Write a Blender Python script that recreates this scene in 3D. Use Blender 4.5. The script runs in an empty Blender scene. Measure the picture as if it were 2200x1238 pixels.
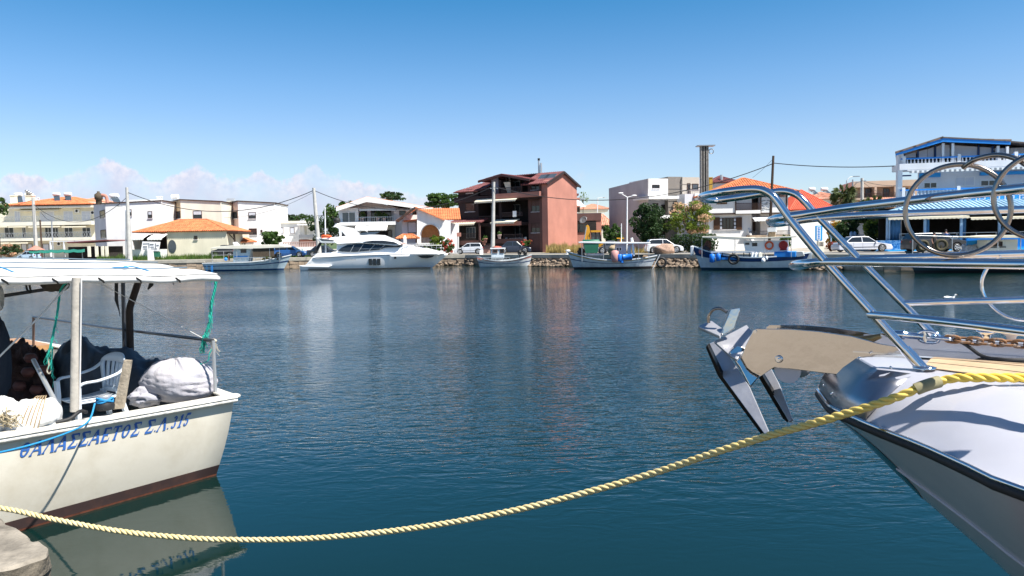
import bpy, bmesh, math, random
from mathutils import Vector, Matrix, noise
random.seed(11)
R = math.radians
C = bpy.context.scene.collection
# ---------------- camera ----------------
FPX, HEYE, PITCH, ROLL = 1600.0, 2.8, R(3.54), R(1.06)
CAMP = Vector((0, 0, HEYE))
F_ = Vector((0, math.cos(PITCH), -math.sin(PITCH)))
U0 = Vector((0, math.sin(PITCH), math.cos(PITCH)))
R0 = Vector((1, 0, 0))
RR = R0*math.cos(ROLL) - U0*math.sin(ROLL)
UU = R0*math.sin(ROLL) + U0*math.cos(ROLL)
cam = bpy.data.cameras.new('camera'); camo = bpy.data.objects.new('camera', cam); C.objects.link(camo)
cam.sensor_width = 36; cam.lens = FPX/2200*36; cam.clip_start = .05; cam.clip_end = 4000
m3 = Matrix((RR, UU, -F_)).transposed(); camo.matrix_world = Matrix.Translation(CAMP) @ m3.to_4x4()
S = bpy.context.scene; S.camera = camo
# ---------------- sun, sky, exposure ----------------
SUN_EL, SUN_AZ = 57.0, -34.0      # azimuth measured from +X towards +Y
sd = Vector((math.cos(R(SUN_EL))*math.cos(R(SUN_AZ)), math.cos(R(SUN_EL))*math.sin(R(SUN_AZ)), math.sin(R(SUN_EL))))
sl = bpy.data.lights.new('sun', 'SUN'); sl.energy = 5.0; sl.angle = R(.53); sl.color = (1, .955, .88)
so = bpy.data.objects.new('sun', sl); C.objects.link(so); so.rotation_euler = sd.to_track_quat('Z', 'Y').to_euler()
S.view_settings.view_transform = 'Standard'; S.view_settings.look = 'None'
S.view_settings.exposure = 1.0; S.view_settings.gamma = 1
w = bpy.data.worlds.new('World'); S.world = w; w.use_nodes = True
nt = w.node_tree; N = nt.nodes; LK = nt.links
for n in list(N): N.remove(n)
def nd(t, **k):
    n = N.new(t)
    for a, b in k.items(): setattr(n, a, b)
    return n
def mth(op, a, b=None, c=None, clamp=False):
    n = N.new('ShaderNodeMath'); n.operation = op; n.use_clamp = clamp
    for i, x in enumerate((a, b, c)):
        if x is None: continue
        if isinstance(x, (int, float)): n.inputs[i].default_value = x
        else: LK.new(x, n.inputs[i])
    return n.outputs[0]
sky = nd('ShaderNodeTexSky', sky_type='NISHITA', sun_disc=False)
sky.sun_elevation = R(SUN_EL); sky.sun_rotation = R(90-SUN_AZ); sky.altitude = 0; sky.air_density = 1.0; sky.dust_density = .25; sky.ozone_density = 2.2
tc = nd('ShaderNodeTexCoord'); sp = nd('ShaderNodeSeparateXYZ'); LK.new(tc.outputs['Generated'], sp.inputs[0])
yy = mth('MAXIMUM', sp.outputs[1], .02)
uu = mth('DIVIDE', sp.outputs[0], yy); vv = mth('DIVIDE', sp.outputs[2], yy)
# colour of the clear sky, deepened with height above the horizon
el = mth('MAXIMUM', sp.outputs[2], 0.0)
rp = nd('ShaderNodeValToRGB'); LK.new(el, rp.inputs[0])
cr = rp.color_ramp
STOPS = [(0, (.92, .94, 1.06)), (.05, (.88, .92, 1.06)), (.12, (.90, .95, 1.08)), (.2, (.66, .91, 1.10)), (.31, (.27, .78, 1.02)), (.6, (.36, .60, .78)), (1, (.42, .58, .70))]
while len(cr.elements) < len(STOPS): cr.elements.new(.5)
for e, (p_, c_) in zip(cr.elements, STOPS): e.position = p_; e.color = (*[x*.86 for x in c_], 1)
mulc = nd('ShaderNodeMix', data_type='RGBA', blend_type='MULTIPLY'); mulc.inputs[0].default_value = 1
LK.new(sky.outputs[0], mulc.inputs[6]); LK.new(rp.outputs[0], mulc.inputs[7])
# cumulus bank low on the left, profile of its top by bearing
def hy(px): return 520 + (1100-px)*.0185
prof = [(-500, 400), (-200, 380), (0, 392), (60, 368), (120, 388), (185, 362), (245, 345), (300, 362), (335, 385), (385, 378), (435, 350), (475, 378), (520, 384), (570, 368), (625, 388), (655, 378), (684, 346), (705, 368), (760, 388), (820, 396), (880, 408), (960, 440), (1040, 500)]
cu = nd('ShaderNodeValToRGB'); u0, u1 = -1.0, 0.0
LK.new(mth('MULTIPLY_ADD', uu, 1/(u1-u0), -u0/(u1-u0)), cu.inputs[0])
ce = cu.color_ramp
while len(ce.elements) < len(prof): ce.elements.new(.5)
for e, (px_, py_) in zip(ce.elements, prof):
    e.position = ((px_-1100)/FPX-u0)/(u1-u0); v_ = max(0, (hy(px_)-py_)/FPX)*6; e.color = (v_, v_, v_, 1)
cv = nd('ShaderNodeCombineXYZ'); LK.new(uu, cv.inputs[0]); LK.new(vv, cv.inputs[1])
def nz(scale, det=6, rough=.6):
    n = nd('ShaderNodeTexNoise'); n.inputs['Scale'].default_value = scale; n.inputs['Detail'].default_value = det; n.inputs['Roughness'].default_value = rough
    LK.new(cv.outputs[0], n.inputs['Vector']); return n.outputs[0]
n1 = nz(38, 8, .62); n2 = nz(16, 4, .5); n3 = nz(95, 4, .6)
top = mth('DIVIDE', cu.outputs[0], 6)
edge = mth('ADD', mth('SUBTRACT', top, vv), mth('MULTIPLY', mth('SUBTRACT', n1, .5), .040))
mask = mth('MULTIPLY', edge, 170, clamp=True)
mask = mth('MULTIPLY', mask, mth('MULTIPLY_ADD', n2, 2.2, -.35, clamp=True))
# bright billow rims close to the cloud tops
rim = mth('SUBTRACT', 1.0, mth('MULTIPLY', edge, 26), clamp=True)
rim = mth('MULTIPLY', rim, mth('MULTIPLY_ADD', n3, 3.2, -.95, clamp=True), clamp=True)
# faint wisps right of the brown house
wx = mth('SUBTRACT', 1.0, mth('MULTIPLY', mth('ABSOLUTE', mth('SUBTRACT', uu, .05)), 6.0), clamp=True)
wv = mth('SUBTRACT', 1.0, mth('MULTIPLY', mth('ABSOLUTE', mth('SUBTRACT', vv, .088)), 55.0), clamp=True)
wisp = mth('MULTIPLY', mth('MULTIPLY', wx, wv), mth('MULTIPLY_ADD', n1, 6.0, -3.1, clamp=True), clamp=True)
cc = nd('ShaderNodeMix', data_type='RGBA'); LK.new(rim, cc.inputs[0]); cc.inputs[6].default_value = (3.9, 4.1, 5.2, 1); cc.inputs[7].default_value = (6.0, 5.5, 5.8, 1)
mx = nd('ShaderNodeMix', data_type='RGBA'); LK.new(mth('MULTIPLY', mask, .82), mx.inputs[0]); LK.new(mulc.outputs[2], mx.inputs[6]); LK.new(cc.outputs[2], mx.inputs[7])
mw = nd('ShaderNodeMix', data_type='RGBA'); LK.new(mth('MULTIPLY', wisp, .35), mw.inputs[0]); LK.new(mx.outputs[2], mw.inputs[6]); mw.inputs[7].default_value = (4.6, 4.6, 5.1, 1)
bg = nd('ShaderNodeBackground'); bg.inputs[1].default_value = .085; LK.new(mw.outputs[2], bg.inputs[0])
wo = nd('ShaderNodeOutputWorld'); LK.new(bg.outputs[0], wo.inputs[0])

# ---------------- geometry from the photograph's pixels ----------------
G = 1.3      # street level above the water
def ray(px, py):
    d = RR*((px-1100)/FPX) + UU*((619-py)/FPX) + F_
    return d/d.y
def W(px, py, Y): return CAMP + ray(px, py)*Y
def Wz(px, py, z):
    d = ray(px, py); return CAMP + d*((z-HEYE)/d.z)
class Face:
    """vertical plane through the ground point under (px,Y), running to the right at angle th"""
    def __init__(s, px, Y, th=0, base=G):
        p = W(px, hy(px), Y); s.o = Vector((p.x, p.y, 0)); s.th = R(th); s.base = base
        s.d = Vector((math.cos(s.th), math.sin(s.th), 0)); s.n = Vector((-math.sin(s.th), math.cos(s.th), 0))
        s.M = Matrix.Translation(s.o) @ Matrix.Rotation(s.th, 4, 'Z')
    def hit(s, px, py, v=0):
        d = ray(px, py); t = ((s.o + s.n*v - CAMP).dot(s.n))/d.dot(s.n)
        p = CAMP + d*t - s.o
        return p.dot(s.d), p.z + 0.0
    def rect(s, a, b, c, d, v=0):
        m = (b+d)/2; k = (a+c)/2
        return s.hit(a, m, v)[0], s.hit(c, m, v)[0], s.hit(k, d, v)[1], s.hit(k, b, v)[1]
# ---------------- materials ----------------
MC = {}
def mat(name, col, rough=.75, var=.12, scale=1.2, bump=0., bscale=30., metal=0., spec=.4, col2=None, fac=(.45, .65), isl=0., coat=0.):
    if name in MC: return MC[name]
    m = bpy.data.materials.new(name); m.use_nodes = True; t = m.node_tree; b = t.nodes['Principled BSDF']
    b.inputs['Roughness'].default_value = rough; b.inputs['Metallic'].default_value = metal; b.inputs['Specular IOR Level'].default_value = spec
    b.inputs['Coat Weight'].default_value = coat
    g = t.nodes.new('ShaderNodeNewGeometry')
    n = t.nodes.new('ShaderNodeTexNoise'); n.inputs['Scale'].default_value = scale; n.inputs['Detail'].default_value = 6; n.inputs['Roughness'].default_value = .65
    t.links.new(g.outputs['Position'], n.inputs['Vector'])
    r = t.nodes.new('ShaderNodeValToRGB'); t.links.new(n.outputs[0], r.inputs[0])
    c2 = col2 or tuple(x*(1-var*2) for x in col)
    r.color_ramp.elements[0].position = fac[0]-.15 if not col2 else fac[0]; r.color_ramp.elements[1].position = fac[1]+.05 if not col2 else fac[1]
    a0, a1 = (c2, tuple(min(1, x*(1+var*.4)) for x in col)) if not col2 else (col, col2)
    r.color_ramp.elements[0].color = (*a0, 1); r.color_ramp.elements[1].color = (*a1, 1)
    out = r.outputs[0]
    if isl:
        h = t.nodes.new('ShaderNodeMix'); h.data_type = 'RGBA'; h.blend_type = 'MULTIPLY'; h.inputs[0].default_value = 1
        mr = t.nodes.new('ShaderNodeMapRange'); mr.inputs[3].default_value = 1-isl; mr.inputs[4].default_value = 1+isl
        t.links.new(g.outputs['Random Per Island'], mr.inputs[0]); t.links.new(out, h.inputs[6]); t.links.new(mr.outputs[0], h.inputs[7]); out = h.outputs[2]
    if name.endswith('render'):   # rain streaks and dust on plastered walls
        mp = t.nodes.new('ShaderNodeMapping'); mp.inputs['Scale'].default_value = (.55, .55, .13); t.links.new(g.outputs['Position'], mp.inputs[0])
        n3_ = t.nodes.new('ShaderNodeTexNoise'); n3_.inputs['Scale'].default_value = 1; n3_.inputs['Detail'].default_value = 5; t.links.new(mp.outputs[0], n3_.inputs['Vector'])
        m3 = t.nodes.new('ShaderNodeMapRange'); m3.inputs[1].default_value = .35; m3.inputs[2].default_value = .62; m3.inputs[3].default_value = .88; m3.inputs[4].default_value = 1; t.links.new(n3_.outputs[0], m3.inputs[0])
        h3_ = t.nodes.new('ShaderNodeMix'); h3_.data_type = 'RGBA'; h3_.blend_type = 'MULTIPLY'; h3_.inputs[0].default_value = 1; t.links.new(out, h3_.inputs[6]); t.links.new(m3.outputs[0], h3_.inputs[7]); out = h3_.outputs[2]
    t.links.new(out, b.inputs['Base Color'])
    if bump:
        n2 = t.nodes.new('ShaderNodeTexNoise'); n2.inputs['Scale'].default_value = bscale; n2.inputs['Detail'].default_value = 5
        t.links.new(g.outputs['Position'], n2.inputs['Vector'])
        bp = t.nodes.new('ShaderNodeBump'); bp.inputs['Strength'].default_value = bump; bp.inputs['Distance'].default_value = .02
        t.links.new(n2.outputs[0], bp.inputs['Height']); t.links.new(bp.outputs[0], b.inputs['Normal'])
    MC[name] = m; return m
def leafmat(name, col, col2, tr=.25):
    if name in MC: return MC[name]
    m = mat(name, col, .6, col2=col2, scale=.9, isl=.45, spec=.3)
    t = m.node_tree; b = t.nodes['Principled BSDF']
    tl = t.nodes.new('ShaderNodeBsdfTranslucent'); tl.inputs[0].default_value = (*[min(1, x*2.0) for x in col2], 1)
    mxs = t.nodes.new('ShaderNodeMixShader'); mxs.inputs[0].default_value = tr
    o = t.nodes['Material Output']; t.links.new(b.outputs[0], mxs.inputs[1]); t.links.new(tl.outputs[0], mxs.inputs[2]); t.links.new(mxs.outputs[0], o.inputs[0])
    return m
white = mat('white_render', (.86, .85, .83), .8, .05, .35, .15)
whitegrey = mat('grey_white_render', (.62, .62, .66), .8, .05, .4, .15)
cream = mat('cream_render', (.82, .76, .60), .8, .06, .4, .1)
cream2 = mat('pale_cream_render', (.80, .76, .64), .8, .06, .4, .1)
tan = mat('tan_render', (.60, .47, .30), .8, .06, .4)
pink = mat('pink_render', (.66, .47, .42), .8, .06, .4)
tile = mat('orange_roof_tile', (.62, .20, .08), .8, .22, 1.6, isl=.18)
tile2 = mat('faded_roof_tile', (.62, .30, .20), .8, .2, 1.5, isl=.15)
redtile = mat('red_roof_tile', (.62, .10, .05), .7, .1, 1.5, isl=.08)
darktile = mat('maroon_roof_tile', (.17, .055, .055), .6, .15, 1.5, isl=.2)
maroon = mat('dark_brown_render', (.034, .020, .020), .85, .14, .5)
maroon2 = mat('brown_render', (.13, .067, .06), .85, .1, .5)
salmon = mat('salmon_render', (.46, .205, .155), .9, .09, .45, .2, 8)
concrete = mat('concrete', (.42, .39, .35), .9, .2, 1.5, .5, 12)
polec = mat('pale_concrete_pole', (.50, .49, .46), .9, .12, 2)
stone = mat('quay_stone', (.46, .35, .25), .95, .3, 1.1, 1, 3, isl=.2)
glass = mat('dark_window_glass', (.02, .025, .03), .08, .1, spec=.6)
glassb = mat('bluish_window_glass', (.06, .08, .10), .06, .1, spec=.8)
shut = mat('pale_roller_shutter', (.62, .64, .70), .6, .04)
brownfr = mat('dark_brown_frame', (.06, .03, .02), .6, .1)
wood = mat('weathered_wood', (.30, .22, .14), .8, .25, 6, .3, 30)
darkwood = mat('dark_wood', (.055, .035, .025), .8, .2, 4)
awn = mat('cream_awning_fabric', (.76, .70, .54), .85, .04)
awnw = mat('white_awning_fabric', (.80, .80, .78), .85, .03)
black = mat('black_rubber', (.02, .02, .021), .6, .1)
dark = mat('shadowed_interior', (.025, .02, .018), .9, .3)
steelg = mat('grey_metal', (.36, .37, .38), .4, .08, metal=.7)
galv = mat('galvanised_steel', (.55, .56, .57), .35, .08, metal=.6)
whitemet = mat('white_painted_metal', (.78, .78, .78), .4, .03)
blueaw = mat('bright_blue_paint', (.02, .24, .70), .5, .08)
blued = mat('navy_blue_paint', (.01, .05, .17), .4, .15, 2)
gel = mat('white_gelcoat', (.88, .88, .88), .22, .02, coat=.4)
oldwhite = mat('aged_white_boat_paint', (.60, .66, .70), .5, .1, 3)
chrome = mat('polished_stainless_steel', (.74, .74, .75), .07, .04, 8, metal=1)
grassm = mat('dry_grass_ground', (.12, .17, .04), .95, scale=.7, col2=(.30, .24, .11), fac=(.4, .6), bump=1, bscale=8)
# ---------------- mesh builder ----------------
WL = {}      # world location of every object's origin
class MB:
    def __init__(s, M=None): s.v = []; s.f = []; s.M = M; s.sm = set()
    def add(s, vs, fs, smooth=False):
        k = len(s.v); s.v += [Vector(v) for v in vs]
        for f in fs:
            if smooth: s.sm.add(len(s.f))
            s.f.append(tuple(i+k for i in f))
    def box(s, x0, x1, y0, y1, z0, z1):
        if x0 > x1: x0, x1 = x1, x0
        if y0 > y1: y0, y1 = y1, y0
        if z0 > z1: z0, z1 = z1, z0
        s.add([(x, y, z) for z in (z0, z1) for y in (y0, y1) for x in (x0, x1)], [(0, 2, 3, 1), (4, 5, 7, 6), (0, 1, 5, 4), (2, 6, 7, 3), (0, 4, 6, 2), (1, 3, 7, 5)])
    def bar(s, a, b, w, h):
        a = Vector(a); b = Vector(b); d = (b-a).normalized(); up = Vector((0, 0, 1)) if abs(d.z) < .95 else Vector((0, 1, 0))
        x = d.cross(up).normalized()*w/2; y = x.cross(d).normalized()*h/2
        s.add([p+i*x+j*y for p in (a, b) for j in (-1, 1) for i in (-1, 1)], [(0, 1, 3, 2), (4, 6, 7, 5), (0, 4, 5, 1), (2, 3, 7, 6), (0, 2, 6, 4), (1, 5, 7, 3)])
    def prism(s, pts, off):
        """closed polygon of 3-D points extruded by the vector off"""
        n = len(pts); pts = [Vector(p) for p in pts]; off = Vector(off)
        s.add(pts+[p+off for p in pts], [tuple(range(n)), tuple(range(2*n-1, n-1, -1))]+[(i, i+n, (i+1) % n+n, (i+1) % n) for i in range(n)])
    def loft(s, rings, closed=True, caps=True, smooth=True):
        n = len(rings[0]); vs = [p for r in rings for p in r]; fs = []
        for i in range(len(rings)-1):
            for j in range(n if closed else n-1):
                k = (j+1) % n; fs.append((i*n+j, i*n+k, (i+1)*n+k, (i+1)*n+j))
        s.add(vs, fs, smooth)
        if caps and closed: s.add(rings[0], [tuple(range(n-1, -1, -1))]); s.add(rings[-1], [tuple(range(n))])
    def tube(s, path, r, n=8, closed=False, caps=True):
        P = [Vector(p) for p in path]; rs = r if isinstance(r, (list, tuple)) else [r]*len(P)
        m = len(P); rings = []; nx = None
        for i in range(m):
            if closed: t = P[(i+1) % m]-P[i-1]
            else: t = P[min(i+1, m-1)]-P[max(i-1, 0)]
            if t.length < 1e-9: t = Vector((0, 0, 1))
            t.normalize()
            if nx is None:
                nx = t.cross(Vector((0, 0, 1)) if abs(t.z) < .9 else Vector((1, 0, 0))).normalized()
            else:
                nx = (nx - t*nx.dot(t)); nx = nx.normalized() if nx.length > 1e-6 else t.orthogonal().normalized()
            b = t.cross(nx); rings.append([P[i]+(nx*math.cos(a)+b*math.sin(a))*rs[i] for a in [2*math.pi*k/n for k in range(n)]])
        if closed: rings.append(rings[0])
        s.loft(rings, True, caps and not closed)
    def cyl(s, a, b, r, r2=None, n=12): s.tube([a, b], [r, r if r2 is None else r2], n)
    def lathe(s, o, prof, n=16, ax=None):
        """prof: list of (radius, height) around axis ax through o"""
        o = Vector(o); ax = Vector(ax or (0, 0, 1)).normalized(); x = ax.orthogonal().normalized(); y = ax.cross(x)
        s.loft([[o+ax*h+(x*math.cos(2*math.pi*k/n)+y*math.sin(2*math.pi*k/n))*r for k in range(n)] for r, h in prof])
    def ball(s, o, r, n=12, m=8, amp=0, fr=1., seed=0, ridge=False):
        o = Vector(o); r = Vector((r, r, r)) if isinstance(r, (int, float)) else Vector(r); rings = []
        for i in range(m+1):
            th = math.pi*min(max(i, .02), m-.02)/m; ring = []
            for k in range(n):
                p = Vector((math.sin(th)*math.cos(2*math.pi*k/n), math.sin(th)*math.sin(2*math.pi*k/n), math.cos(th)))
                f = 1
                if amp:
                    q = noise.fractal(p*fr+Vector((seed*7.1, seed*3.3, 0)), 1., 2., 4)
                    if ridge: q = .35-abs(q)*1.6 + .5*noise.noise(p*fr*.5+Vector((seed, 0, 0)))
                    f = 1+amp*q
                ring.append(o+Vector((p.x*r.x, p.y*r.y, p.z*r.z))*f)
            rings.append(ring)
        s.loft(rings)
    def torus(s, o, ax, Rr, r, n=24, k=8, a0=0, a1=2*math.pi, x=None):
        o = Vector(o); ax = Vector(ax).normalized(); x = (Vector(x) if x else ax.orthogonal()).normalized(); y = ax.cross(x)
        full = abs(a1-a0-2*math.pi) < 1e-4
        s.tube([o+(x*math.cos(a0+(a1-a0)*i/n)+y*math.sin(a0+(a1-a0)*i/n))*Rr for i in range(n if full else n+1)], r, k, full)
    def build(s, name, m, parent=None, bevel=0, solid=0, sub=0):
        M = s.M or Matrix(); vs = [M @ v for v in s.v]
        if parent is not None: o0 = WL[parent.name]
        else:
            xs = [v.x for v in vs]; ys = [v.y for v in vs]; zs = [v.z for v in vs]
            o0 = Vector(((min(xs)+max(xs))/2, (min(ys)+max(ys))/2, min(zs)))
        me = bpy.data.meshes.new(name); me.from_pydata([v-o0 for v in vs], [], s.f)
        bm = bmesh.new(); bm.from_mesh(me); bmesh.ops.recalc_face_normals(bm, faces=bm.faces)
        bm.to_mesh(me); bm.free()
        if s.sm: me.polygons.foreach_set('use_smooth', [i in s.sm for i in range(len(me.polygons))])
        me.materials.append(m); o = bpy.data.objects.new(name, me); C.objects.link(o)
        if parent is None: o.location = o0
        else: o.parent = parent
        WL[o.name] = o0
        if bevel:
            b = o.modifiers.new('bevel', 'BEVEL'); b.width = bevel; b.segments = 2; b.limit_method = 'ANGLE'
        if solid:
            b = o.modifiers.new('solidify', 'SOLIDIFY'); b.thickness = solid
        if sub:
            b = o.modifiers.new('subsurf', 'SUBSURF'); b.levels = sub; b.render_levels = sub
        return o
def tag(o, label=None, cat=None, group=None, kind=None):
    if label: o['label'] = label
    if cat: o['category'] = cat
    if group: o['group'] = group
    if kind: o['kind'] = kind
    return o
def thing(name, label, cat, loc, group=None):
    o = bpy.data.objects.new(name, None); C.objects.link(o); o.location = loc; o.empty_display_size = .2
    WL[o.name] = Vector(loc); return tag(o, label, cat, group)
def struct(o): o['kind'] = 'structure'; return o
def copy_tree(src, delta, label=None, parent=None):
    c = src.copy(); C.objects.link(c)
    WL[c.name] = WL[src.name]+delta
    if parent is None: c.location = src.location+delta
    else: c.parent = parent
    if label: c['label'] = label
    for ch in list(src.children): copy_tree(ch, delta, None, c)
    return c
def curve(pts, k=8, closed=False):
    """Catmull-Rom through the points"""
    P = [Vector(p) for p in pts]; out = []; n = len(P)
    rng = n if closed else n-1
    for i in range(rng):
        if closed: a, b, c, d = P[i-1], P[i], P[(i+1) % n], P[(i+2) % n]
        else: a, b, c, d = P[max(i-1, 0)], P[i], P[i+1], P[min(i+2, n-1)]
        for j in range(k):
            t = j/k; out.append(.5*((2*b)+(c-a)*t+(2*a-5*b+4*c-d)*t*t+(3*b-a-3*c+d)*t**3))
    if not closed: out.append(P[-1])
    return out
def rounded(pts, r, k=6):
    """polyline with rounded corners"""
    P = [Vector(p) for p in pts]; out = [P[0]]
    for i in range(1, len(P)-1):
        a = (P[i-1]-P[i]); b = (P[i+1]-P[i]); rr = min(r, a.length*.49, b.length*.49); p0 = P[i]+a.normalized()*rr; p1 = P[i]+b.normalized()*rr
        for j in range(k+1):
            t = j/k; out.append(p0*(1-t)**2+P[i]*2*t*(1-t)+p1*t*t)
    out.append(P[-1]); return out

class B:
    """a building or boat measured on a vertical reference plane"""
    def __init__(s, name, label, cat, px, Y, th=0, group=None, base=G):
        s.F = Face(px, Y, th, base); s.M = s.F.M
        s.root = thing(name, label, cat, Vector((s.F.o.x, s.F.o.y, base)), group)
    def mb(s): return MB(s.M)
    def rbox(s, mb, a, b, c, d, v0=0, v1=.2):
        u0, u1, z0, z1 = s.F.rect(a, b, c, d, v0); mb.box(u0, u1, v0, v1, z0, z1)
    def box(s, name, m, a, b, c, d, v0=0, v1=.2, parent=None, bevel=0):
        mb = s.mb(); s.rbox(mb, a, b, c, d, v0, v1); return mb.build(name, m, parent or s.root, bevel)
    def block(s, name, m, a, b, c, v0=0, v1=8, parent=None):
        """box from the ground up to pixel row b"""
        u0, u1, _, z1 = s.F.rect(a, b, c, b, v0); mb = s.mb(); mb.box(u0, u1, v0, v1, s.F.base-.3, z1); return mb.build(name, m, parent or s.root)
    def pt(s, px, py, v=0):
        u, z = s.F.hit(px, py, v); return Vector((u, v, z))
    def poly(s, name, m, pts, v0=0, v1=.2, parent=None, bevel=0):
        mb = s.mb(); mb.prism([s.pt(x, y, v0) for x, y in pts], (0, v1-v0, 0)); return mb.build(name, m, parent or s.root, bevel)
    def win(s, a, b, c, d, v=0, fr=None, gl=None, shutter=0, bars=1, sill=True, fw=.07, shutm=None):
        fr = fr or brownfr; gl = gl or glass
        u0, u1, z0, z1 = s.F.rect(a, b, c, d, v); f = s.mb()
        for q in ((u0, u0+fw, z0, z1), (u1-fw, u1, z0, z1), (u0+fw, u1-fw, z1-fw, z1), (u0+fw, u1-fw, z0, z0+fw)): f.box(q[0], q[1], v-.07, v, q[2], q[3])
        for i in range(bars):
            x = u0+(u1-u0)*(i+1)/(bars+1); f.box(x-fw/2, x+fw/2, v-.06, v, z0+fw, z1-fw)
        o = f.build('window', fr, s.root)
        g = s.mb(); g.box(u0+fw, u1-fw, v-.025, v, z0+fw, z1-fw); g.build('pane', gl, o)
        if shutter:
            h = s.mb(); sm_ = shutm or shut; k = int(max(3, (z1-z0)*shutter/.09)); zt = z1-fw
            for i in range(k):
                h.box(u0+fw, u1-fw, v-.05, v-.027, zt-(i+1)*.09+.012, zt-i*.09)
            h.build('shutter', sm_, o)
        if sill:
            h = s.mb(); h.box(u0-.08, u1+.08, v-.14, v, z0-.08, z0-.004); h.build('sill', whitegrey, o)
        return o
    def rail(s, a, b, c, d, v=0, m=None, n=20, style='bars', name='railing', parent=None):
        """railing between px a and c, from py b (top) to d"""
        mb = s.mb(); u0, u1, z0, z1 = s.F.rect(a, b, c, d, v)
        mb.box(u0, u1, v-.03, v+.03, z1-.06, z1); mb.box(u0, u1, v-.02, v+.02, z0+.02, z0+.06)
        for i in range(n+1):
            x = u0+(u1-u0)*i/n
            if style == 'bars': mb.box(x-.02, x+.02, v-.018, v+.018, z0, z1-.06)
            elif style == 'cross' and i < n:
                x2 = u0+(u1-u0)*(i+1)/n; mb.bar((x, v, z0), (x2, v, z1), .035, .035); mb.bar((x, v+.005, z1), (x2, v+.005, z0), .035, .035)
        return mb.build(name, m or galv, parent or s.root)
def roofplane(mb, A, Bp, Cc, D, pitch=.30, r=.085):
    """tiled roof plane: eave A-B, ridge D-C (C above B). sheet plus rows of half-round tiles"""
    A, Bp, Cc, D = map(Vector, (A, Bp, Cc, D)); e = Bp-A; L = e.length; e = e/L
    nrm = e.cross(D-A) if (D-A).length > 1e-3 else e.cross(Cc-A)
    nrm.normalize()
    if nrm.z < 0: nrm = -nrm
    sl_ = nrm.cross(e).normalized()
    if sl_.z < 0: sl_ = -sl_
    th = nrm*.12
    pts = [A, Bp, Cc, D] if (Cc-D).length > 1e-3 else [A, Bp, Cc]
    mb.prism([p-th for p in pts], th)
    sD = (D-A).dot(e); sC = (Cc-A).dot(e); wD = (D-A).dot(sl_); wC = (Cc-A).dot(sl_)
    n = max(3, int(L/pitch))
    poly = [(0, 0), (L, 0), (sC, wC), (sD, wD)]
    for i in range(n):
        x = (i+.5)*L/n; ws = []
        for k in range(1, 4):
            (xa, ya), (xb, yb) = poly[k], poly[(k+1) % 4]
            if abs(xb-xa) > 1e-6 and min(xa, xb) <= x <= max(xa, xb): ws.append(ya+(yb-ya)*(x-xa)/(xb-xa))
        if not ws or max(ws) < .25: continue
        wt = max(ws); m = max(1, int(wt/1.2))
        for j in range(m):
            p0 = A+e*x+sl_*(wt*j/m-.06)+nrm*.015; p1 = A+e*x+sl_*(wt*(j+1)/m)
            mb.tube([p0, p1], [r*1.12, r*.9], 6)
def hiproof(b, u0, u1, v0, v1, ze, zr, ov=.5, m=None, name='roof', hipl=1., hipr=1.):
    """hip roof on local rectangle; hipl/hipr: fraction of half depth by which the ridge is set in (0 = gable)"""
    u0 -= ov; u1 += ov; v0 -= ov; v1 += ov; vm = (v0+v1)/2; hd = (v1-v0)/2
    r0 = Vector((u0+hd*hipl, vm, zr)); r1 = Vector((u1-hd*hipr, vm, zr))
    if r0.x > r1.x: r0.x = r1.x = (u0+u1)/2
    a, bb, c, d = Vector((u0, v0, ze)), Vector((u1, v0, ze)), Vector((u1, v1, ze)), Vector((u0, v1, ze))
    mb = b.mb()
    roofplane(mb, a, bb, r1, r0); roofplane(mb, c, d, r0, r1)
    if hipl > 0: roofplane(mb, d, a, r0, r0)
    if hipr > 0: roofplane(mb, bb, c, r1, r1)
    for p, q in ((a, r0), (d, r0), (bb, r1), (c, r1)): mb.tube([p, q], .11, 6)
    mb.tube([r0, r1], .12, 6)
    return mb.build(name, m or tile, b.root)
# ---------------- water, ground, quays ----------------
def X(px, Y): return W(px, hy(px), Y).x
QL = [(-900, 100), (-300, 95), (400, 93.5), (700, 95), (1000, 93), (1220, 82), (1450, 74), (1750, 63), (1900, 58), (2300, 52.5), (3200, 44)]
QP = [Vector((X(a, y), y, 0)) for a, y in QL]
def quayY(x):
    for a, b in zip(QP, QP[1:]):
        if a.x <= x <= b.x: return a.y+(b.y-a.y)*(x-a.x)/(b.x-a.x)
    return 60
wm = bpy.data.materials.new('harbour_water'); wm.use_nodes = True
t = wm.node_tree; b = t.nodes['Principled BSDF']
b.inputs['Base Color'].default_value = (.0018, .0145, .0125, 1); b.inputs['Roughness'].default_value = .035; b.inputs['IOR'].default_value = 1.54
g = t.nodes.new('ShaderNodeNewGeometry')
def tm(op, a, b_=None, c=None, clamp=False):
    n = t.nodes.new('ShaderNodeMath'); n.operation = op; n.use_clamp = clamp
    for i, x in enumerate((a, b_, c)):
        if x is None: continue
        if isinstance(x, (int, float)): n.inputs[i].default_value = x
        else: t.links.new(x, n.inputs[i])
    return n.outputs[0]
def wnoise(sx, sy, rot, det, dist=0.):
    mp = t.nodes.new('ShaderNodeMapping'); mp.inputs['Scale'].default_value = (sx, sy, 1); mp.inputs['Rotation'].default_value = (0, 0, R(rot))
    t.links.new(g.outputs['Position'], mp.inputs[0])
    n = t.nodes.new('ShaderNodeTexNoise'); n.inputs['Scale'].default_value = 1; n.inputs['Detail'].default_value = det; n.inputs['Roughness'].default_value = .55; n.inputs['Distortion'].default_value = dist
    t.links.new(mp.outputs[0], n.inputs[0]); return n.outputs[0]
sy_ = t.nodes.new('ShaderNodeSeparateXYZ'); t.links.new(g.outputs['Position'], sy_.inputs[0])
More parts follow.
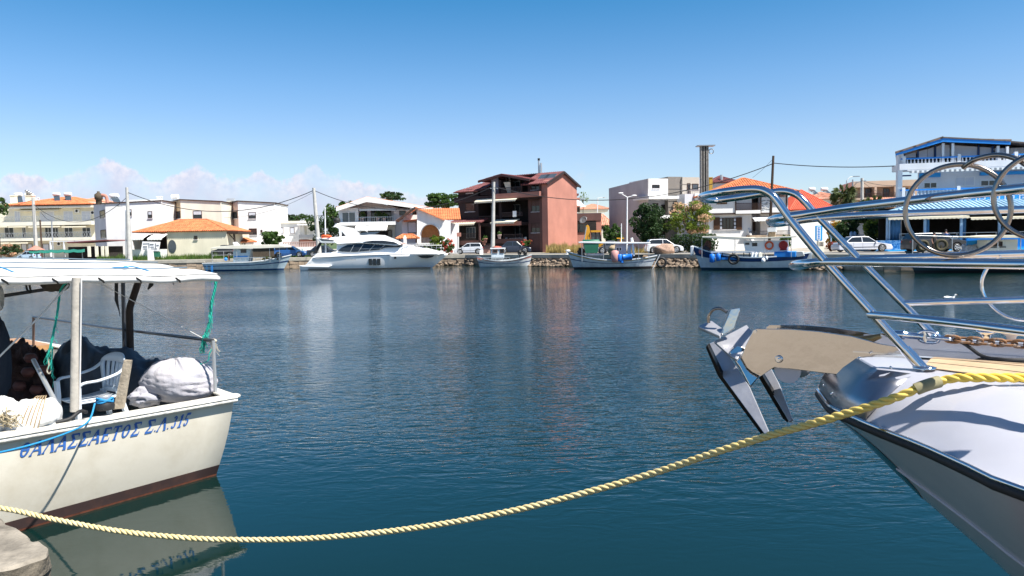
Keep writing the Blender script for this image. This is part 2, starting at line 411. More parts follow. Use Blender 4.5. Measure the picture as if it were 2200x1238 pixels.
# the lee under the near quay is calm, the open basin is rippled
calm = t.nodes.new('ShaderNodeMapRange'); calm.interpolation_type = 'SMOOTHSTEP'; t.links.new(tm('ADD', sy_.outputs[1], tm('MULTIPLY', sy_.outputs[0], .25)), calm.inputs[0])
calm.inputs[1].default_value = 6.2; calm.inputs[2].default_value = 12.5; calm.inputs[3].default_value = .035; calm.inputs[4].default_value = 1
patch = t.nodes.new('ShaderNodeMapRange'); t.links.new(wnoise(.05, .09, 0, 2), patch.inputs[0]); patch.inputs[1].default_value = .35; patch.inputs[2].default_value = .65; patch.inputs[3].default_value = .45; patch.inputs[4].default_value = 1.2
h1 = tm('MULTIPLY', wnoise(1.3, 3.4, 12, 3, .3), .020)
h2 = tm('MULTIPLY', tm('SUBTRACT', .5, tm('ABSOLUTE', tm('SUBTRACT', wnoise(1.6, 3.6, -16, 2, .5), .5))), .064)
h3 = tm('MULTIPLY', tm('SUBTRACT', .5, tm('ABSOLUTE', tm('SUBTRACT', wnoise(5.5, 11, 20, 2, .4), .5))), .019)
hh = tm('MULTIPLY', tm('ADD', tm('ADD', h1, h2), h3), tm('MULTIPLY', calm.outputs[0], patch.outputs[0]))
bp = t.nodes.new('ShaderNodeBump'); bp.inputs['Strength'].default_value = 1; bp.inputs['Distance'].default_value = 1
t.links.new(hh, bp.inputs['Height']); t.links.new(bp.outputs[0], b.inputs['Normal'])
mb = MB(); mb.add([(-400, -60, 0), (400, -60, 0), (400, 300, 0), (-400, 300, 0)], [(0, 1, 2, 3)])
struct(mb.build('water', wm))
groundm = mat('pale_street_ground', (.40, .36, .30), .95, scale=.25, col2=(.27, .25, .22), fac=(.4, .62), bump=.4, bscale=6)
mb = MB(); far = [Vector((900, 44, 0)), Vector((900, 900, 0)), Vector((-900, 900, 0)), Vector((-900, 100, 0))]
pts = [Vector((p.x, p.y+.5, G)) for p in QP]+[Vector((p.x, p.y, G)) for p in far]
mb.add(pts, [tuple(range(len(pts)))]); struct(mb.build('ground', groundm))
# quay wall: stone below, pale concrete cap, in one long run
mb = MB(); cap = MB(); rough = MB()
for a, b2 in zip(QP, QP[1:]):
    d = (b2-a).normalized(); n_ = Vector((-d.y, d.x, 0)); L = (b2-a).length; k = max(1, int(L/1.1))
    for i in range(k):
        p, q = a+d*(L*i/k), a+d*(L*(i+1)/k)
        for j in range(3):
            z0, z1 = -1+(1.95*j/3 if j else 0), -1+1.95*(j+1)/3
            z0 = (-1, .05, .5)[j]; z1 = (.05, .5, .93)[j]
            o = .10*random.random()+.03; s_ = .012
            mb.prism([p+d*s_-n_*o+Vector((0, 0, z0)), q-d*s_-n_*(.05*random.random()+.03)+Vector((0, 0, z0)), q+n_*.7+Vector((0, 0, z0)), p+n_*.7+Vector((0, 0, z0))], (0, 0, z1-z0-.015))
    e = .02
    cap.prism([a+n_*(-.14)+Vector((0, 0, .93)), b2+n_*(-.14)+Vector((0, 0, .93)), b2+n_*1.3+Vector((0, 0, .93)), a+n_*1.3+Vector((0, 0, .93))], (0, 0, G+.004-.93))
q0 = struct(mb.build('quay_wall', stone)); tag(q0, 'rough stone and concrete quay wall along the far side of the harbour')
capm = mat('pale_quay_concrete', (.50, .46, .38), .9, .2, .8, .4, 8)
cap.build('quay_cap', capm, q0)
rgq = random.Random(8); mb = MB(); NQ = 0
for (pa, ya), (pb, yb_), n_ in (((950, 93), (1025, 92), 34), ((1140, 87), (1220, 82.2), 230), ((1405, 75.7), (1500, 72), 300), ((1740, 63.3), (1800, 61.8), 70)):
    for _ in range(n_):
        t_ = rgq.random(); px_ = pa+(pb-pa)*t_; x_ = X(px_, ya+(yb_-ya)*t_); d_ = rgq.random()**1.5; r_ = rgq.uniform(.09, .24); c_ = Vector((x_-d_*.9, quayY(x_)-.15-d_*1.0, .05+(1-d_)*rgq.uniform(.0, .75)))
        mb.ball(c_, (r_*rgq.uniform(.8, 1.5), r_, r_*rgq.uniform(.6, .9)), 7, 5, .75, 1.3, rgq.random()*9)
o = mb.build('quay_rubble', mat('brown_rubble_stone', (.25, .19, .14), .95, .3, 2.5, .8, 9, isl=.5)); tag(o, 'loose brown rubble stones at the foot of the far quay wall', 'rubble', kind='stuff')
# asphalt road on the far side, sandy verge
asph = mat('worn_asphalt', (.17, .165, .16), .9, .15, .5, .4, 14)
mb = MB(); P0 = [Vector((p.x, p.y, G+.008)) for p in QP]
for a, b2 in zip(P0, P0[1:]):
    mb.add([a+Vector((0, 3.2, 0)), b2+Vector((0, 3.2, 0)), b2+Vector((0, 10.5, 0)), a+Vector((0, 10.5, 0))], [(0, 1, 2, 3)])
struct(mb.build('road', asph))
# the quay we stand on: behind and below the camera, with a broken corner stone on the left
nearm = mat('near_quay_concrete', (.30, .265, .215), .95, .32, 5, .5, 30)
land = mat('sandy_quay_paving', (.30, .26, .21), .95, .2, .4, .3, 5)
mb = MB(); mb.add([(-60, -80, G-.02), (60, -80, G-.02), (60, -1.2, G-.02), (.7, -1.2, G-.02), (.7, 1.6, G-.02), (-60, 1.6, G-.02)], [tuple(range(6))])
mb.add([(-60, 1.6, G-.02), (.7, 1.6, G-.02), (.7, 1.6, -1), (-60, 1.6, -1)], [(0, 1, 2, 3)]); mb.add([(.7, 1.6, G-.02), (.7, -1.2, G-.02), (.7, -1.2, -1), (.7, 1.6, -1)], [(0, 1, 2, 3)])
mb.add([(.7, -1.2, G-.02), (60, -1.2, G-.02), (60, -1.2, -1), (.7, -1.2, -1)], [(0, 1, 2, 3)])
struct(mb.build('quay', land))
# broken concrete corner block
mb = MB(); edge_ = [Wz(x, y, G) for x, y in ((-60, 1090), (0, 1112), (40, 1140), (72, 1160), (94, 1177), (98, 1187), (90, 1198), (50, 1210), (0, 1222), (-70, 1236), (-160, 1250))]
edge_ = [Vector((e.x, e.y, G)) for e in edge_]; ring = curve(edge_, 6)
def jag(p, z, k): return Vector((p.x-k*.7+noise.noise(p*6+Vector((0, 0, z*5)))*(.03 if z > G-.05 else .06), p.y+k*(.9 if p.y < 3.75 else -.4)+noise.noise(p*7+Vector((3, 0, z*6)))*(.03 if z > G-.05 else .06), z+.001*noise.noise(Vector((p.x*9, p.y*9, z*4)))))
lv = [(G, .015), (G-.015, .0), (G-.10, -.0), (G-.13, .03), (G-.2, .035), (G-.23, .10), (G-.34, .05), (G-.42, .14), (G-.52, .12), (G-.7, .2), (-.5, .25)]
inner = Vector((-6, 1.0, G))
rows = [[jag(p, z, k) for p in ring] for z, k in lv]
mb.loft(rows[:2], closed=False, caps=False, smooth=False); sdm = MB(); sdm.loft(rows[1:], False, False, False)
top_ = rows[0]; mb.add(list(top_)+[Vector((-7, 3.3, G)), Vector((-7, 4.5, G)), Vector((-5, 4.5, G))], [tuple(range(len(top_)+3))])
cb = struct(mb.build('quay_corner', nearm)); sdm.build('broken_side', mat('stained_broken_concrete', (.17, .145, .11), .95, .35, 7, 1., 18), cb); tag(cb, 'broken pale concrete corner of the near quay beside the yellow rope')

# ---------------- grass, plants, trees ----------------
greenl = leafmat('green_leaves', (.035, .075, .015), (.07, .13, .025))
darkl = leafmat('dark_green_leaves', (.018, .042, .012), (.035, .075, .018), .15)
olive = leafmat('yellow_green_leaves', (.07, .12, .02), (.19, .24, .03))
bloom = leafmat('pinkish_blossom', (.42, .24, .15), (.58, .40, .24), .2)
redbl = leafmat('red_blossom', (.45, .06, .04), (.55, .18, .12), .2)
grassl = leafmat('green_grass_blades', (.05, .11, .02), (.12, .17, .04), .3)
dryl = leafmat('dry_grass_blades', (.30, .23, .08), (.42, .33, .14), .2)
bark = mat('tree_bark', (.10, .075, .05), .9, .2, 6)
def leaves(mb, c, r, n, s, flat=.0, rng=random):
    c = Vector(c)
    for _ in range(n):
        while True:
            p = Vector((rng.uniform(-1, 1), rng.uniform(-1, 1), rng.uniform(-1, 1)))
            if .25 < p.length < 1: break
        p = p.normalized()*(p.length**.5)
        q = c+Vector((p.x*r[0], p.y*r[1], p.z*r[2])); d = (Vector((rng.gauss(0, 1), rng.gauss(0, 1), rng.gauss(0, 1)*(1-flat)))+p*.8).normalized(); e = d.orthogonal().normalized()
        e = Matrix.Rotation(rng.uniform(0, 6.28), 3, d) @ e; l = s*rng.uniform(.6, 1.4); a = d.cross(e).normalized()*l*.38; e = e*l
        mb.add([q-e*.5, q+a, q+e*.6, q-a], [(0, 1, 2, 3)])
def tree(name, label, px, Y, ptop, pbot, wpx, lm, n=2200, cat='tree', group=None, seed=1, trunk=True, pbase=None, s=.30, lm2=None, depth=.8, clus=16, mid=None):
    rng = random.Random(seed); p = W(px, hy(px), Y); base = Vector((p.x, Y, G))
    zt, zb = W(px, ptop, Y).z, W(px, pbot, Y).z; rx = wpx*Y/FPX/2; rz = (zt-zb)/2; c = Vector((p.x, Y, (zt+zb)/2))
    root = thing(name, label, cat, base, group)
    if trunk:
        mb = MB(); hub = Vector((c.x, c.y, zb+rz*.35)); tr = max(.06, rx*.06)
        mid_ = (base+hub)/2+Vector((rng.uniform(-.1, .1)*rx, 0, 0))
        mb.tube(curve([base-Vector((0, 0, .1)), mid_, hub], 5), [tr*1.4-(tr*.6)*i/10 for i in range(11)], 8)
        for i in range(7):
            a = rng.uniform(0, 6.28); e = c+Vector((math.cos(a)*rx*.7, math.sin(a)*rx*.7, rng.uniform(-.2, .7)*rz))
            mb.tube(curve([hub-Vector((0, 0, rz*.2)), (hub+e)/2+Vector((0, 0, rz*.08)), e], 4), [tr*.6*(1-i_/9) +.01 for i_ in range(9)], 6)
        mb.build('trunk', bark, root)
    L1 = MB(); L2 = MB()
    clus = int(clus*2.2); core = n//7
    for i in range(clus):
        a = rng.uniform(0, 6.28); h = rng.uniform(-1, 1); k = rng.uniform(.45, .95)*math.sqrt(max(.1, 1-h*h*.75))
        cc_ = c+Vector((math.cos(a)*rx*k, math.sin(a)*rx*depth*k, h*rz*.82)); rr_ = rng.uniform(.13, .34)
        tgt = L2 if (lm2 and rng.random() < .42) else L1
        leaves(tgt, cc_, (rx*rr_, rx*rr_*depth, max(rz, .4)*rr_*.85), n//clus, s, 0, rng)
    leaves(L1, c, (rx*.7, rx*depth*.7, rz*.7), core, s, 0, rng)
    L1.build('crown', lm, root)
    if lm2 and L2.v: L2.build('blossom', lm2, root)
    return root
def grass(name, label, pts, n, m, h=.35, kind='stuff'):
    """ground cover scattered over a polygon strip given by (px, Y) pairs: left-near, right-near, right-far, left-far"""
    P = [W(a, hy(a), y) for a, y in pts]; mb = MB()
    for _ in range(n):
        u, v = random.random(), random.random(); p = P[0]*(1-u)*(1-v)+P[1]*u*(1-v)+P[2]*u*v+P[3]*(1-u)*v; p.z = G
        if noise.noise(p*.5) < -.18: continue
        hh_ = h*random.uniform(.4, 1.3)*(1+noise.noise(p*.8)); a = random.uniform(0, 6.28); w_ = .05
        d = Vector((math.cos(a), math.sin(a), 0)); tp = p+Vector((random.uniform(-.12, .12), random.uniform(-.12, .12), hh_))
        mb.add([p-d*w_, p+d*w_, tp], [(0, 1, 2)])
    return tag(mb.build(name, m), label, 'grass', kind=kind)
# ================= far bank, left to right =================
def heater(b, a, py0, c, py1, v, label, flip=1):
    """roof solar water heater: px box a..c, py0 top, py1 foot, on plane v; a thing of its own"""
    u0, u1, z0, z1 = b.F.rect(a, py0, c, py1, v); w_ = u1-u0; h = z1-z0; bl = b.M @ Vector(((u0+u1)/2, v, z0))
    r = thing('solar_water_heater', label, 'water heater', bl, 'solar water heaters on the roofs')
    m = b.mb(); tr = min(.34, h*.2)
    m.tube([(u0, v+.5, z1-tr), (u0+.06, v+.5, z1-tr), (u0+w_*.62, v+.5, z1-tr), (u0+w_*.66, v+.5, z1-tr)], [tr*.7, tr, tr, tr*.7], 14); m.build('tank', whitemet, r)
    m = b.mb(); x0, x1 = u0+w_*.08, u0+w_*.62; x2, x3 = u1-w_*.50, u1
    m.prism([(x0, v+.35, z1-2*tr), (x1, v+.35, z1-2*tr), (x3, v-.6, z0+.15), (x2, v-.6, z0+.15)], (0, .07, .07)); m.build('collector_panel', glassb, r)
    m = b.mb()
    for x in (u0+.08, u0+w_*.6): m.bar((x, v+.75, z0), (x, v+.5, z1-tr), .05, .05); m.bar((x, v+.75, z0+.05), (x+w_*.36, v-.6, z0+.1), .05, .05)
    m.build('stand', galv, r); return r
def acunit(b, a, py0, c, py1, v=0):
    o = b.box('air_conditioner', whitemet, a, py0, c, py1, v-.35, v); u0, u1, z0, z1 = b.F.rect(a, py0, c, py1, v-.35)
    m = b.mb(); m.torus(((u0+u1)/2, v-.36, (z0+z1)/2), (0, 1, 0), (z1-z0)*.34, .03, 14, 5); m.ball(((u0+u1)/2, v-.36, (z0+z1)/2), ((z1-z0)*.3, .02, (z1-z0)*.3)); m.build('fan', black, o); return o
def awning(b, a, py0, c, py1, out=1.2, drop=.35, m=None, v=0, name='awning'):
    """sloped fabric from the wall at row py0 to a valance ending at row py1"""
    u0, u1, _, z1 = b.F.rect(a, py0, c, py0, v); z0 = b.F.hit((a+c)/2, py1, v-out)[1]
    mb = b.mb(); zf = z0+min(drop, .22)
    mb.prism([(u0, v, z1), (u1, v, z1), (u1, v-out, zf), (u0, v-out, zf)], (0, 0, .04))
    k = max(4, int((u1-u0)/.35))
    for i in range(k):
        x0, x1 = u0+(u1-u0)*i/k, u0+(u1-u0)*(i+1)/k; mb.prism([(x0, v-out, zf), (x1, v-out, zf), (x1, v-out, z0+.05), ((x0+x1)/2, v-out, z0), (x0, v-out, z0+.05)], (0, -.02, 0))
    return mb.build(name, m or awn, b.root)
def chimney(b, a, py0, c, py1, v, m, capm_=None, dep=.7):
    u0, u1, z0, z1 = b.F.rect(a, py0, c, py1, v); mb = b.mb(); mb.box(u0, u1, v, v+dep, z0-.6, z1-.12); o = mb.build('chimney', m, b.root)
    mb = b.mb(); mb.box(u0-.08, u1+.08, v-.08, v+dep+.08, z1-.12, z1); mb.build('chimney_cap', capm_ or m, o); return o

# --- cream apartment block, far left
b = B('apartment_block', 'long cream apartment block with orange tiled roof, balconies and lattice railings at the far left', 'building', 0, 138)
b.block('wall', cream, -90, 436, 204, 0, 11)
u0, u1, _, ze = b.F.rect(15, 443, 204, 443, 0)
hiproof(b, u0+1, u1, -1.6, 11, ze+.2, b.F.hit(100, 436, 4)[1]+1.0, .3, tile)
b.box('eave_slab', cream2, 14, 443, 205, 447, -1.7, 0)
for (y0, y1) in ((477, 485), (512, 518)):
    b.box('balcony_slab', cream2, -70, y0, 196, y1, -2.2, 0)
b.rail(-60, 465, 196, 477, -2.15, galv, 44, 'cross'); b.rail(-60, 500, 196, 512, -2.15, galv, 44, 'cross')
for a, c in ((32, 44), (86, 117), (137, 157), (176, 195)): b.win(a, 454, c, 477, 0, whitemet, shut, .95, 1, False)
for a, c, g_ in ((10, 30, 0), (48, 56, 0), (97, 111, 1), (113, 126, 1), (139, 157, 1), (177, 195, 1)): b.win(a, 489, c, 511, 0, whitemet, glass, 0, 1, False)
for a, c in ((46, 58), (92, 106), (60, 70)): b.win(a, 524, c, 540, 0, brownfr, shut, 0, 0, False)
for a, c in ((2, 28), (30, 68), (72, 140), (143, 195)): awning(b, a, 484, c, 489, 1.6, .2, awn, -.6)
for a, c in ((46, 134),): awning(b, a, 449, c, 454, 1.2, .2, awn)
for a, c in ((4, 32), (34, 72)): awning(b, a, 519, c, 524, 1.6, .2, awn, -.6)
acunit(b, 160, 450, 169, 457); acunit(b, 195, 453, 202, 461); acunit(b, 122, 520, 130, 528)
chimney(b, 22, 420, 32, 437, 2, cream); c1 = chimney(b, 55, 420, 71, 437, 3, cream)
m = b.mb()
for x, t_ in ((58, 408), (62, 411), (66, 413)):
    p = b.pt(x, 420, 3.3); q = b.pt(x, t_, 3.3); m.lathe(p, [(.16, 0), (.16, (q-p).length-.4), (.32, (q-p).length-.35), (.32, (q-p).length-.1), (.12, (q-p).length)], 10)
m.build('chimney_pot', steelg, c1)
heater(b, 28, 414, 53, 438, 4, 'solar water heater between the two cream chimneys of the apartment block')
heater(b, 50, 415, 78, 438, 7, 'solar water heater half hidden behind the cream chimney with metal pots')
heater(b, 111, 413, 133, 437, 1.5, 'solar water heater, left of the pair in the middle of the long orange roof')
heater(b, 135, 413, 158, 438, 1.5, 'solar water heater, right of the pair in the middle of the long orange roof')
p = b.M @ b.pt(82, 431, 2); r_ = thing('satellite_dish', 'white round satellite dish on the orange roof of the cream apartment block', 'satellite dish', p-Vector((0, 0, .5)))
m = MB(); m.lathe(p, [(.02, 0), (.35, .06), (.6, .2), (.57, .21), (.3, .08)], 16, (-.3, -.9, .3)); m.build('dish', whitemet, r_); m = MB(); m.cyl(p-Vector((0, -.1, 1.2)), p, .04); m.build('mast', galv, r_)
# --- far pink house behind
b = B('distant_house', 'small distant pale house with pinkish tiled roof behind the cream apartment block', 'building', 163, 190)
b.block('wall', cream2, 165, 432, 212, 0, 8); u0, u1, _, z1 = b.F.rect(163, 433, 214, 433, 0); hiproof(b, u0, u1, 0, 8, z1, z1+1.2, .3, tile2)
for a in (170, 182, 196): b.win(a, 435, a+5, 440, 0, brownfr, glass, 0, 0, False, .05)
# --- white cube house (first)
def cube_house(name, label, pxc, Y, pl, ptop_c, ptop_l, pr, ptop_r, msid, mfront, wins_s, wins_f, depth=8, sideang=128):
    """front from pxc to pr, side wall turned back to the left up to pl"""
    b = B(name, label, 'building', pxc, Y, 4)
    u0, u1 = 0, b.F.hit(pr, 480)[0]; zc = b.F.hit(pxc, ptop_c)[1]; zr = b.F.hit(pr, ptop_r)[1]
    sf = Face(pxc, Y, sideang); d = sf.d
    su = sf.hit(pl, 480)[0]; zl = sf.hit(pl, ptop_l)[1]
    A = Vector((sf.o.x, sf.o.y, 0)); Bc = A+d*su; Rr = A+b.F.d*u1
    mb = MB(); foot = [A, Rr, Rr+b.F.n*depth, Bc+b.F.n*(depth-abs(su)*.6), Bc]; zt = [zc, zr, zr, zl, zl]
    n = 5; mb.add([p+Vector((0, 0, 1)) for p in foot]+[Vector((p.x, p.y, z)) for p, z in zip(foot, zt)], [tuple(range(5)), tuple(range(9, 4, -1))]+[(i, (i+1) % n, (i+1) % n+n, i+n) for i in range(n)])
    mb.build('wall', mfront, b.root)
    mb = MB(); o_ = Vector((math.sin(R(sideang)), -math.cos(R(sideang)), 0))*-.03  # separately coloured side skin
    o_ = -Vector((-d.y, d.x, 0))*-.04
    mb.add([A+o_+Vector((0, 0, 1)), Bc+o_+Vector((0, 0, 1)), Vector((Bc.x, Bc.y, zl))+o_, Vector((A.x, A.y, zc))+o_], [(0, 1, 2, 3)]); mb.build('side_wall', msid, b.root, solid=.02)
    cp = MB(); tops = [Vector((p.x, p.y, z)) for p, z in zip(foot, zt)]
    for i in range(5): cp.bar(tops[i], tops[(i+1) % 5], .34, .16)
    cp.build('roof_edge', brownfr, b.root)
    for q in wins_f: b.win(*q[:4], 0, brownfr, shut if len(q) > 4 and q[4] == 's' else glass, .45 if len(q) > 4 and q[4] == 'h' else 0, 0)
    class SB(B):
        def __init__(s): s.F = Face(pxc, Y, sideang-180); s.M = s.F.M; s.root = b.root
    sb = SB()
    for q in wins_s: sb.win(*q[:4], -.05, brownfr, glass, 0, 0)
    return b
b = cube_house('white_house', 'white two-storey cube house behind the tall concrete pole, left of three cube houses', 231, 114, 204, 437, 439, 350, 431, whitegrey, white, [(215, 452, 226, 469), (217, 494, 228, 512)], [(277, 450, 283, 464, 'h'), (318, 454, 327, 469, 'h')], 9)  # side wall is white too; its shade is put into the grey colour
chimney(b, 337, 422, 345, 434, 2, white)
m = b.mb(); u0, u1, z0, z1 = b.F.rect(282, 430, 350, 440, 1.5); m.box(u0, u1, .8, 7, z0, z1); m.build('roof_parapet', white, b.root)
heater(b, 233, 416, 262, 437, 3, 'solar water heater on the left edge of the white cube house roof')
p = b.M @ b.pt(212, 428, 3); r_ = thing('round_chimney', 'brown round chimney drum on the left of the white cube house roof', 'chimney', p-Vector((0, 0, .8)))
m = MB(); m.lathe(p-Vector((0, 0, .8)), [(.45, 0), (.45, .7), (.6, .75), (.6, 1.5), (.2, 1.8), (.2, 2.0)], 12); m.build('drum', bark, r_); m = MB(); m.tube(rounded([p+Vector((.5, 0, .6)), p+Vector((1.2, 0, .5)), p+Vector((1.4, 0, -.8))], .5), .25, 8); m.build('flue_pipe', salmon, r_)
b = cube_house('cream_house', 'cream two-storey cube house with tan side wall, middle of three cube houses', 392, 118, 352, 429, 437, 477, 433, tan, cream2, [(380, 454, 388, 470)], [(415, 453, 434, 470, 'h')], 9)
p = b.M @ b.pt(376, 423, 3); r_ = thing('water_tank', 'small round white water tank on the cream cube house roof', 'water tank', p-Vector((0, 0, .8)))
m = MB(); m.tube([p-Vector((.5, 0, 0)), p+Vector((.5, 0, 0))], .38, 12); m.build('tank', whitemet, r_); m = MB(); m.cyl(p-Vector((.3, 0, 1)), p-Vector((.3, 0, 0)), .05); m.cyl(p+Vector((.3, 0, -1)), p+Vector((.3, 0, 0)), .05); m.build('stand', galv, r_)
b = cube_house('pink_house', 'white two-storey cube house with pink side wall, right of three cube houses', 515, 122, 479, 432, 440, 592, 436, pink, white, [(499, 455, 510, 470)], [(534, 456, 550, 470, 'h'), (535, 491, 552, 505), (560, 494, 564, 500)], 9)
p = b.M @ b.pt(496, 431, 3); r_ = thing('water_tank', 'grey cylindrical water tank on the pink-sided house roof', 'water tank', p-Vector((0, 0, .8)))
m = MB(); m.tube([p-Vector((.6, 0, 0)), p+Vector((.6, 0, 0))], .36, 12); m.build('tank', galv, r_); m = MB(); m.cyl(p-Vector((.4, 0, 1)), p-Vector((.4, 0, 0)), .05); m.cyl(p+Vector((.4, 0, -1)), p+Vector((.4, 0, 0)), .05); m.build('stand', steelg, r_)
p = b.M @ b.pt(522, 505, -.3); r_ = thing('satellite_dish', 'white satellite dish on the corner of the pink-sided house', 'satellite dish', p)
m = MB(); m.lathe(p, [(.02, 0), (.35, .05), (.65, .2), (.6, .2), (.3, .08)], 16, (.4, -.8, .25)); m.build('dish', whitemet, r_); m = MB(); m.cyl(p, p+Vector((0, .5, -.2)), .03); m.build('bracket', galv, r_)
# --- low cream tavern with orange hip roof
b = B('low_house', 'low cream house with wide orange hip roof and round window beside the billboard', 'building', 345, 106, 0)
b.block('wall', cream, 358, 494, 487, 0, 9)
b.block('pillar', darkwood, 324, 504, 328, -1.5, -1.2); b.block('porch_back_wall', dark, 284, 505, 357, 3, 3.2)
b.block('porch_side_wall', white, 279, 507, 284, 0, 3); b.box('terrace_wall', white, 283, 536, 358, 560, -1.6, -1.4)
u0, u1, _, ze = b.F.rect(284, 497, 487, 497, -.3); hiproof(b, u0+.2, u1-.1, -.15, 9, ze, b.F.hit(392, 475, 4)[1]+.2, .2, tile)
for a, c in ((288, 321), (329, 360)): awning(b, a, 504, c, 516, 1.8, .2, awnw, -1)
b.win(417, 507, 424, 515, 0, brownfr, glass, 0, 0)
m = b.mb(); p = b.pt(370, 530, 0); m.lathe((p.x, 0, p.z), [(.01, .0), (.95, .0), (.95, .04)], 20, (0, -1, 0)); m.v = [Vector((p.x+(v.x-p.x)*.62, v.y, v.z)) for v in m.v]; m.build('oval_window', glassb, b.root)
m = b.mb(); p = b.pt(487, 498, 0); m.box(p.x, p.x+1.6, 0, 6, p.z-.3, p.z); m.bar((p.x+1.2, .3, G), (p.x+.9, .3, p.z-.3), .2, .2); m.bar((p.x+1.2, .3, G+2.2), (p.x+.2, .3, p.z-.3), .12, .12); m.build('side_porch', darkwood, b.root)
# billboard
b = B('billboard', 'white billboard picturing a block of flats, on a pale stone post by the grass', 'billboard', 325, 97)
b.poly('panel', gel, [(303, 537), (306, 519), (344, 520), (341, 539)], -.1, 0); b.box('post', white, 317, 538, 328, 561, -.3, .3)
m = b.mb()
for (a, c, d, e) in ((307, 523, 318, 525), (307, 529, 316, 532), (319, 522, 321, 534), (322, 524, 330, 527), (323, 530, 331, 532), (333, 523, 335, 534), (336, 526, 341, 529), (308, 534, 316, 536), (324, 534, 338, 536)): b.rbox(m, a, c, d, e, -.13, -.1)
m.build('building_picture', steelg, b.root)
m = b.mb(); b.rbox(m, 329, 541, 340, 552, 0, .6); m.build('litter_bin', mat('green_plastic', (.02, .13, .08), .5), b.root); 
o = bpy.data.objects['litter_bin']; o.parent = None; o.location = WL[b.root.name]; tag(o, 'dark green bin right behind the billboard post', 'bin')
# --- dark pergola bar with green tarp and white gate posts
b = B('tavern_shed', 'dark low shed with maroon sheet roof between the apartment block and white house', 'shed', 150, 108)
b.block('wall', dark, 146, 530, 233, 0, 4)
b.poly('sheet_roof', darktile, [(142, 520), (232, 515), (234, 517), (146, 523)], -1.5, 4)
m = b.mb()
for a in (188, 204, 217, 226): b.rbox(m, a, 529, a+5, 552, -1.5, -1.2)
m.build('white_pillar', cream2, b.root)
m = b.mb()
for a in (107, 136): b.rbox(m, a, 518, a+2.5, 552, -1, -.8)
b.rbox(m, 107, 517, 215, 519, -1.02, -.82); m.build('white_frame', whitemet, b.root)
m = b.mb(); 
b2 = B('green_tarp_canopy', 'green tarpaulin canopy on thin posts in front of the dark shed', 'canopy', 100, 101)
tarp = mat('green_tarpaulin', (.015, .17, .12), .6, .15, 3); m = b2.mb(); rows = []
for j in range(5):
    rows.append([b2.pt(62+k*8, 540-.15*k*(1 if k < 12 else 1)+(1.0 if k % 3 else -.5)+(3.5-j*1.5), -1.5+j*.9) for k in range(16)])
m.loft(rows, False, False); m.build('tarpaulin', tarp, b2.root, solid=.04)
m = b2.mb()
for a in (66, 94, 137, 176): b2.rbox(m, a, 542, a+1.5, 558, 0, .1)
m.build('post', steelg, b2.root)
b = B('parasol', 'small closed orange parasol above the green tarp canopy', 'parasol', 77, 103)
m = b.mb(); p = b.pt(77, 534); m.lathe((p.x, 0, p.z-.2), [(1.15, 0), (.5, .35), (.05, .62)], 8); m.build('canopy', salmon, b.root); m = b.mb(); m.cyl((p.x, 0, G), (p.x, 0, p.z), .04); m.build('pole', galv, b.root)
# --- low white house + wall with balustrade
b = B('low_white_house', 'low white house with parapet and balcony right of the pink-sided house', 'building', 594, 126)
b.block('wall', white, 594, 478, 643, 0, 8); b.box('parapet', cream2, 592, 475, 660, 480, -.25, 8); b.block('rear_wing', cream2, 643, 486, 659, 3, 8)
b.box('balcony_roof', white, 638, 481, 679, 484, -1.5, 3); b.box('balcony_floor', white, 641, 511, 678, 514, -1.5, 3); b.box('balcony_parapet', steelg, 642, 504, 676, 511, -1.6, -1.5)
b.block('lower_wall', salmon, 642, 515, 676, 0, 3)
for a, c in ((599, 609), (623, 633)): b.win(a, 489, c, 502, 0, brownfr, shut, .9, 0)
b.win(643, 490, 651, 508, 2.9, brownfr, glass, 0, 0)
b = B('garden_wall', 'low white garden wall with balusters beside the round bush', 'wall', 597, 112)
b.block('wall', white, 585, 531, 690, 0, .3)
m = b.mb()
for i in range(22): b.rbox(m, 608+i*3.7, 521, 609.6+i*3.7, 531, .1, .25)
b.rbox(m, 606, 519.5, 690, 521, .05, .3); m.build('balustrade', pink, b.root)
b = B('porch_hut', 'small hut with orange tiled roof behind the pale blue boat', 'hut', 492, 112)
b.block('wall', white, 499, 520, 530, 0, 3); u0, u1, _, z = b.F.rect(492, 520, 533, 520, 0); hiproof(b, u0, u1, -.6, 3, z, z+.9, .2, tile)
for a in (509, 517, 523): b.win(a, 522, a+6, 530, 0, whitemet, glass, 0, 0, False)
# --- white villa with balcony behind the yacht
b = B('white_villa', 'white two-storey villa with faded tile roof and plant-filled balcony behind the motor yacht', 'building', 733, 104, 6)
b.block('wall', white, 735, 449, 868, 2.2, 12); b.block('ground_floor_wall', cream2, 770, 485, 848, .8, 2.2)
b.box('balcony_box', white, 728, 447, 770, 481, -.1, 2.2); b.win(735, 456, 764, 478, -.1, whitemet, glassb, 0, 1, False)
b.box('balcony_slab', white, 728, 477, 850, 484, -.6, 2.2)
for a, c in ((776, 789), (797, 841)): b.win(a, 453, c, 477, 2.2, brownfr, glass, 0, 2, False)
b.rail(770, 466, 848, 477, -.5, galv, 16, 'bars'); b.block('right_wing', white, 846, 449, 905, 1.2, 9); b.win(858, 453, 872, 463, 1.2, brownfr, glass, 0, 0); b.win(886, 453, 894, 463, 1.2, brownfr, glass, 0, 0)
awning(b, 765, 484, 833, 496, 2.2, .15, awnw, -.2)
b.box('shaded_terrace', dark, 776, 497, 842, 530, .7, .8); b.win(833, 494, 842, 515, .7, brownfr, glass, 0, 0, False)
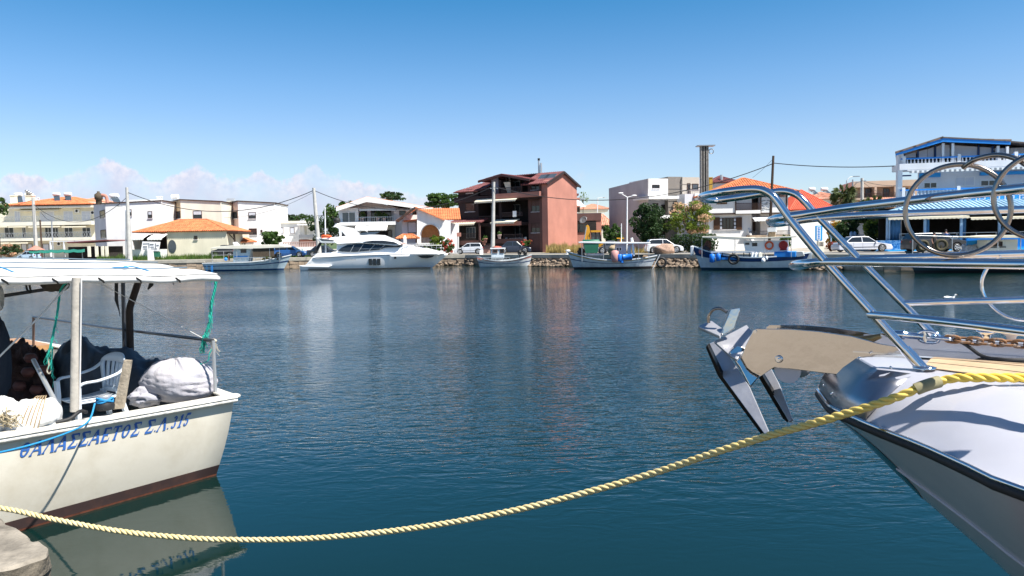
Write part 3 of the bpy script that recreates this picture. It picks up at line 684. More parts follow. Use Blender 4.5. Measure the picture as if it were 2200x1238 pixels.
# broad low gable roof
A = [b.pt(722, 446, -1.4), b.pt(787, 423, -1.4), b.pt(930, 447, -1.4)]
m = b.mb(); rid = A[1]; m2 = b.mb()
m.prism([A[0]-Vector((0, 0, .5)), A[0], rid, A[2], A[2]-Vector((0, 0, .35)), rid-Vector((0, 0, .7))], (0, .3, 0)); m.build('gable_fascia', white, b.root)
roofplane(m2, A[2]+Vector((0, .3, 0)), A[2]+Vector((0, 11, 0)), rid+Vector((0, 11, 0)), rid+Vector((0, .3, 0))); roofplane(m2, A[0]+Vector((0, 11, 0)), A[0]+Vector((0, .3, 0)), rid+Vector((0, .3, 0)), rid+Vector((0, 11, 0)))
m2.build('roof', tile2, b.root)
m = b.mb(); m.prism([b.pt(736, 450, 2.0), b.pt(788, 430, 2.0), b.pt(868, 450, 2.0)], (0, .2, 0)); m.build('gable_wall', white, b.root)
m = b.mb(); m.box(b.pt(772, 447, -1)[0], b.pt(850, 447, -1)[0], -1.2, -1.05, b.pt(800, 453, -1)[2], b.pt(800, 449, -1)[2]); m.build('rolled_blind', steelg, b.root)
m = b.mb(); q = b.pt(858, 441, 4); m.prism([q+Vector((-1.6, -1.4, -.25)), q+Vector((1.4, -1.4, -.75)), q+Vector((1.8, 1.4, -.2)), q+Vector((-1.2, 1.4, .3))], (0, 0, .12)); m.build('roof_panel', glassb, b.root)
for k, (px_, t_) in enumerate(((779, 455), (812, 452), (826, 458))):
    p = W(px_, 477, 104.6); r_ = thing('potted_plant', ['slim potted plant at the left of the villa balcony', 'tall leafy potted plant in the middle of the villa balcony', 'bushy potted plant right of the tall one on the villa balcony'][k], 'plant', p, 'plants on the villa balcony')
    m = MB(); m.lathe(p, [(.16, 0), (.26, .5), (.29, .5), (.29, .56), (.2, .55)], 10); m.build('pot', pink, r_); z = W(px_, t_, 104.6).z; m = MB(); leaves(m, ((p.x, p.y, (p.z+.5+z)/2)), (.45, .4, (z-p.z-.4)/2), 120, .22, 0, random.Random(k)); m.build('foliage', greenl, r_)
# --- arch house
b = B('arch_house', 'white house with big round arch and orange tiled roof left of the brown building', 'building', 895, 99, 6)
arch = [(896, 530), (896, 446), (953, 470), (962, 476), (985, 480), (985, 530)]
ac, ar = (924.5, 504), 20
ap = [(ac[0]+ar*math.cos(a), ac[1]-1.1*ar*math.sin(a)) for a in [math.pi*i/16 for i in range(17)]]
out = [(896, 545), (896, 446), (953, 470.5), (968, 477), (968, 545), (944.5, 545)]+ap+[(904.5, 545)]
b.poly('wall', white, out, 0, .35)
b.poly('back_wall', white, [(904, 545), (900, 456), (962, 478), (986, 482), (986, 545)], 3.2, 8)
blind = mat('orange_bamboo_blind', (.42, .17, .06), .8, .15, 4); b.box('blind', blind, 903, 483, 946, 510, 1.2, 1.26)
rl = MB(b.M); c_ = b.pt(ac[0], ac[1], -.02); rx_ = (b.pt(ac[0]+ar, ac[1])-b.pt(ac[0], ac[1])).x
rl.tube([c_+Vector((rx_*math.cos(a), 0, rx_*1.1*math.sin(a))) for a in [math.pi*i/16 for i in range(17)]], .07, 6); rl.build('arch_trim', steelg, b.root)
b.rail(905, 510, 945, 521, .3, brownfr, 14, 'bars'); b.box('steps', white, 898, 522, 950, 525, -1.2, .2)
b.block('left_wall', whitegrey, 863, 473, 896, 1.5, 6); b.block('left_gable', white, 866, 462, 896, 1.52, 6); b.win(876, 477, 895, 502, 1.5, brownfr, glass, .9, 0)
m = b.mb(); e0, e1 = b.pt(892, 445, -.5), b.pt(852, 474, -.5); e2 = b.pt(985, 471, -.5)
kA, kB = b.pt(897, 471, .36), b.pt(990, 471, .36); kA.z = kB.z; zr_ = b.pt(940, 448, 5)[2]; roofplane(m, kA, kB, Vector((kB.x, 5, zr_)), Vector((kA.x, 5, zr_))); roofplane(m, e1+Vector((0, 4, 0)), e1, e0, e0+Vector((0, 4, 0))); e3 = b.pt(955, 472, -.5); roofplane(m, e3, e3+Vector((0, .9, 0)), e0+Vector((0, .9, 0)), e0)
m.build('roof', tile, b.root)
m = b.mb(); m.bar(e0+Vector((0, -.05, -.1)), e1+Vector((0, -.05, -.1)), .12, .3); m.build('barge_board', brownfr, b.root)
b.poly('window_hood', tile, [(866, 474), (896, 471), (896, 474), (868, 477)], .4, 1.5)
b = B('garden_gate', 'small tiled garden gate roof in front of the arch house', 'gate', 851, 97)
u0, u1, _, z = b.F.rect(852, 512, 897, 512, 0); hiproof(b, u0, u1, 0, 1.4, z, z+.5, .1, tile); m = b.mb()
for a in (857, 868, 893): b.rbox(m, a, 512, a+3, 545, .5, .8)
m.build('post', brownfr, b.root); b.block('wall', whitegrey, 868, 522, 895, .4, .7)
m = b.mb(); b.rbox(m, 867, 512, 873, 545, -.5, .0); p = b.pt(870, 512, -.25); m.lathe((p.x, -.25, p.z), [(.28, 0), (.05, .35)], 4); m.build('white_pillar', white, b.root)
# --- brown building
b = B('brown_apartment_house', 'three-storey dark brown apartment house with salmon gable end and maroon roof', 'building', 1178, 100, -35)
F = b.F; uL = F.hit(985, 480)[0]; GD = 7.8     # front runs from uL (negative) to 0, gable end at u=0 going back
zE = F.hit(1178, 389)[1]; zR = zE+1.35
def H(py, px=1150): return F.hit(px, py)[1]
m = b.mb()
# left bay, right bay and back volume: the middle is open loggias
def UX(px, v=0): return F.hit(px, 450, v)[0]
l0, l1, l2 = UX(985), UX(1028), UX(1126)
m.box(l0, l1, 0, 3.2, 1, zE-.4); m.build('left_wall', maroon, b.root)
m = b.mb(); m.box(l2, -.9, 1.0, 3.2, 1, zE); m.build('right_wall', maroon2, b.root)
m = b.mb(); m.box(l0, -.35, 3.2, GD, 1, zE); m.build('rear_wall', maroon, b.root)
m = b.mb(); m.prism([(-.9, -.02, 1), (-.9, GD, 1), (-.9, GD, zE), (-.9, GD/2, zR), (-.9, -.02, zE)], (.9, 0, 0)); m.build('gable_wall', salmon, b.root)
m = b.mb(); m.box(-1.55, -.9, .35, 1.1, 1, zE-.1); m.build('corner_pier', maroon2, b.root)
# slabs
z1, z2 = H(477), H(413, 1150)
zf = [F.hit(1080, 478)[1], F.hit(1080, 419)[1]]
sl = b.mb(); sl.box(l1, l2-1.0, .0, 3.2, zf[0]-.45, zf[0]); sl.box(UX(1073), l2, -.7, 3.2, zf[0]-.46, zf[0]-.05); sl.build('balcony_slab', maroon, b.root)
sl = b.mb(); sl.box(l0-.5, -.9, -.35, 3.2, zf[1]-.75, zf[1]); sl.build('balcony_slab', maroon, b.root)
sl = b.mb(); sl.box(UX(1073), -.7, -.9, -.35, zf[1]-.55, zf[1]+.12); sl.build('balcony_ledge', salmon, b.root)
sl = b.mb(); sl.box(UX(1073), l2, -.95, -.7, zf[0]-.5, zf[0]+.05); sl.build('balcony_ledge', salmon, b.root)
sl = b.mb(); sl.box(l1, l2, -.6, 3.2, 1.0, 2.6); sl.build('ground_terrace', maroon, b.root)
dv = b.mb(); dv.box(UX(1072), UX(1077), .0, 3.2, 2.6, zE+.6); dv.build('loggia_divider', maroon, b.root)
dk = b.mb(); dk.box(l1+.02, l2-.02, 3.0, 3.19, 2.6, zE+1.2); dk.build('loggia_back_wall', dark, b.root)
# windows of the right bay (on plane v=1) and left bay
for a, y0, c, y1 in ((1141, 395, 1160, 408), (1142, 430, 1161, 455), (1142, 479, 1161, 500)): b.win(a, y0, c, y1, 1.0, brownfr, glass, .5 if y0 > 420 else 0, 1, shutm=maroon2)
for a, y0, c, y1 in ((1003, 407, 1016, 415), (1000, 437, 1020, 455)): b.win(a, y0, c, y1, 0, brownfr, glass, .9 if y0 < 420 else 0, 0, shutm=steelg)
for (a, c, y0, y1) in ((1036, 1056, 442, 466), (1085, 1118, 440, 463), (1036, 1050, 395, 417), (1086, 1118, 390, 415), (1086, 1118, 486, 512)): b.win(a, y0, c, y1, 2.98, steelg, glass, 0, 2, False)
# cloth and chairs seen in the loggias
cl = b.mb(); cl.box(UX(1057, .6), UX(1072, .6), .6, .7, zf[1], zf[1]+2.5); cl.build('grey_curtain', mat('grey_blue_curtain', (.22, .25, .33), .7), b.root)
cl = b.mb(); q = UX(1083, .3); cl.prism([(q, .3, zE+.3), (q+1.1, .3, zE+.3), (q+1.2, .3, zE-1.8), (q+.8, .3, zE-1.6)], (0, .15, 0)); cl.build('folded_awning', awn, b.root)
acunit(b, 1087, 381, 1094, 391, 2.9)
rm = mat('dark_railing', (.05, .03, .03), .5)
b.rail(1028, 464, 1070, 476, .05, rm, 22); b.rail(1078, 450+6, 1122, 465, -.85, rm, 22, parent=None); b.rail(1033, 404, 1071, 418, -.3, rm, 20); b.rail(1078, 402, 1121, 415, -.85, rm, 22); b.rail(1082, 503, 1122, 512, -.5, rm, 20)
b.box('ground_parapet', maroon2, 1064, 513, 1125, 523, -.75, -.6); 
m = b.mb(); a_ = b.pt(1105, 459, -.9); m.box(a_.x-.25, a_.x+.35, -.93, -.88, a_.z-.45, a_.z+.35); m.build('white_notice', gel, b.root)
for a, y0, c, y1, o_ in ((1027, 426, 1070, 436, .9), (1072, 424, 1118, 433, 1.2), (1066, 472, 1117, 481, 1.4)): awning(b, a, y0, c, y1, o_, .3, awn, -.1 if y0 < 470 else -.3)
# roof: main ridge along the front, plus the low loggia gable
m = b.mb(); ov = .55; zo = zE-.3
roofplane(m, (UX(1124), -ov, zo), (.25, -ov, zo), (.25, GD/2, zR+.18), (UX(1124), GD/2, zR+.18)); roofplane(m, (.25, GD+ov, zo), (l0-.3, GD+ov, zo), (l0+4, GD/2, zR+.18), (.25, GD/2, zR+.18))
roofplane(m, (l0-.5, -ov, zE-.7), (l1+.2, -ov, zE-.7), (UX(1060), GD/2, zR-.1), (l0+3.2, GD/2, zR-.3)); roofplane(m, (l0-.5, GD+.5, zE-.7), (l0-.5, -ov, zE-.7), (l0+3.2, GD/2, zR-.3), (l0+3.2, GD/2, zR-.3))
pk = b.pt(1076, 374, -.6); la = b.pt(1027, 389, -.6); ra = b.pt(1138, 385, -.6); back = Vector((0, 6.0, 0))
roofplane(m, la+back, la, pk, pk+back); roofplane(m, ra, ra+back, pk+back, pk); m.build('roof', darktile, b.root)
m = b.mb(); m.bar(la-Vector((0, 0, .15)), pk-Vector((0, 0, .15)), .1, .25); m.bar(pk-Vector((0, 0, .15)), ra-Vector((0, 0, .15)), .1, .25); m.build('loggia_fascia', maroon2, b.root)
m = b.mb(); m.bar((.3, -.6, zo-.12), (.3, GD/2, zR+.05), .14, .3); m.bar((.3, GD/2, zR+.05), (.3, GD+.6, zo-.12), .14, .3); m.build('gable_barge_board', maroon, b.root)
m = b.mb(); p = b.pt(1158, 372, 4); 
for dx in (0, .38): m.tube([(p.x+dx, 4, p.z-.5), (p.x+dx, 4, p.z+1.75-dx)], .13, 10)
m.build('steel_flue', galv, b.root); m = b.mb(); m.tube([(p.x, 4, p.z+1.75), (p.x, 4, p.z+2.05)], .17, 10); m.build('flue_cap', black, [c for c in b.root.children if c.name.startswith('steel_flue')][0])
m = b.mb(); 
for x0 in (UX(1145), UX(1163)-.3): m.box(x0, x0+1.5, 1.1, 2.2, zE+.3, zE+.4)
m.v = [Vector((v.x, v.y, v.z+(v.y-1.1)*.66)) for v in m.v]; m.build('roof_window', glassb, b.root)
m = b.mb(); m.tube([(-1.75, .9, 1.5), (-1.75, .9, zE-.4)], .07, 8); m.build('drainpipe', maroon, b.root)
# tiled lean-to porch at lower left
pm = b.mb(); a0, a1 = b.pt(963, 479, -1.8), b.pt(1033, 477, -1.8); a0.z = a1.z; pm2 = b.mb()
roofplane(pm, a0, a1, a1+Vector((0, 1.8, .55)), a0+Vector((0, 1.8, .55))); pm.build('porch_roof', darktile, b.root)
pm2.box(a0.x+.2, a0.x+.4, -1.7, -1.5, G, a0.z); pm2.box(a1.x-.5, a1.x-.3, -1.7, -1.5, G, a0.z); pm2.build('porch_post', maroon2, b.root)
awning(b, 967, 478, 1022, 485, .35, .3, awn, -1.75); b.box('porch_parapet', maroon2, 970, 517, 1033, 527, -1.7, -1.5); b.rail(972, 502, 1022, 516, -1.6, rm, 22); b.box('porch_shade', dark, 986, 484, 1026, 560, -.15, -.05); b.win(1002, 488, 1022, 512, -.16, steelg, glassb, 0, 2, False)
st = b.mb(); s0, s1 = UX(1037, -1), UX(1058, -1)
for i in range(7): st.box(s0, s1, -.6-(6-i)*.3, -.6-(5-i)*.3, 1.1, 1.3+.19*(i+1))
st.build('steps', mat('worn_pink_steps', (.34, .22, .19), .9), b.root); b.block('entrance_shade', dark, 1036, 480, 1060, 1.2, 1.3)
for k, (px_, py_) in enumerate(((1040, 527), (1043, 521), (1073, 513))):
    p = W(px_, py_, 100.5-k*.8); r_ = thing('flower_pot', ['terracotta pot low on the brown house steps', 'terracotta pot one step higher on the brown house steps', 'pale pot on the brown house terrace wall'][k], 'pot', p)
    m = MB(); m.lathe(p, [(.16, 0), (.26, .45), (.3, .45), (.3, .53), (.2, .5)], 10); m.build('pot', pink if k == 2 else salmon, r_); m = MB(); leaves(m, p+Vector((0, 0, .7)), (.3, .3, .25), 50, .18, 0, random.Random(k)); m.build('foliage', greenl, r_)
# terrace furniture
tb = b.mb(); p = b.pt(1103, 511, -.1); tb.box(p.x-.9, p.x+.9, .2, 1.1, 3.28, 3.34)
for dx in (-.8, .8):
    for dy in (.3, 1.0): tb.box(p.x+dx-.03, p.x+dx+.03, dy-.03, dy+.03, 2.6, 3.28)
o = tb.build('terrace_table', gel); tag(o, 'white table on the ground-floor terrace of the brown house', 'table')
def tchair(q, rz, label):
    r = thing('terrace_chair', label, 'chair', b.M @ q, 'white chairs on the brown house terrace'); Mx = b.M @ Matrix.Translation(q) @ Matrix.Rotation(R(rz), 4, 'Z')
    for nm, bx_ in (('seat', [(-.24, .24, -.24, .24, .4, .44)]), ('backrest', [(-.24, .24, .2, .24, .44, .85)])):
        mm = MB(Mx); [mm.box(*q_) for q_ in bx_]; mm.build(nm, gel, r)
    for x in (-.21, .21):
        for y in (-.21, .21): mm = MB(Mx); mm.box(x-.025, x+.025, y-.025, y+.025, 0, .4); mm.build('leg', gel, r)
tchair(Vector((p.x-1.4, .5, 2.6)), 90, 'white chair at the left end of the terrace table'); tchair(Vector((p.x+1.35, .6, 2.6)), -90, 'white chair at the right end of the terrace table')
# --- annex right of the gable, upper balcony blocks
b = B('brown_annex', 'low salmon-brown annex with dark window opening right of the brown house', 'building', 1237, 108, 0)
b.block('wall', salmon, 1226, 474, 1292, 0, 7); b.box('parapet', maroon2, 1234, 458, 1292, 474, -.1, 7)
b.box('window_opening', dark, 1236, 475, 1281, 500, -.04, 0); b.win(1236, 480, 1262, 500, -.05, brownfr, glass, 0, 2, False)
b.box('upper_balcony', salmon, 1232, 425, 1246, 452, 2, 5); b.box('upper_shade', dark, 1234, 445, 1246, 456, 1.9, 2)
m = b.mb(); m.prism([b.pt(1230, 428, 1.9), b.pt(1244, 432, 1.9), b.pt(1258, 445, -.2), b.pt(1234, 441, -.2)], (0, 0, .06)); m.build('awning', awnw, b.root)
m = b.mb(); m.box(b.pt(1230, 400)[0], b.pt(1246, 400)[0], 2, 5, b.pt(1240, 418)[2], b.pt(1240, 414)[2]); m.build('upper_roof', darktile, b.root)
p = b.M @ b.pt(1254, 474, -.6); r_ = thing('satellite_dish', 'dark satellite dish on the annex wall above the digger', 'satellite dish', p); m = MB(); m.lathe(p, [(.02, 0), (.35, .05), (.6, .2), (.55, .2), (.3, .1)], 14, (-.5, -.7, .5)); m.build('dish', steelg, r_); m = MB(); m.cyl(p, p+Vector((0, .6, -.2)), .04); m.build('bracket', steelg, r_)
b = B('orange_roofed_house', 'sliver of a house with orange roof between annex and grey building', 'building', 1289, 125)
b.block('wall', cream2, 1286, 486, 1312, 0, 6); u0, u1, _, z = b.F.rect(1284, 484, 1316, 484, 0); hiproof(b, u0, u1, 0, 7, z, z+2.0, .3, tile2); b.box('shaded_opening', dark, 1290, 482+4, 1304, 492, -.05, 0)
# wooded hillside with small houses
hillm = mat('wooded_hillside', (.05, .09, .03), .95, scale=.05, col2=(.12, .13, .05), bump=1, bscale=.6)
m = MB(); rows = []
for j in range(8):
    yv = 260+j*45; rows.append([Vector((x*14, yv+noise.noise(Vector((x*.2, j, 0)))*12, G-1+(j/7)**.8*(6.0+10*math.exp(-((x*14-52)/75)**2))*(1+.2*noise.noise(Vector((x*.4, j*.5, 3))))*(1.0))) for x in range(-42, 30)])
m.loft(rows, False, False); struct(m.build('hill', hillm))
b = B('hill_house', 'distant long orange-roofed house on the wooded hillside between the brown and grey buildings', 'building', 1238, 225)
b.box('wall', cream, 1246, 449, 1306, 455, 0, 8); u0, u1, _, z = b.F.rect(1244, 449, 1308, 449, 0); hiproof(b, u0, u1, 0, 8, z, z+1.6, .5, tile2)
# --- grey modern building
b = B('grey_building', 'modern grey building with blank side wall and sloping top, behind the double lamp', 'building', 1393, 100, 16)
zt = b.pt(1393, 384)[2]; m = b.mb(); u1 = b.pt(1436, 400)[0]; D_ = 13.5
sfc = Face(1393, 100, 106); zb = sfc.hit(1308, 405)[1]; D_ = sfc.hit(1308, 405)[0]
greyw = mat('lavender_grey_render', (.54, .51, .51), .9, .06, .4, .4, 3)
m = b.mb(); m.add([(0, 0, 1), (0, D_, 1), (0, D_, zb), (0, 0, zt)], [(0, 1, 2, 3)]); m.build('side_wall', greyw, b.root, solid=.06)
m = b.mb(); m.add([(x, y, z) for x, y, z in ((.07, .02, 1), (9.3, .02, 1), (9.3, D_, 1), (.07, D_, 1), (.07, .02, zt-.02), (u1, .02, zt-.02), (u1, D_, zb-.02), (.07, D_, zb-.02))], [(4, 5, 6, 7), (2, 3, 7, 6)]); m.build('roof', concrete, b.root)
b.box('upper_wall', white, 1393.6, 384, 1435, 426, 0, 6); b.win(1401, 397, 1417, 405, 0, brownfr, glass, 0, 0)
b.box('balcony_roof', white, 1394, 421, 1459, 427, -1.8, 3.0)
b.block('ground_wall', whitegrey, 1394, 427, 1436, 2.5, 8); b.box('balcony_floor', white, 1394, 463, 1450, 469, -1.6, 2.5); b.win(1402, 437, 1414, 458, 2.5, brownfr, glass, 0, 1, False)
greyd = mat('grey_cladding', (.20, .18, .16), .8, .06, .4); beige = mat('beige_cladding', (.44, .40, .34), .8, .05, .4)
b.block('dark_clad_wall', greyd, 1435, 380, 1466, 1.5, 8); b.block('beige_clad_wall', beige, 1466, 381, 1502, 1.2, 8)
m = b.mb(); 
for py_ in range(396, 520, 13): b.rbox(m, 1435, py_, 1502, py_+.5, 1.16, 1.2)
m.build('cladding_joint', greyd, b.root)
b.win(1476, 394, 1483, 418, 1.2, brownfr, glass, 0, 0, False); b.win(1487, 395, 1500, 409, 1.2, brownfr, glassb, 0, 0, False)
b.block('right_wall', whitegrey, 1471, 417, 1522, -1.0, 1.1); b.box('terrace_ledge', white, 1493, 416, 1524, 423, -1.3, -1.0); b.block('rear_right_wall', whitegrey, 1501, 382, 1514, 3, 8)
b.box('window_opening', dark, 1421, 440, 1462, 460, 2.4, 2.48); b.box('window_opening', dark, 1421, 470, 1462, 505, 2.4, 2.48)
b.rail(1466, 408, 1510, 419, -.9, galv, 12)
b = B('brick_roof_house', 'low maroon roof with mustard chimney seen behind the steel mast', 'building', 1524, 130)
b.block('wall', whitegrey, 1522, 394, 1590, 0, 6); u0, u1, _, z = b.F.rect(1530, 392, 1585, 392, 0); hiproof(b, u0, u1, 0, 7, z, z+1.4, .5, darktile); chimney(b, 1524, 381, 1531, 402, -1, mat('mustard_paint', (.45, .27, .04), .8))
m = b.mb(); p = b.pt(1550, 392, 1); m.cyl((p.x, 1, p.z), (p.x, 1, p.z+1.3), .25); m.build('flue', galv, b.root)
# --- steel mast
b = B('steel_mast', 'tall grey ribbed steel mast with flat plate on top, rising behind the chrome railing', 'mast', 1515, 90)
m = b.mb(); p = b.pt(1518, 314); z0, z1 = G, p.z; w_ = 16*90/FPX/2
for x in (-w_, -w_*.35, w_*.35, w_-.12): m.box(x, x+.12, 0, .8, z0, z1)
m.box(-w_+.12, w_-.12, .34, .46, z0, z1); m.build('post', mat('weathered_galvanised', (.33, .30, .27), .6, .25, 3, metal=.3), b.root)
m = b.mb(); m.box(-w_-.45, w_+.75, -.2, 1.0, z1, z1+.12); m.build('top_plate', steelg, b.root); m = b.mb(); m.torus((w_+.38, .3, z1-.6), (0, 1, 0), .28, .05); m.build('ring', steelg, b.root)
# --- Greek house with shutters
b = B('shuttered_house', 'white house with orange hip roof, brown shutters and wooden balcony behind the blue boat', 'building', 1522, 92, -3)
uw, ue = b.pt(1522, 450)[0], b.pt(1695, 450)[0]
b.block('wall', white, 1522, 416, 1615, 0, 9); b.block('right_wall', white, 1634, 416, 1693, .6, 9); b.box('upper_bay', white, 1519, 424, 1581, 458, -.5, 0); b.box('upper_bay', white, 1634, 424, 1692, 458, -.5, .6)
b.box('floor_band', brownfr, 1519, 458, 1692, 460, -.6, .6); b.box('balcony_floor', white, 1581, 452, 1634, 459, -.7, 2); b.box('balcony_back', dark, 1581, 418, 1634, 452, 1.5, 1.6); b.win(1600, 426, 1632, 446, 1.48, brownfr, glass, 0, 3, False)
for a in (1580, 1634, 1689): b.box('timber_post', brownfr, a, 418, a+2, 459, -.66, -.5)
b.rail(1582, 436, 1634, 452, -.66, brownfr, 26)
b.win(1539, 428, 1562, 439, -.5, brownfr, blind, 0, 1, False); b.win(1659, 415, 1674, 434, -.5, brownfr, glass, 0, 0, False)
wn = b.win(1545, 468, 1583, 493, 0, brownfr, glass, 0, 4)
for a, c in ((1533, 1546), (1582, 1594)): 
    u0, u1, z0, z1 = b.F.rect(a, 467, c, 494, -.08); m = b.mb(); m.box(u0, u1, -.14, -.08, z0, z1); [m.box(u0+.06, u1-.06, -.16, -.14, z0+.08+i*.11, z0+.14+i*.11) for i in range(int((z1-z0-.2)/.11))]; m.build('shutter', mat('brown_shutter_paint', (.10, .045, .02), .6), wn)
m = b.mb(); 
for a in (1547, 1577):
    for i in range(3): b.rbox(m, a, 470+i*8, a+4, 475.5+i*8, -.075, -.04)
m.build('glazing_pane', shut, wn)
b.box('recess_wall', whitegrey, 1615, 460, 1692, 545, 2.4, 2.5); b.win(1617, 477, 1623, 500, 2.38, brownfr, brownfr, 0, 0, False); b.win(1668, 478, 1690, 500, 2.38, brownfr, glass, 0, 2, False)
awning(b, 1614, 466, 1654, 476, 1.4, .2, awnw, 0)
b.box('terrace_floor', stone, 1610, 505, 1697, 511, -1.6, 2.4); b.block('terrace_wall', white, 1610, 511, 1697, -1.5, 2.4); b.rail(1610, 496, 1697, 505, -1.5, black, 34)
m = b.mb(); zz = b.pt(1560, 508)[2]; m.prism([(uw+.2, -2.6, G), (uw+.2, -2.6, G+.8), (uw+.2, 0, zz+.2), (uw+.2, 0, G)], (.25, 0, 0)); m.prism([(b.pt(1606, 500)[0], -2.6, G), (b.pt(1606, 500)[0], -2.6, G+.7), (b.pt(1606, 500)[0], 0, zz+1.0), (b.pt(1606, 500)[0], 0, G)], (.25, 0, 0)); m.box(uw+.2, b.pt(1606, 500)[0], -2.7, -2.45, G, G+.75); m.build('stair_parapet', white, b.root)
ze = b.pt(1600, 413, -.8)[2]; zr = b.pt(1635, 382, 4)[2]; hiproof(b, b.pt(1530, 413, -.8)[0], b.pt(1712, 413, -.8)[0]-.2, -.6, 9, ze, zr, .4, tile)
m = b.mb(); m.box(b.pt(1528, 413, -.9)[0], b.pt(1716, 413, -.9)[0], -1.05, -.95, ze-.28, ze); m.build('eave_board', brownfr, b.root)
p = b.M @ b.pt(1690, 450, -.65)
m = MB(b.M); rg = random.Random(5)
for k in range(26): 
    q = b.pt(1637+rg.random()*18, 452-rg.random()*22, -.52); m.ball((q.x, -.53, q.z), (.16, .02, .05), 6, 4)
m.build('wall_ornament', steelg, b.root)
# red roofed house
b = B('red_roofed_house', 'white house with bright red roof right of the shuttered house', 'building', 1722, 112)
b.block('wall', white, 1716, 451, 1790, 0, 9); u0, u1, _, z = b.F.rect(1700, 450, 1792, 450, 0); hiproof(b, u0, u1, 0, 9, z, z+3.2, .4, redtile)
for a in (1728, 1752, 1766, 1779): b.win(a, 453, a+6, 466, 0, brownfr, glass, 0, 0)
b.block('front_wall', white, 1700, 470, 1746, -14, -13.6)
b = B('brown_roofed_house', 'faded brown-roofed house with two water heaters behind the red roof', 'building', 1752, 135); b.block('wall', cream2, 1752, 425, 1820, 0, 8); u0, u1, _, z = b.F.rect(1740, 428, 1824, 428, 0); hiproof(b, u0, u1, 0, 8, z, z+1.5, .4, tile2)
for k, (a, c) in enumerate(((1740, 1760), (1766, 1788))):
    heater(b, a, 402, c, 422, 3+k, ['solar water heater, left of the two behind the red roof', 'solar water heater nearer the palm, right of the two behind the red roof'][k])
# beige hotel
b = B('beige_hotel', 'beige flat-roofed building with balconies behind the palms and the blue restaurant', 'building', 1836, 112, -12)
hb = mat('peach_render', (.62, .46, .34), .8, .05, .4)
b.block('wall', hb, 1834, 400, 1975, 1.5, 9); b.box('roof_slab', hb, 1832, 388, 1978, 401, 0, 9)
for a in (1834, 1879, 1922): b.block('pier', hb, a, 401, a+5, 0, 1.5)
for a in (1858, 1897, 1937): b.win(a, 405, a+14, 424, 1.5, brownfr, glassb, 0, 1, False)
b.box('balcony_floor', hb, 1832, 424, 1975, 428, -.2, 1.5); b.rail(1836, 415, 1930, 424, -.1, brownfr, 30)
m = b.mb(); A_ = b.pt(1850, 434, -2); roofplane(m, A_, b.pt(1925, 434, -2), b.pt(1925, 425, -.2), b.pt(1870, 425, -.2)); m.build('lean_to_roof', tile2, b.root)
# --- blue and white restaurant
b = B('blue_restaurant', 'white three-storey seafront restaurant with bright blue trim, balustrades and blue canopy roof', 'building', 1928, 75, -13)
uR = 26.0; restw = mat('bright_white_render', (.78, .79, .82), .8, .04, .4)
def q(px, py, v=0): return b.pt(px, py, v)
z_l1, z_l2 = q(1936, 361)[2], q(1936, 430)[2]
u0 = q(1936, 400)[0]
m = b.mb(); m.prism([(u0+2.2, 2.2, G), (uR, 2.2, G), (uR, 14, G), (u0+5.4, 14, G)], (0, 0, q(2030, 300, 2)[2]-1.1-G)); m.build('wall', restw, b.root)
m = b.mb(); m.box(q(1928, 400)[0], q(1938, 400)[0], -.1, .6, G, q(1932, 325)[2]); m.build('corner_pillar', restw, b.root)
zs = {'upper': q(1940, 352)[2], 'lower': q(1940, 430)[2]}
for zt_, z0_ in ((q(1940, 353)[2], q(1940, 366)[2]),): m = b.mb(); m.box(u0-.3, uR, -.5, 2.3, z0_, zt_); m.build('balcony_slab', restw, b.root)
m = b.mb(); m.box(u0, uR, -.4, 2.3, q(1940, 433)[2], q(1940, 426)[2]); m.build('balcony_slab', restw, b.root)
# blue band with a white key pattern
zb0, zb1 = q(1940, 437)[2], q(1940, 426)[2]; bandm = mat('sky_blue_paint', (.02, .32, .72), .5, .04)
m = b.mb(); m.box(u0+.05, uR, -.5, -.4, zb0, zb1); m.build('blue_band', bandm, b.root)
m = b.mb(); hh_ = zb1-zb0
for i in range(19):
    x = u0+.3+i*1.25
    for r_ in ((x, x+.85, .8, .9), (x, x+.1, .15, .8), (x+.75, x+.85, .35, .8), (x+.3, x+.85, .3, .38), (x+.3, x+.38, .38, .6), (x, x+1.2, .06, .15)): m.box(r_[0], r_[1], -.53, -.5, zb0+r_[2]*hh_, zb0+r_[3]*hh_)
m.build('key_pattern', restw, b.root)
# balustrades
for k, (yt, yb) in enumerate(((341, 356), (408, 427))):
    zt_, z0_ = q(1938, yt)[2], q(1938, yb)[2]; L_ = uR-u0; n_ = 78
    o = b.mb(); o.box(u0-.1, uR, -.34, -.06, zt_-.14, zt_); o.box(u0-.1, uR, -.32, -.08, z0_-.08, z0_+.04); ob = o.build('blue_handrail', blueaw, b.root)
    o = b.mb()
    for i in range(n_):
        x = u0+.15+i*L_/n_; h_ = zt_-.14-z0_
        if i % 15 == 0: o.box(x-.15, x+.15, -.36, -.04, z0_, zt_+.2); continue
        o.lathe((x, -.2, z0_+.04), [(.075, 0), (.05, h_*.12), (.095, h_*.38), (.05, h_*.7), (.045, h_*.85), (.08, h_-.05)], 8)
    o.build('baluster', restw, b.root)
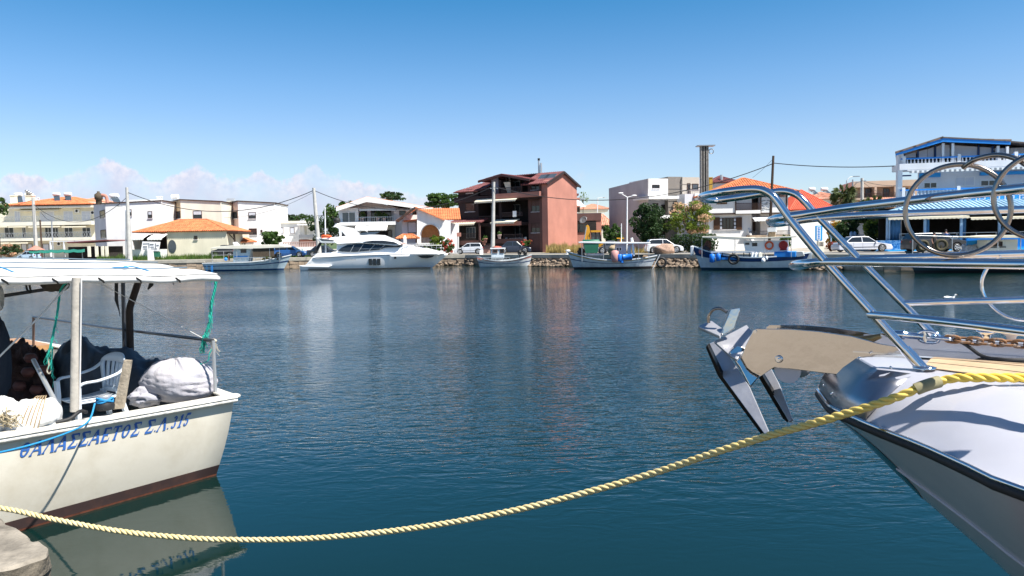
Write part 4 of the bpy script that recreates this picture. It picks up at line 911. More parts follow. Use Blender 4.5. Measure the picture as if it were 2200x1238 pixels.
# top floor: shallow gable, glazed front
gl0 = q(1925, 327, -.8); pkz = q(2027, 294, -.8); re = q(2172, 301, -.8)
m = b.mb(); D2 = Vector((2.9, 11, 0)); wl = Vector((gl0.x, -.8, gl0.z))
roofplane(m, wl+D2, wl, pkz, pkz+D2); roofplane(m, re, re+D2, pkz+D2, pkz); roofplane(m, q(2300, 313, -.3), q(2300, 313, -.3)+D2, re+D2, re+Vector((0, .5, 0))); m.build('roof', mat('brown_grey_tile', (.20, .15, .13), .8, .2, 2, isl=.25), b.root)
m = b.mb(); o_ = Vector((0, .05, -.14)); m.prism([wl+o_, pkz+o_, re+o_, re+o_-Vector((0, 0, .28)), pkz+o_-Vector((0, 0, .34)), wl+o_-Vector((0, 0, .2))], (0, .12, 0)); m.build('blue_fascia', blueaw, b.root)
m = b.mb(); m.prism([wl+Vector((.6, 1.8, -.5)), pkz+Vector((0, 1.8, -.9)), re+Vector((0, 1.8, -.8)), q(2172, 353, 0)+Vector((0, 1.0, 0)), q(1938, 353)+Vector((.2, 1.0, 0))], (0, .1, 0)); m.build('glazed_front', glass, b.root)
m = b.mb()
def lim(px): 
    t = max(0, min(1, (px-1925)/(2027-1925))); return 330-(t)*28 if px < 2027 else 302+(px-2027)/(2172-2027)*9
for a, c in ((1942, 1968), (1974, 1992), (1993, 2006), (2008, 2022), (2029, 2040), (2050, 2100), (2105, 2130), (2138, 2158)):
    m.prism([q(a, lim(a)+9, .85), q(c, lim(c)+9, .85), q(c, 338, .85), q(a, 339, .85)], (0, .12, 0))
m.build('shutter_panel', shut, b.root)
for a in (1936, 2023, 2044, 2141, 2161): x = q(a, 330, -.2).x; m = b.mb(); m.box(x, x+.22, -.3, -.08, q(1940, 353)[2], q(a, lim(a)+5, -.2).z); m.build('white_column', restw, b.root)
for a in (1940, 1970, 2007, 2100, 2130): x = q(a, 330, .8).x; m = b.mb(); m.box(x, x+.16, .7, .85, q(1940, 353)[2], q(a, lim(a)+6, .8).z); m.build('blue_window_frame', blued, b.root)
# striped valance, blue awning case and openings on the middle floor
m = b.mb(); zt_, z0_ = q(1940, 368)[2], q(1940, 374)[2]; m.box(u0+.4, uR, -.55, -.51, zt_-.03, zt_+.05); m.build('awning_bar', restw, b.root)
m = b.mb(); m3_ = b.mb()
for i in range(110):
    x = u0+.6+i*.22
    (m if i % 2 else m3_).box(x, x+.22, -.55, -.52, z0_+.03*(i % 2), zt_-.03)
m.build('valance_white_stripe', awnw, b.root); m3_.build('valance_grey_stripe', steelg, b.root)
b.box('blue_awning_case', bandm, 1976, 372, 2021, 381, 2.0, 2.2); b.box('blue_awning_case', bandm, 2107, 367, 2300, 374, 1.9, 2.2); b.box('beam', blued, 1936, 376, 1958, 379, .2, .4)
for a, y0, c, y1 in ((1984, 392, 2013, 405), (2106, 387, 2142, 400), (2052, 380, 2094, 400)): b.win(a, y0, c, y1, 2.2, whitemet, glass if y0 > 382 else shut, 0, 1, False)
# canopy over the terrace
zc0 = q(1908, 462, -7)[2]; ca = Vector((q(1897, 462, -6.5).x, -6.5, zc0)); cd = uR
shm = mat('pale_blue_sheeting', (.33, .52, .68), .7, .15, .8, isl=.25)
m = b.mb(); zt_ = zc0+1.35; m.add([ca, (cd, -6.5, zc0), (cd, -.5, zt_), (ca.x+4.5, -.5, zt_)], [(0, 1, 2, 3)])
m.add([ca, (ca.x+4.5, -.5, zt_), (ca.x, 1.5, zc0)], [(0, 1, 2)])
cn = m.build('canopy_roof', shm, b.root, solid=.08); m = b.mb()
for i in range(70):
    x = ca.x+.3+i*.42; f_ = max(0, min(1, (x-ca.x)/4.5)); m.bar((x, -6.5, zc0+.06), (x, -6.5+6*f_, zc0+.06+(zt_-zc0)*f_), .07, .07)
m.build('roof_rib', shm, cn)
for a, c in ((1903, 2075), (2078, 2250)): awning(b, a, 466, c, 471.5, .9, .2, awn, -6.45)
m = b.mb()
for a in (1904, 1909): x = q(a, 500, -6.3).x; m.box(x, x+.14, -6.3, -6.15, G, zc0)
for a in (1985, 2063, 2145): x = q(a, 500, -6.3).x; m.box(x, x+.2, -6.3, -6.1, G, zc0)
m.build('canopy_post', mat('pale_blue_paint', (.30, .45, .62), .5), b.root)
m = b.mb(); rg = random.Random(4)
for a, c in ((1913, 1934), (1986, 1997), (2066, 2076)):
    x0, x1 = q(a, 500, -6).x, q(c, 500, -6).x; n_ = int((x1-x0)/.09); m.loft([[(x0+(x1-x0)*i/n_, -6+.07*math.sin(i*1.9), z) for i in range(n_+1)] for z in (G+.9, zc0)], False, False)
m.build('blue_curtain', mat('blue_curtain_fabric', (.05, .16, .32), .7, .1), b.root, solid=.02)
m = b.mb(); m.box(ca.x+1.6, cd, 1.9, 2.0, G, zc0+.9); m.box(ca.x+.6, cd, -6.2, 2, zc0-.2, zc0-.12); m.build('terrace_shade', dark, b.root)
m = b.mb(); m.box(ca.x+.8, cd, -6.1, 1.9, G+.0, G+.55); m.build('terrace_floor', concrete, b.root)
# mosaic wall
mos = mat('blue_white_mosaic', (.05, .25, .50), .5, scale=5, col2=(.45, .62, .75), fac=(.45, .55)); m = b.mb(); m.box(ca.x-.9, q(2010, 500, -6.6).x, -6.75, -6.5, G, G+1.0); m.build('mosaic_wall', mos, b.root)
m = b.mb(); x0 = q(1963, 530, -6.6).x; m.box(x0, x0+1.4, -6.8, -6.77, G+.15, G+.9); m.box(q(2075, 530, -6.6).x, cd, -6.8, -6.5, G, G+1.25); m.build('blue_panel', bandm, b.root)
m = b.mb(); m.box(ca.x-.6, cd, -8.2, -6.8, G+.0, G+.1); m.build('blue_kerb', bandm, b.root)
m = b.mb(); m.box(ca.x+1.5, cd, -6.2, -6.16, G+1.55, G+1.6)
for i in range(14): m.box(ca.x+1.5+i*1.6, ca.x+1.54+i*1.6, -6.2, -6.16, G+.5, G+1.6)
m.box(ca.x+1.5, cd, -6.2, -6.16, G+1.1, G+1.13); m.build('terrace_railing', galv, b.root)
for k, px_ in enumerate((1938, 2045, 2108, 2170)):
    c0 = q(px_, 510, -5.2); o = b.mb(); o.prism([(c0.x-.75, -5.6, G+.62), (c0.x-.68, -5.6, G+1.35), (c0.x+.68, -5.6, G+1.35), (c0.x+.75, -5.6, G+.62)], (0, 1.1, 0)); 
    o = o.build('restaurant_table', mat('white_table_linen', (.55, .58, .62), .8)); tag(o, ['restaurant table under a white cloth by the blue curtain above the white sedan', 'restaurant table under a white cloth behind the dark car roof', 'restaurant table under a white cloth, left of the big chrome ring edge', 'restaurant table under a white cloth above the cream boat cabin'][k], 'table', 'clothed tables on the restaurant terrace')
# small white gallery and blue sign by the palms
b = B('kiosk_sign', 'tall blue and white upright sign board beside the white house wall', 'sign', 1752, 80)
b.box('panel', bandm, 1752, 485, 1767, 517, 0, .12); b.box('white_panel', gel, 1755, 487, 1763, 515, -.03, 0); m = b.mb(); b.rbox(m, 1755, 515, 1757, 542, .02, .1); b.rbox(m, 1763, 515, 1765, 542, .02, .1); m.build('post', blueaw, b.root)
m = b.mb()
for i in range(7): b.rbox(m, 1757+(i % 2)*.4, 488.5+i*3.7, 1761.5, 490.6+i*3.7, -.05, -.03)
m.build('blue_lettering', blueaw, b.root)
b = B('white_gate_pillar', 'white masonry gate pillar with square grille in front of the shuttered house side', 'pillar', 1764, 72); b.block('wall', cream2, 1759, 518, 1771, 0, .5); m = b.mb()
for i in range(3):
    for j in range(3): b.rbox(m, 1761+i*3, 520.5+j*3, 1763+i*3, 522.5+j*3, -.02, 0)
m.build('grille', brownfr, b.root)
b = B('white_garden_wall', 'white garden wall shaded by trees behind the white sedan', 'wall', 1790, 92); b.block('wall', restw, 1786, 480, 1905, 0, .4)
b = B('blue_garden_fence', 'pale blue low fence with lantern posts behind the white sedan', 'fence', 1825, 84)
pb = mat('pale_blue_paint', (.3, .45, .6), .5); b.rail(1834, 504, 1856, 520, 0, pb, 12, 'bars', 'railing')
for a in (1786, 1829, 1836): m = b.mb(); b.rbox(m, a-1, 508, a+1, 546, -.1, .05); p = b.pt(a, 506); m.lathe((p.x, 0, p.z-.2), [(.12, 0), (.2, .15), (.2, .45), (.05, .65)], 8); m.build('lantern_post', pb, b.root)
# ---------------- poles, lamps, wires ----------------
def pole(name, label, cat, px0, py0, px1, py1, Y, r0, r1, m, grp=None):
    """tapered pole, foot at (px1), top at (px0,py0); foot set on the ground"""
    tp = W(px0, py0, Y); d = W(px1, py1, Y)-tp; ft = tp+d*((tp.z-G)/max(.1, -d.z)); r = thing(name, label, cat, ft, grp)
    mb = MB(); mb.tube([ft-Vector((0, 0, .2)), tp], [r0, r1], 12); mb.build('pole', m, r); return r, ft, tp
wood_p = mat('brown_timber_pole', (.09, .055, .035), .85, .2, 5)
r1, f1, t1 = pole('utility_pole', 'leaning pale concrete utility pole in front of the cream apartment block', 'pole', 71, 425, 78, 542, 116, .32, .2, polec, 'concrete utility poles')
r2, f2, t2 = pole('timber_pole', 'short brown timber pole before the cream apartment block', 'pole', 86, 473, 90, 540, 112, .13, .11, wood_p)
r3, f3, t3 = pole('thin_grey_pole', 'thin grey metal pole with a cable in front of the cream apartment block', 'pole', 111, 475, 113, 515, 112, .1, .08, galv)
r4, f4, t4 = pole('utility_pole', 'tall pale concrete utility pole in front of the white cube house', 'pole', 272.5, 403, 279, 552, 97, .32, .17, polec, 'concrete utility poles')
r5, f5, t5 = pole('street_lamp', 'thin street lamp directly left of the pole at the white cube house', 'street lamp', 270, 455, 271, 552, 99, .1, .07, galv)
m = MB(); m.tube([t5, t5+Vector((-.1, 0, .6)), t5+Vector((-.8, 0, .8))], .05, 6); m.build('lamp_arm', galv, r5); m = MB(); m.ball(t5+Vector((-.9, 0, .78)), (.3, .12, .08)); m.build('lamp_head', steelg, r5)
r6, f6, t6 = pole('utility_pole', 'leaning pale concrete utility pole behind the stern of the white motor yacht', 'pole', 674, 404, 683, 510, 96, .33, .19, polec, 'concrete utility poles')
r7, f7, t7 = pole('thin_lamp_pole', 'slender white pole right of the leaning utility pole by the yacht', 'pole', 698, 445, 699, 505, 92, .1, .07, whitemet)
r8, f8, t8 = pole('utility_pole', 'pale concrete utility pole in front of the dark brown building', 'pole', 1061, 391, 1058.5, 540, 93.5, .27, .17, polec, 'concrete utility poles')
m = MB(); m.bar(t8+Vector((-.5, 0, -.8)), t8+Vector((.5, 0, -.8)), .08, .08); m.bar(t8+Vector((0, -.3, -.7)), t8+Vector((.5, -.3, -.9)), .06, .06); m.build('insulator_bracket', steelg, r8)
r9, f9, t9 = pole('timber_pole', 'tall dark timber utility pole in front of the shuttered house', 'pole', 1661.5, 335, 1655, 470, 84, .17, .13, wood_p)
r10, f10, t10 = pole('utility_pole', 'concrete utility pole between the two palms and the beige building', 'pole', 1852, 383, 1852, 440, 96, .26, .17, polec, 'concrete utility poles')
m = MB(); m.bar(t10+Vector((-.9, 0, -.6)), t10+Vector((.5, 0, -.3)), .08, .08); m.build('crossarm', steelg, r10)
r11, f11, t11 = pole('thin_metal_chimney', 'thin grey metal pipe behind the big palm', 'pole', 1832, 386, 1832, 420, 104, .1, .09, steelg)
r12, f12, t12 = pole('street_lamp', 'street lamp with one curved arm behind the big palm', 'street lamp', 1819, 388, 1818, 420, 100, .1, .07, galv)
m = MB(); m.tube(curve([t12-Vector((0, 0, .2)), t12+Vector((.3, 0, .35)), t12+Vector((.9, 0, .5))], 5), .05, 6); m.build('lamp_arm', whitemet, r12); m = MB(); m.box(t12.x+.8, t12.x+1.7, t12.y-.12, t12.y+.12, t12.z+.47, t12.z+.57); m.build('lamp_head', steelg, r12)
r13, f13, t13 = pole('street_lamp', 'white street lamp with two arms in front of the grey building', 'street lamp', 1347.5, 424, 1346.5, 520, 86, .12, .07, whitemet)
for sx, e in ((-1, Vector((-.75, 0, .45))), (1, Vector((.75, 0, .15)))):
    m = MB(); m.tube([t13, t13+e], .05, 6); a = m.build('lamp_arm', whitemet, r13); m = MB(); m.ball(t13+e+Vector((sx*-.02 if sx < 0 else .05, 0, .03)), (.32, .12, .09)); m.build('lamp_head', whitemet, r13)
r14, f14, t14 = pole('street_lamp', 'distant street lamp with one arm between the brown and grey buildings', 'street lamp', 1284, 426, 1283, 460, 125, .1, .08, whitemet)
m = MB(); m.tube([t14, t14+Vector((.5, 0, .1)), t14+Vector((1.0, 0, .1))], .05, 6); m.build('lamp_arm', whitemet, r14); m = MB(); m.ball(t14+Vector((1.1, 0, .08)), (.3, .12, .07)); m.build('lamp_head', steelg, r14)
# road sign on the quay by the white car
r15, f15, t15 = pole('road_sign', 'small pale road sign on a thin pole beside the parked white car', 'sign', 983, 501, 984, 546, 94.5, .05, .05, galv); m = MB(); m.box(t15.x-.1, t15.x+.45, t15.y-.05, t15.y-.02, t15.z-.45, t15.z+.05); m.build('sign_plate', salmon, r15)
wirem = mat('black_cable', (.03, .03, .035), .6)
def wire(label, a, b2, sag, r=.035, grp='overhead cables'):
    a, b2 = Vector(a), Vector(b2); pts = [a+(b2-a)*(i/24)-Vector((0, 0, sag*4*(i/24)*(1-i/24))) for i in range(25)]
    m = MB(); m.tube(pts, r, 6); return tag(m.build('overhead_cable', wirem), label, 'cable', grp)
wire('cable running left from the pole by the apartment block out of the picture', t1+Vector((0, 0, -.3)), W(-120, 455, 120), .8)
wire('sagging cable from the apartment block pole to the pole at the white cube house', t1+Vector((0, 0, -1.0)), t4+Vector((0, 0, -1.2)), 3.0)
wire('cable between the cube house pole and the pole behind the yacht', t4+Vector((0, 0, -.6)), t6+Vector((0, 0, -.3)), 2.6, .05)
wire('low thin cable from the pole behind the yacht towards the pink-sided house', t6+Vector((0, 0, -.5)), W(482, 468, 100), .8, .02)
wire('lower cable crossing the gap between the pink-sided house and the yacht pole', W(592, 456, 121), t7+Vector((0, 0, -1.0)), .3, .03)
wire('cable between the yacht pole and the pole at the brown building', t6+Vector((0, 0, -.3)), t8+Vector((0, 0, -.5)), 2.7, .045)
wire('long cable rising from the brown building pole to the dark timber pole', t8+Vector((0, 0, -.6)), t9+Vector((0, 0, -.85)), 2.75, .05)
wire('cable from the dark timber pole to the blue restaurant', t9+Vector((0, 0, -.8)), W(1936, 356, 76), .28, .05)
wire('thin guy wire leaning off the dark timber pole', t9+Vector((0, 0, -.3)), W(1617, 382, 86), .1, .015)
wire('upper cable from the palm pole to the blue restaurant', t10+Vector((0, 0, -.3)), W(1926, 399, 80), .2, .025)
wire('lower cable from the palm pole to the beige building', t10+Vector((0, 0, -.4)), W(1897, 416, 108), .2, .025)
wire('cable left from the palm pole behind the palm crown', t10+Vector((-.6, 0, -.5)), W(1800, 420, 110), .3, .03)
wire('thin cable from the apartment balcony to the thin grey pole', W(88, 456, 118), t3, .3, .03)
# ---------------- trees and bushes ----------------
tree('broadleaf_tree', 'dark green tree cut by the left edge of the picture', 2, 120, 417, 466, 46, greenl, 1500, seed=1, clus=10)
tree('oleander_bush', 'orange-flowering oleander bush at far left beside the apartment block', 22, 108, 525, 553, 52, darkl, 1500, 'bush', seed=2, lm2=bloom, trunk=False, clus=12, s=.26)
tree('broadleaf_tree', 'bright green tree behind the utility pole at the yacht stern', 738, 122, 428, 520, 84, greenl, 3200, seed=3, s=.34)
tree('broadleaf_tree', 'darker low tree left of the slender white pole', 700, 118, 462, 525, 72, darkl, 2600, seed=4, s=.3)
tree('broadleaf_tree', 'low green treetops between the low white house and the yacht pole', 655, 150, 460, 500, 60, greenl, 1800, seed=5, s=.34)
tree('broadleaf_tree', 'distant treetops above the low white house parapet', 625, 190, 461, 480, 34, darkl, 700, seed=6, s=.4, clus=8)
tree('round_bush', 'round glossy green bush on the verge above the pale blue boat', 583, 104, 496, 530, 50, greenl, 2200, 'bush', seed=7, trunk=False, s=.26, clus=14)
tree('broadleaf_tree', 'green tree left of the brown building with blossom tips', 955, 128, 414, 450, 80, greenl, 3400, seed=8, s=.36, depth=.6)
tree('broadleaf_tree', 'small dark treetops above the villa roof', 845, 150, 414, 432, 60, darkl, 900, seed=9, s=.4, clus=8)
tree('leafy_shrub', 'pale green shrub in front of the arch house', 940, 96, 504, 533, 40, olive, 1300, 'bush', seed=10, trunk=False, s=.2)
tree('flowering_shrub', 'red-orange flowering shrub left of the parked white car', 964, 95.5, 512, 548, 24, greenl, 1100, 'bush', seed=11, lm2=redbl, trunk=False, s=.18)
tree('flowering_shrub', 'red flowering shrub by the wall behind the dark coupe', 1131, 97.5, 514, 531, 26, greenl, 600, 'bush', seed=12, lm2=redbl, trunk=False, s=.2, clus=8)
tree('leafy_shrub', 'low hedge shrub left of the garden gate behind the yacht bow', 925, 96, 527, 548, 60, greenl, 900, 'bush', seed=13, trunk=False, s=.2, clus=8)
tree('broadleaf_tree', 'dark rounded tree in front of the grey building', 1398, 87, 436, 526, 78, darkl, 8500, seed=14, s=.2, clus=24)
tree('silk_tree', 'silk tree with pinkish blossom and yellow-green leaves before the shuttered house', 1480, 86, 430, 505, 112, olive, 5200, seed=15, lm2=bloom, s=.2, clus=20, depth=.6)
tree('slim_sapling', 'sparse green sapling left of the double lamp', 1321, 84, 480, 525, 34, greenl, 620, seed=16, s=.28, clus=9)
tree('leafy_shrub', 'small green shrub between the digger and the sapling', 1302, 90, 482, 520, 18, greenl, 500, 'bush', seed=17, s=.26, clus=6)
tree('bare_shrub_tree', 'distant pale tree crown right of the brown gable', 1254, 160, 410, 440, 26, olive, 90, seed=18, s=.3, clus=6)
hd = MB(); 
for i in range(14): p = W(1448+i*6.5, 518, 84-i*.35); leaves(hd, (p.x, p.y, G+1.0), (.5, .5, 1.05), 170, .2, 0, random.Random(i))
tag(hd.build('hedge', darkl), 'dark clipped hedge along the road behind the white hatchback and blue boat', 'hedge')
tree('flowering_shrub', 'yellow-orange bush behind the chrome rail left of the garden wall', 1795, 88, 474, 530, 42, olive, 1500, 'bush', seed=19, lm2=leafmat('orange_leaves', (.35, .16, .02), (.45, .25, .04)), s=.24)
tree('red_leaved_shrub', 'low rust-red shrub behind the white sedan boot', 1793, 72, 520, 541, 32, leafmat('rust_leaves', (.15, .04, .02), (.25, .09, .03)), leafmat('rust_leaves', (.2, .05, .02), (.2, .05, .02)) and 900, 'bush', seed=20, trunk=False, s=.18)
tree('climbing_bush', 'dark bush with yellow-green top left of the restaurant terrace', 1880, 82, 468, 530, 50, darkl, 2600, 'bush', seed=21, lm2=olive, s=.26)
tree('climbing_bush', 'dark shaded bush beneath the big palm', 1822, 86, 462, 530, 52, darkl, 2600, 'bush', seed=22, s=.28)
tree('leafy_shrub', 'green shrub below the terrace of the shuttered house', 1688, 84, 506, 530, 26, greenl, 800, 'bush', seed=23, trunk=False, s=.22)
tree('broadleaf_tree', 'dark tree between the big palm and the small palm', 1868, 92, 428, 480, 66, darkl, 2400, seed=24, s=.32)
# palms
palm = leafmat('palm_fronds', (.035, .06, .015), (.09, .11, .03), .15)
def palmtree(label, px, Y, ptop, pbase_crown, wpx, nf, seed, tw=.28):
    rng = random.Random(seed); p = W(px, hy(px), Y); base = Vector((p.x, Y, G)); zc = W(px, pbase_crown, Y).z; rr = wpx*Y/FPX/2
    root = thing('palm_tree', label, 'palm tree', base); c = Vector((p.x, Y, zc)); zt_ = W(px, ptop, Y).z-zc
    mb = MB(); mb.tube([base, (base+c)/2, c], [tw*1.2, tw, tw*1.3], 10); mb.build('trunk', bark, root)
    L = MB(); D = MB()
    for i in range(nf):
        a = i*2.4+rng.uniform(-.2, .2); el = rng.uniform(-.75, 1.35); d = Vector((math.cos(a)*math.cos(el), math.sin(a)*math.cos(el), math.sin(el)))
        st = c+Vector((0, 0, .1)); h = st+Vector((d.x*rr*.62, d.y*rr*.62, d.z*zt_*.62)); s_ = d.orthogonal().normalized(); n2_ = d.cross(s_); tgt = D if el < -.45 else L
        tgt.tube([st, h], .025, 4)
        for k in range(26):
            f = (k/25-.5)*4.0; ld = (d*math.cos(f)+ (Matrix.Rotation(rng.uniform(0, .2), 3, d) @ s_)*math.sin(f)); ln = rr*.48*rng.uniform(.85, 1.1)*(1-.22*abs(f)/2)
            e = h+ld*ln-Vector((0, 0, ln*.28)); wv_ = n2_*.03+ld.cross(n2_)*.04; mid = h+ld*ln*.5
            tgt.add([h, mid+wv_, e, mid-wv_], [(0, 1, 2, 3)])
    L.build('frond', palm, root)
    if D.v: D.build('dead_frond', leafmat('dry_palm_fronds', (.12, .08, .04), (.22, .16, .08), .1), root)
palmtree('large fan palm with dark crown above the chrome rails', 1813, 90, 393, 424, 58, 60, 3)
palmtree('smaller fan palm right of the concrete pole, before the beige building', 1878, 88, 420, 440, 46, 40, 4, .2)
palmtree('distant small palm above the right end of the villa roof', 838, 150, 412, 424, 34, 26, 5, .25)
# grass
grass('green_grass', 'green grass and weeds below the low cream house', [(205, 98), (500, 98), (480, 106), (215, 107)], 9000, grassl, .55)
grass('green_grass', 'thin grass along the verge behind the pale blue boat', [(540, 101), (700, 101), (690, 108), (550, 108)], 2500, grassl, .4)
grass('dry_grass', 'tall dry yellow grass at the foot of the salmon gable', [(1170, 94), (1250, 90), (1248, 103), (1180, 101)], 7000, dryl, .8)
grass('dry_grass', 'dry grass strip by the kerb beside the dark tree', [(1340, 84), (1450, 82), (1450, 86), (1340, 88)], 2200, dryl, .5)
gm = MB(); gm.add([W(195, hy(195), 97.6).xy.to_3d(), W(505, hy(505), 97.6).xy.to_3d(), W(490, hy(490), 108).xy.to_3d(), W(205, hy(205), 108).xy.to_3d()], [(0, 1, 2, 3)])
for v in gm.v: v.z = G+.012
struct(gm.build('verge', grassm))
gm = MB(); gm.add([W(a, hy(a), y).xy.to_3d() for a, y in ((1160, 96), (1255, 88), (1300, 96), (1200, 106))], [(0, 1, 2, 3)])
for v in gm.v: v.z = G+.02
struct(gm.build('dry_verge', mat('dry_verge_soil', (.42, .34, .18), .95, .2, 1)))
# ---------------- cars ----------------
def car(name, label, px0, px1, Y, face, col, kind='sedan', th=0, hgt=None, metal=.0):
    """px0..px1 on screen at depth Y; face=+1: nose to the right"""
    b = B(name, label, 'car', (px0+px1)/2, Y, th, 'cars parked along the quay road'); L = (px1-px0)*Y/FPX/abs(math.cos(R(th))); Wd = 1.76; s = L/4.4; H_ = hgt or 1.45
    M0 = b.M @ Matrix.Translation((0, .9, G+.012)) @ Matrix.Diagonal((face, 1, 1, 1)) @ Matrix.Translation((-L/2, 0, 0))
    pm = mat(name+'_paint_'+str(col), col, .28, .02, 1, coat=.6, metal=metal, spec=.5)
    P = {'sedan': dict(belt=[(0, .52), (.02, .86), (.20, .92), (.70, .88), (.93, .70), (1, .50)], roof=[(.12, .91), (.27, .985), (.46, 1.0), (.57, .98), (.735, .88)]),
         'hatch': dict(belt=[(0, .5), (.015, .92), (.15, .97), (.68, .92), (.93, .74), (1, .5)], roof=[(.02, .95), (.10, .985), (.42, 1.0), (.55, .98), (.76, .90)]),
         'suv': dict(belt=[(0, .5), (.01, .98), (.15, 1.0), (.70, .98), (.95, .84), (1, .55)], roof=[(.02, .97), (.08, .985), (.42, 1.0), (.56, .98), (.73, .94)])}[kind]
    sc = H_/1.45; zr = H_
    wr = .315*sc+.01; xw = (.175*L, .80*L); zb = .2
    # lower body side outline with wheel arches
    out = []
    for x in xw[::-1]:
        arc = [(x+(wr+.05)*math.cos(a), wr+(wr+.05)*math.sin(a)) for a in [math.pi*i/10-.25 + (.5/10)*i*0 for i in range(11)]]
        arc = [(x+(wr+.06)*math.cos(a), max(zb, wr+(wr+.06)*math.sin(a))) for a in [(-.3+(math.pi+.6)*i/12) for i in range(13)]]
        out += arc
    belt = [(x*L, z*sc*1.0) for x, z in P['belt']]
    pts = [(L, .30), (L*.985, zb)]+out+[(0.015*L, zb), (0, .32)]+belt
    mb = MB(M0); half = Wd/2
    mb.prism([(x, -half, z) for x, z in pts], (0, Wd, 0)); body = mb.build('body', pm, b.root, .05*s)
    # cabin
    bz = lambda x: next((z0+(z1-z0)*(x-x0)/(x1-x0) for (x0, z0), (x1, z1) in zip(belt, belt[1:]) if x0 <= x <= x1), .9*sc)
    rf = [(x*L, z) for x, z in P['roof']]; cab = []
    for i, (x, k) in enumerate(rf):
        z = (bz(x)-.02) if i in (0, len(rf)-1) else zr*k
        cab.append((x, z))
    zl = sc*.88
    def hw(z): return half-.05-(z-zl)/(zr-zl)*.20
    mb = MB(M0); A_ = [(x, -hw(z), z) for x, z in cab]; Bq = [(x, hw(z), z) for x, z in cab]; n = len(cab)
    mb.add(A_+Bq, [tuple(range(n)), tuple(range(2*n-1, n-1, -1))]+[(i, (i+1) % n, (i+1) % n+n, i+n) for i in range(n)]); mb.build('cabin', pm, body if False else b.root, .04)
    # glass: side windows, windscreen, rear window
    def inset(f0, f1, top=.055, bot=.02):
        x0, x1 = f0*L, f1*L; res = []
        for x in [x0+(x1-x0)*i/6 for i in range(7)]:
            zt_ = next((za+(zb_-za)*(x-xa)/(xb-xa) for (xa, za), (xb, zb_) in zip(cab, cab[1:]) if xa <= x <= xb), zr); res.append((x, zt_-top))
        lo = [(x1, bz(x1)+bot), (x0, bz(x0)+bot)]
        res = [(x, max(z, bz(x)+bot+.01)) for x, z in res]
        return res+lo
    xa, xb = cab[0][0]/L+.06, cab[-1][0]/L-.035; cut = .44
    for (f0, f1) in ((xa, cut-.008), (cut+.008, xb+.012)):
        for sd_ in (-1, 1):
            m = MB(M0); m.prism([(x, sd_*(hw(z)+.002), z) for x, z in inset(f0, f1)], (0, sd_*.012, 0)); m.build('side_window', glass, b.root)
    for nm, (i0, i1) in (('windscreen', (n-2, n-1)), ('rear_window', (0, 1))):
        (x0, z0), (x1, z1) = cab[i0], cab[i1]; f = lambda t_: (x0+(x1-x0)*t_, z0+(z1-z0)*t_)
        (xp, zp), (xq, zq) = f(.1), f(.9); nn = Vector((z1-z0, 0, -(x1-x0))).normalized()*.015; nn = nn if nn.z > 0 else -nn
        m = MB(M0); m.prism([Vector((xp, -hw(zp)+.07, zp)), Vector((xp, hw(zp)-.07, zp)), Vector((xq, hw(zq)-.07, zq)), Vector((xq, -hw(zq)+.07, zq))], nn); m.build(nm, glass, b.root)
    for x in xw:
        for sd_ in (-1, 1):
            c_ = Vector((x, sd_*(half-.10), wr)); m = MB(M0); m.lathe(c_-Vector((0, .1*1, 0)), [(wr*.6, 0), (wr*.95, .0), (wr, .03), (wr, .17), (wr*.95, .2), (wr*.6, .2)], 20, (0, 1, 0)); w_ = m.build('wheel', black, b.root)
            m = MB(M0); yo = sd_*(half+.005); m.lathe((x, yo-sd_*.04, wr), [(0.01, 0), (wr*.62, 0), (wr*.62, .02)], 16, (0, sd_, 0))
            for k in range(5):
                a = k*math.pi*2/5; m.bar((x, yo, wr), (x+math.cos(a)*wr*.6, yo, wr+math.sin(a)*wr*.6), .05, .09)
            m.torus((x, yo, wr), (0, 1, 0), wr*.62, .02, 18, 5); m.build('rim', galv, w_)
    ft = belt[-2]
    for sd_ in (-1, 1):
        m = MB(M0); m.ball((L*.955, sd_*(half-.22), .60*sc), (L*.04, .2, .075)); m.build('headlight', mat('headlight_glass', (.7, .72, .75), .15), b.root)
        m = MB(M0); m.ball((L*.012, sd_*(half-.16), .80*sc), (.05, .15, .11)); m.build('tail_light', mat('red_lamp_lens', (.4, .02, .02), .3), b.root)
        m = MB(M0); m.ball((cab[-1][0]-L*.05, sd_*(half+.06), .93*sc), (.08, .09, .06)); m.build('wing_mirror', pm, b.root)
    m = MB(M0); m.box(L-.02, L+.02, -.45, .45, .36, .50); m.build('grille', black, b.root)
    m = MB(M0); m.box(.25*L+.1, .72*L, -half-.012, half+.012, .42, .47); m.build('side_trim', black, b.root)
    for x in (.30, .44, .62):
        pass
    m = MB(M0); 
    for f in (cut, .66, .27): m.box(f*L, f*L+.012, -half-.004, half+.004, .32, bz(f*L)-.03)
    m.build('door_gap', black, b.root)
    return b.root
car('parked_car', 'black off-road car on the verge left of the pale blue boat', 451, 500, 99, -1, (.015, .015, .018), 'suv', 0, 1.8)
car('parked_car', 'bright blue hatchback parked above the bow of the pale blue boat', 584, 656, 98.5, 1, (.025, .11, .32), 'hatch', 0, 1.5)
car('parked_car', 'very dark blue car seen under the aft deck roof of the motor yacht', 658, 728, 98, 1, (.02, .035, .06), 'sedan', 0, 1.5)
car('parked_car', 'silver white hatchback parked left of the brown house steps', 975, 1037, 97, -1, (.62, .65, .70), 'hatch', 0, 1.45)
car('parked_car', 'dark navy coupe-roofed car parked before the brown building', 1070, 1141, 95, 1, (.025, .035, .06), 'sedan', 0, 1.6)
car('parked_car', 'dark grey car half hidden behind the boat with the blue barrels', 1284, 1334, 83, -1, (.07, .08, .10), 'sedan', 0, 1.45)
car('parked_car', 'white hatchback parked on the quay above the stone wall', 1390, 1469, 79, 1, (.76, .77, .79), 'hatch', 0, 1.5)
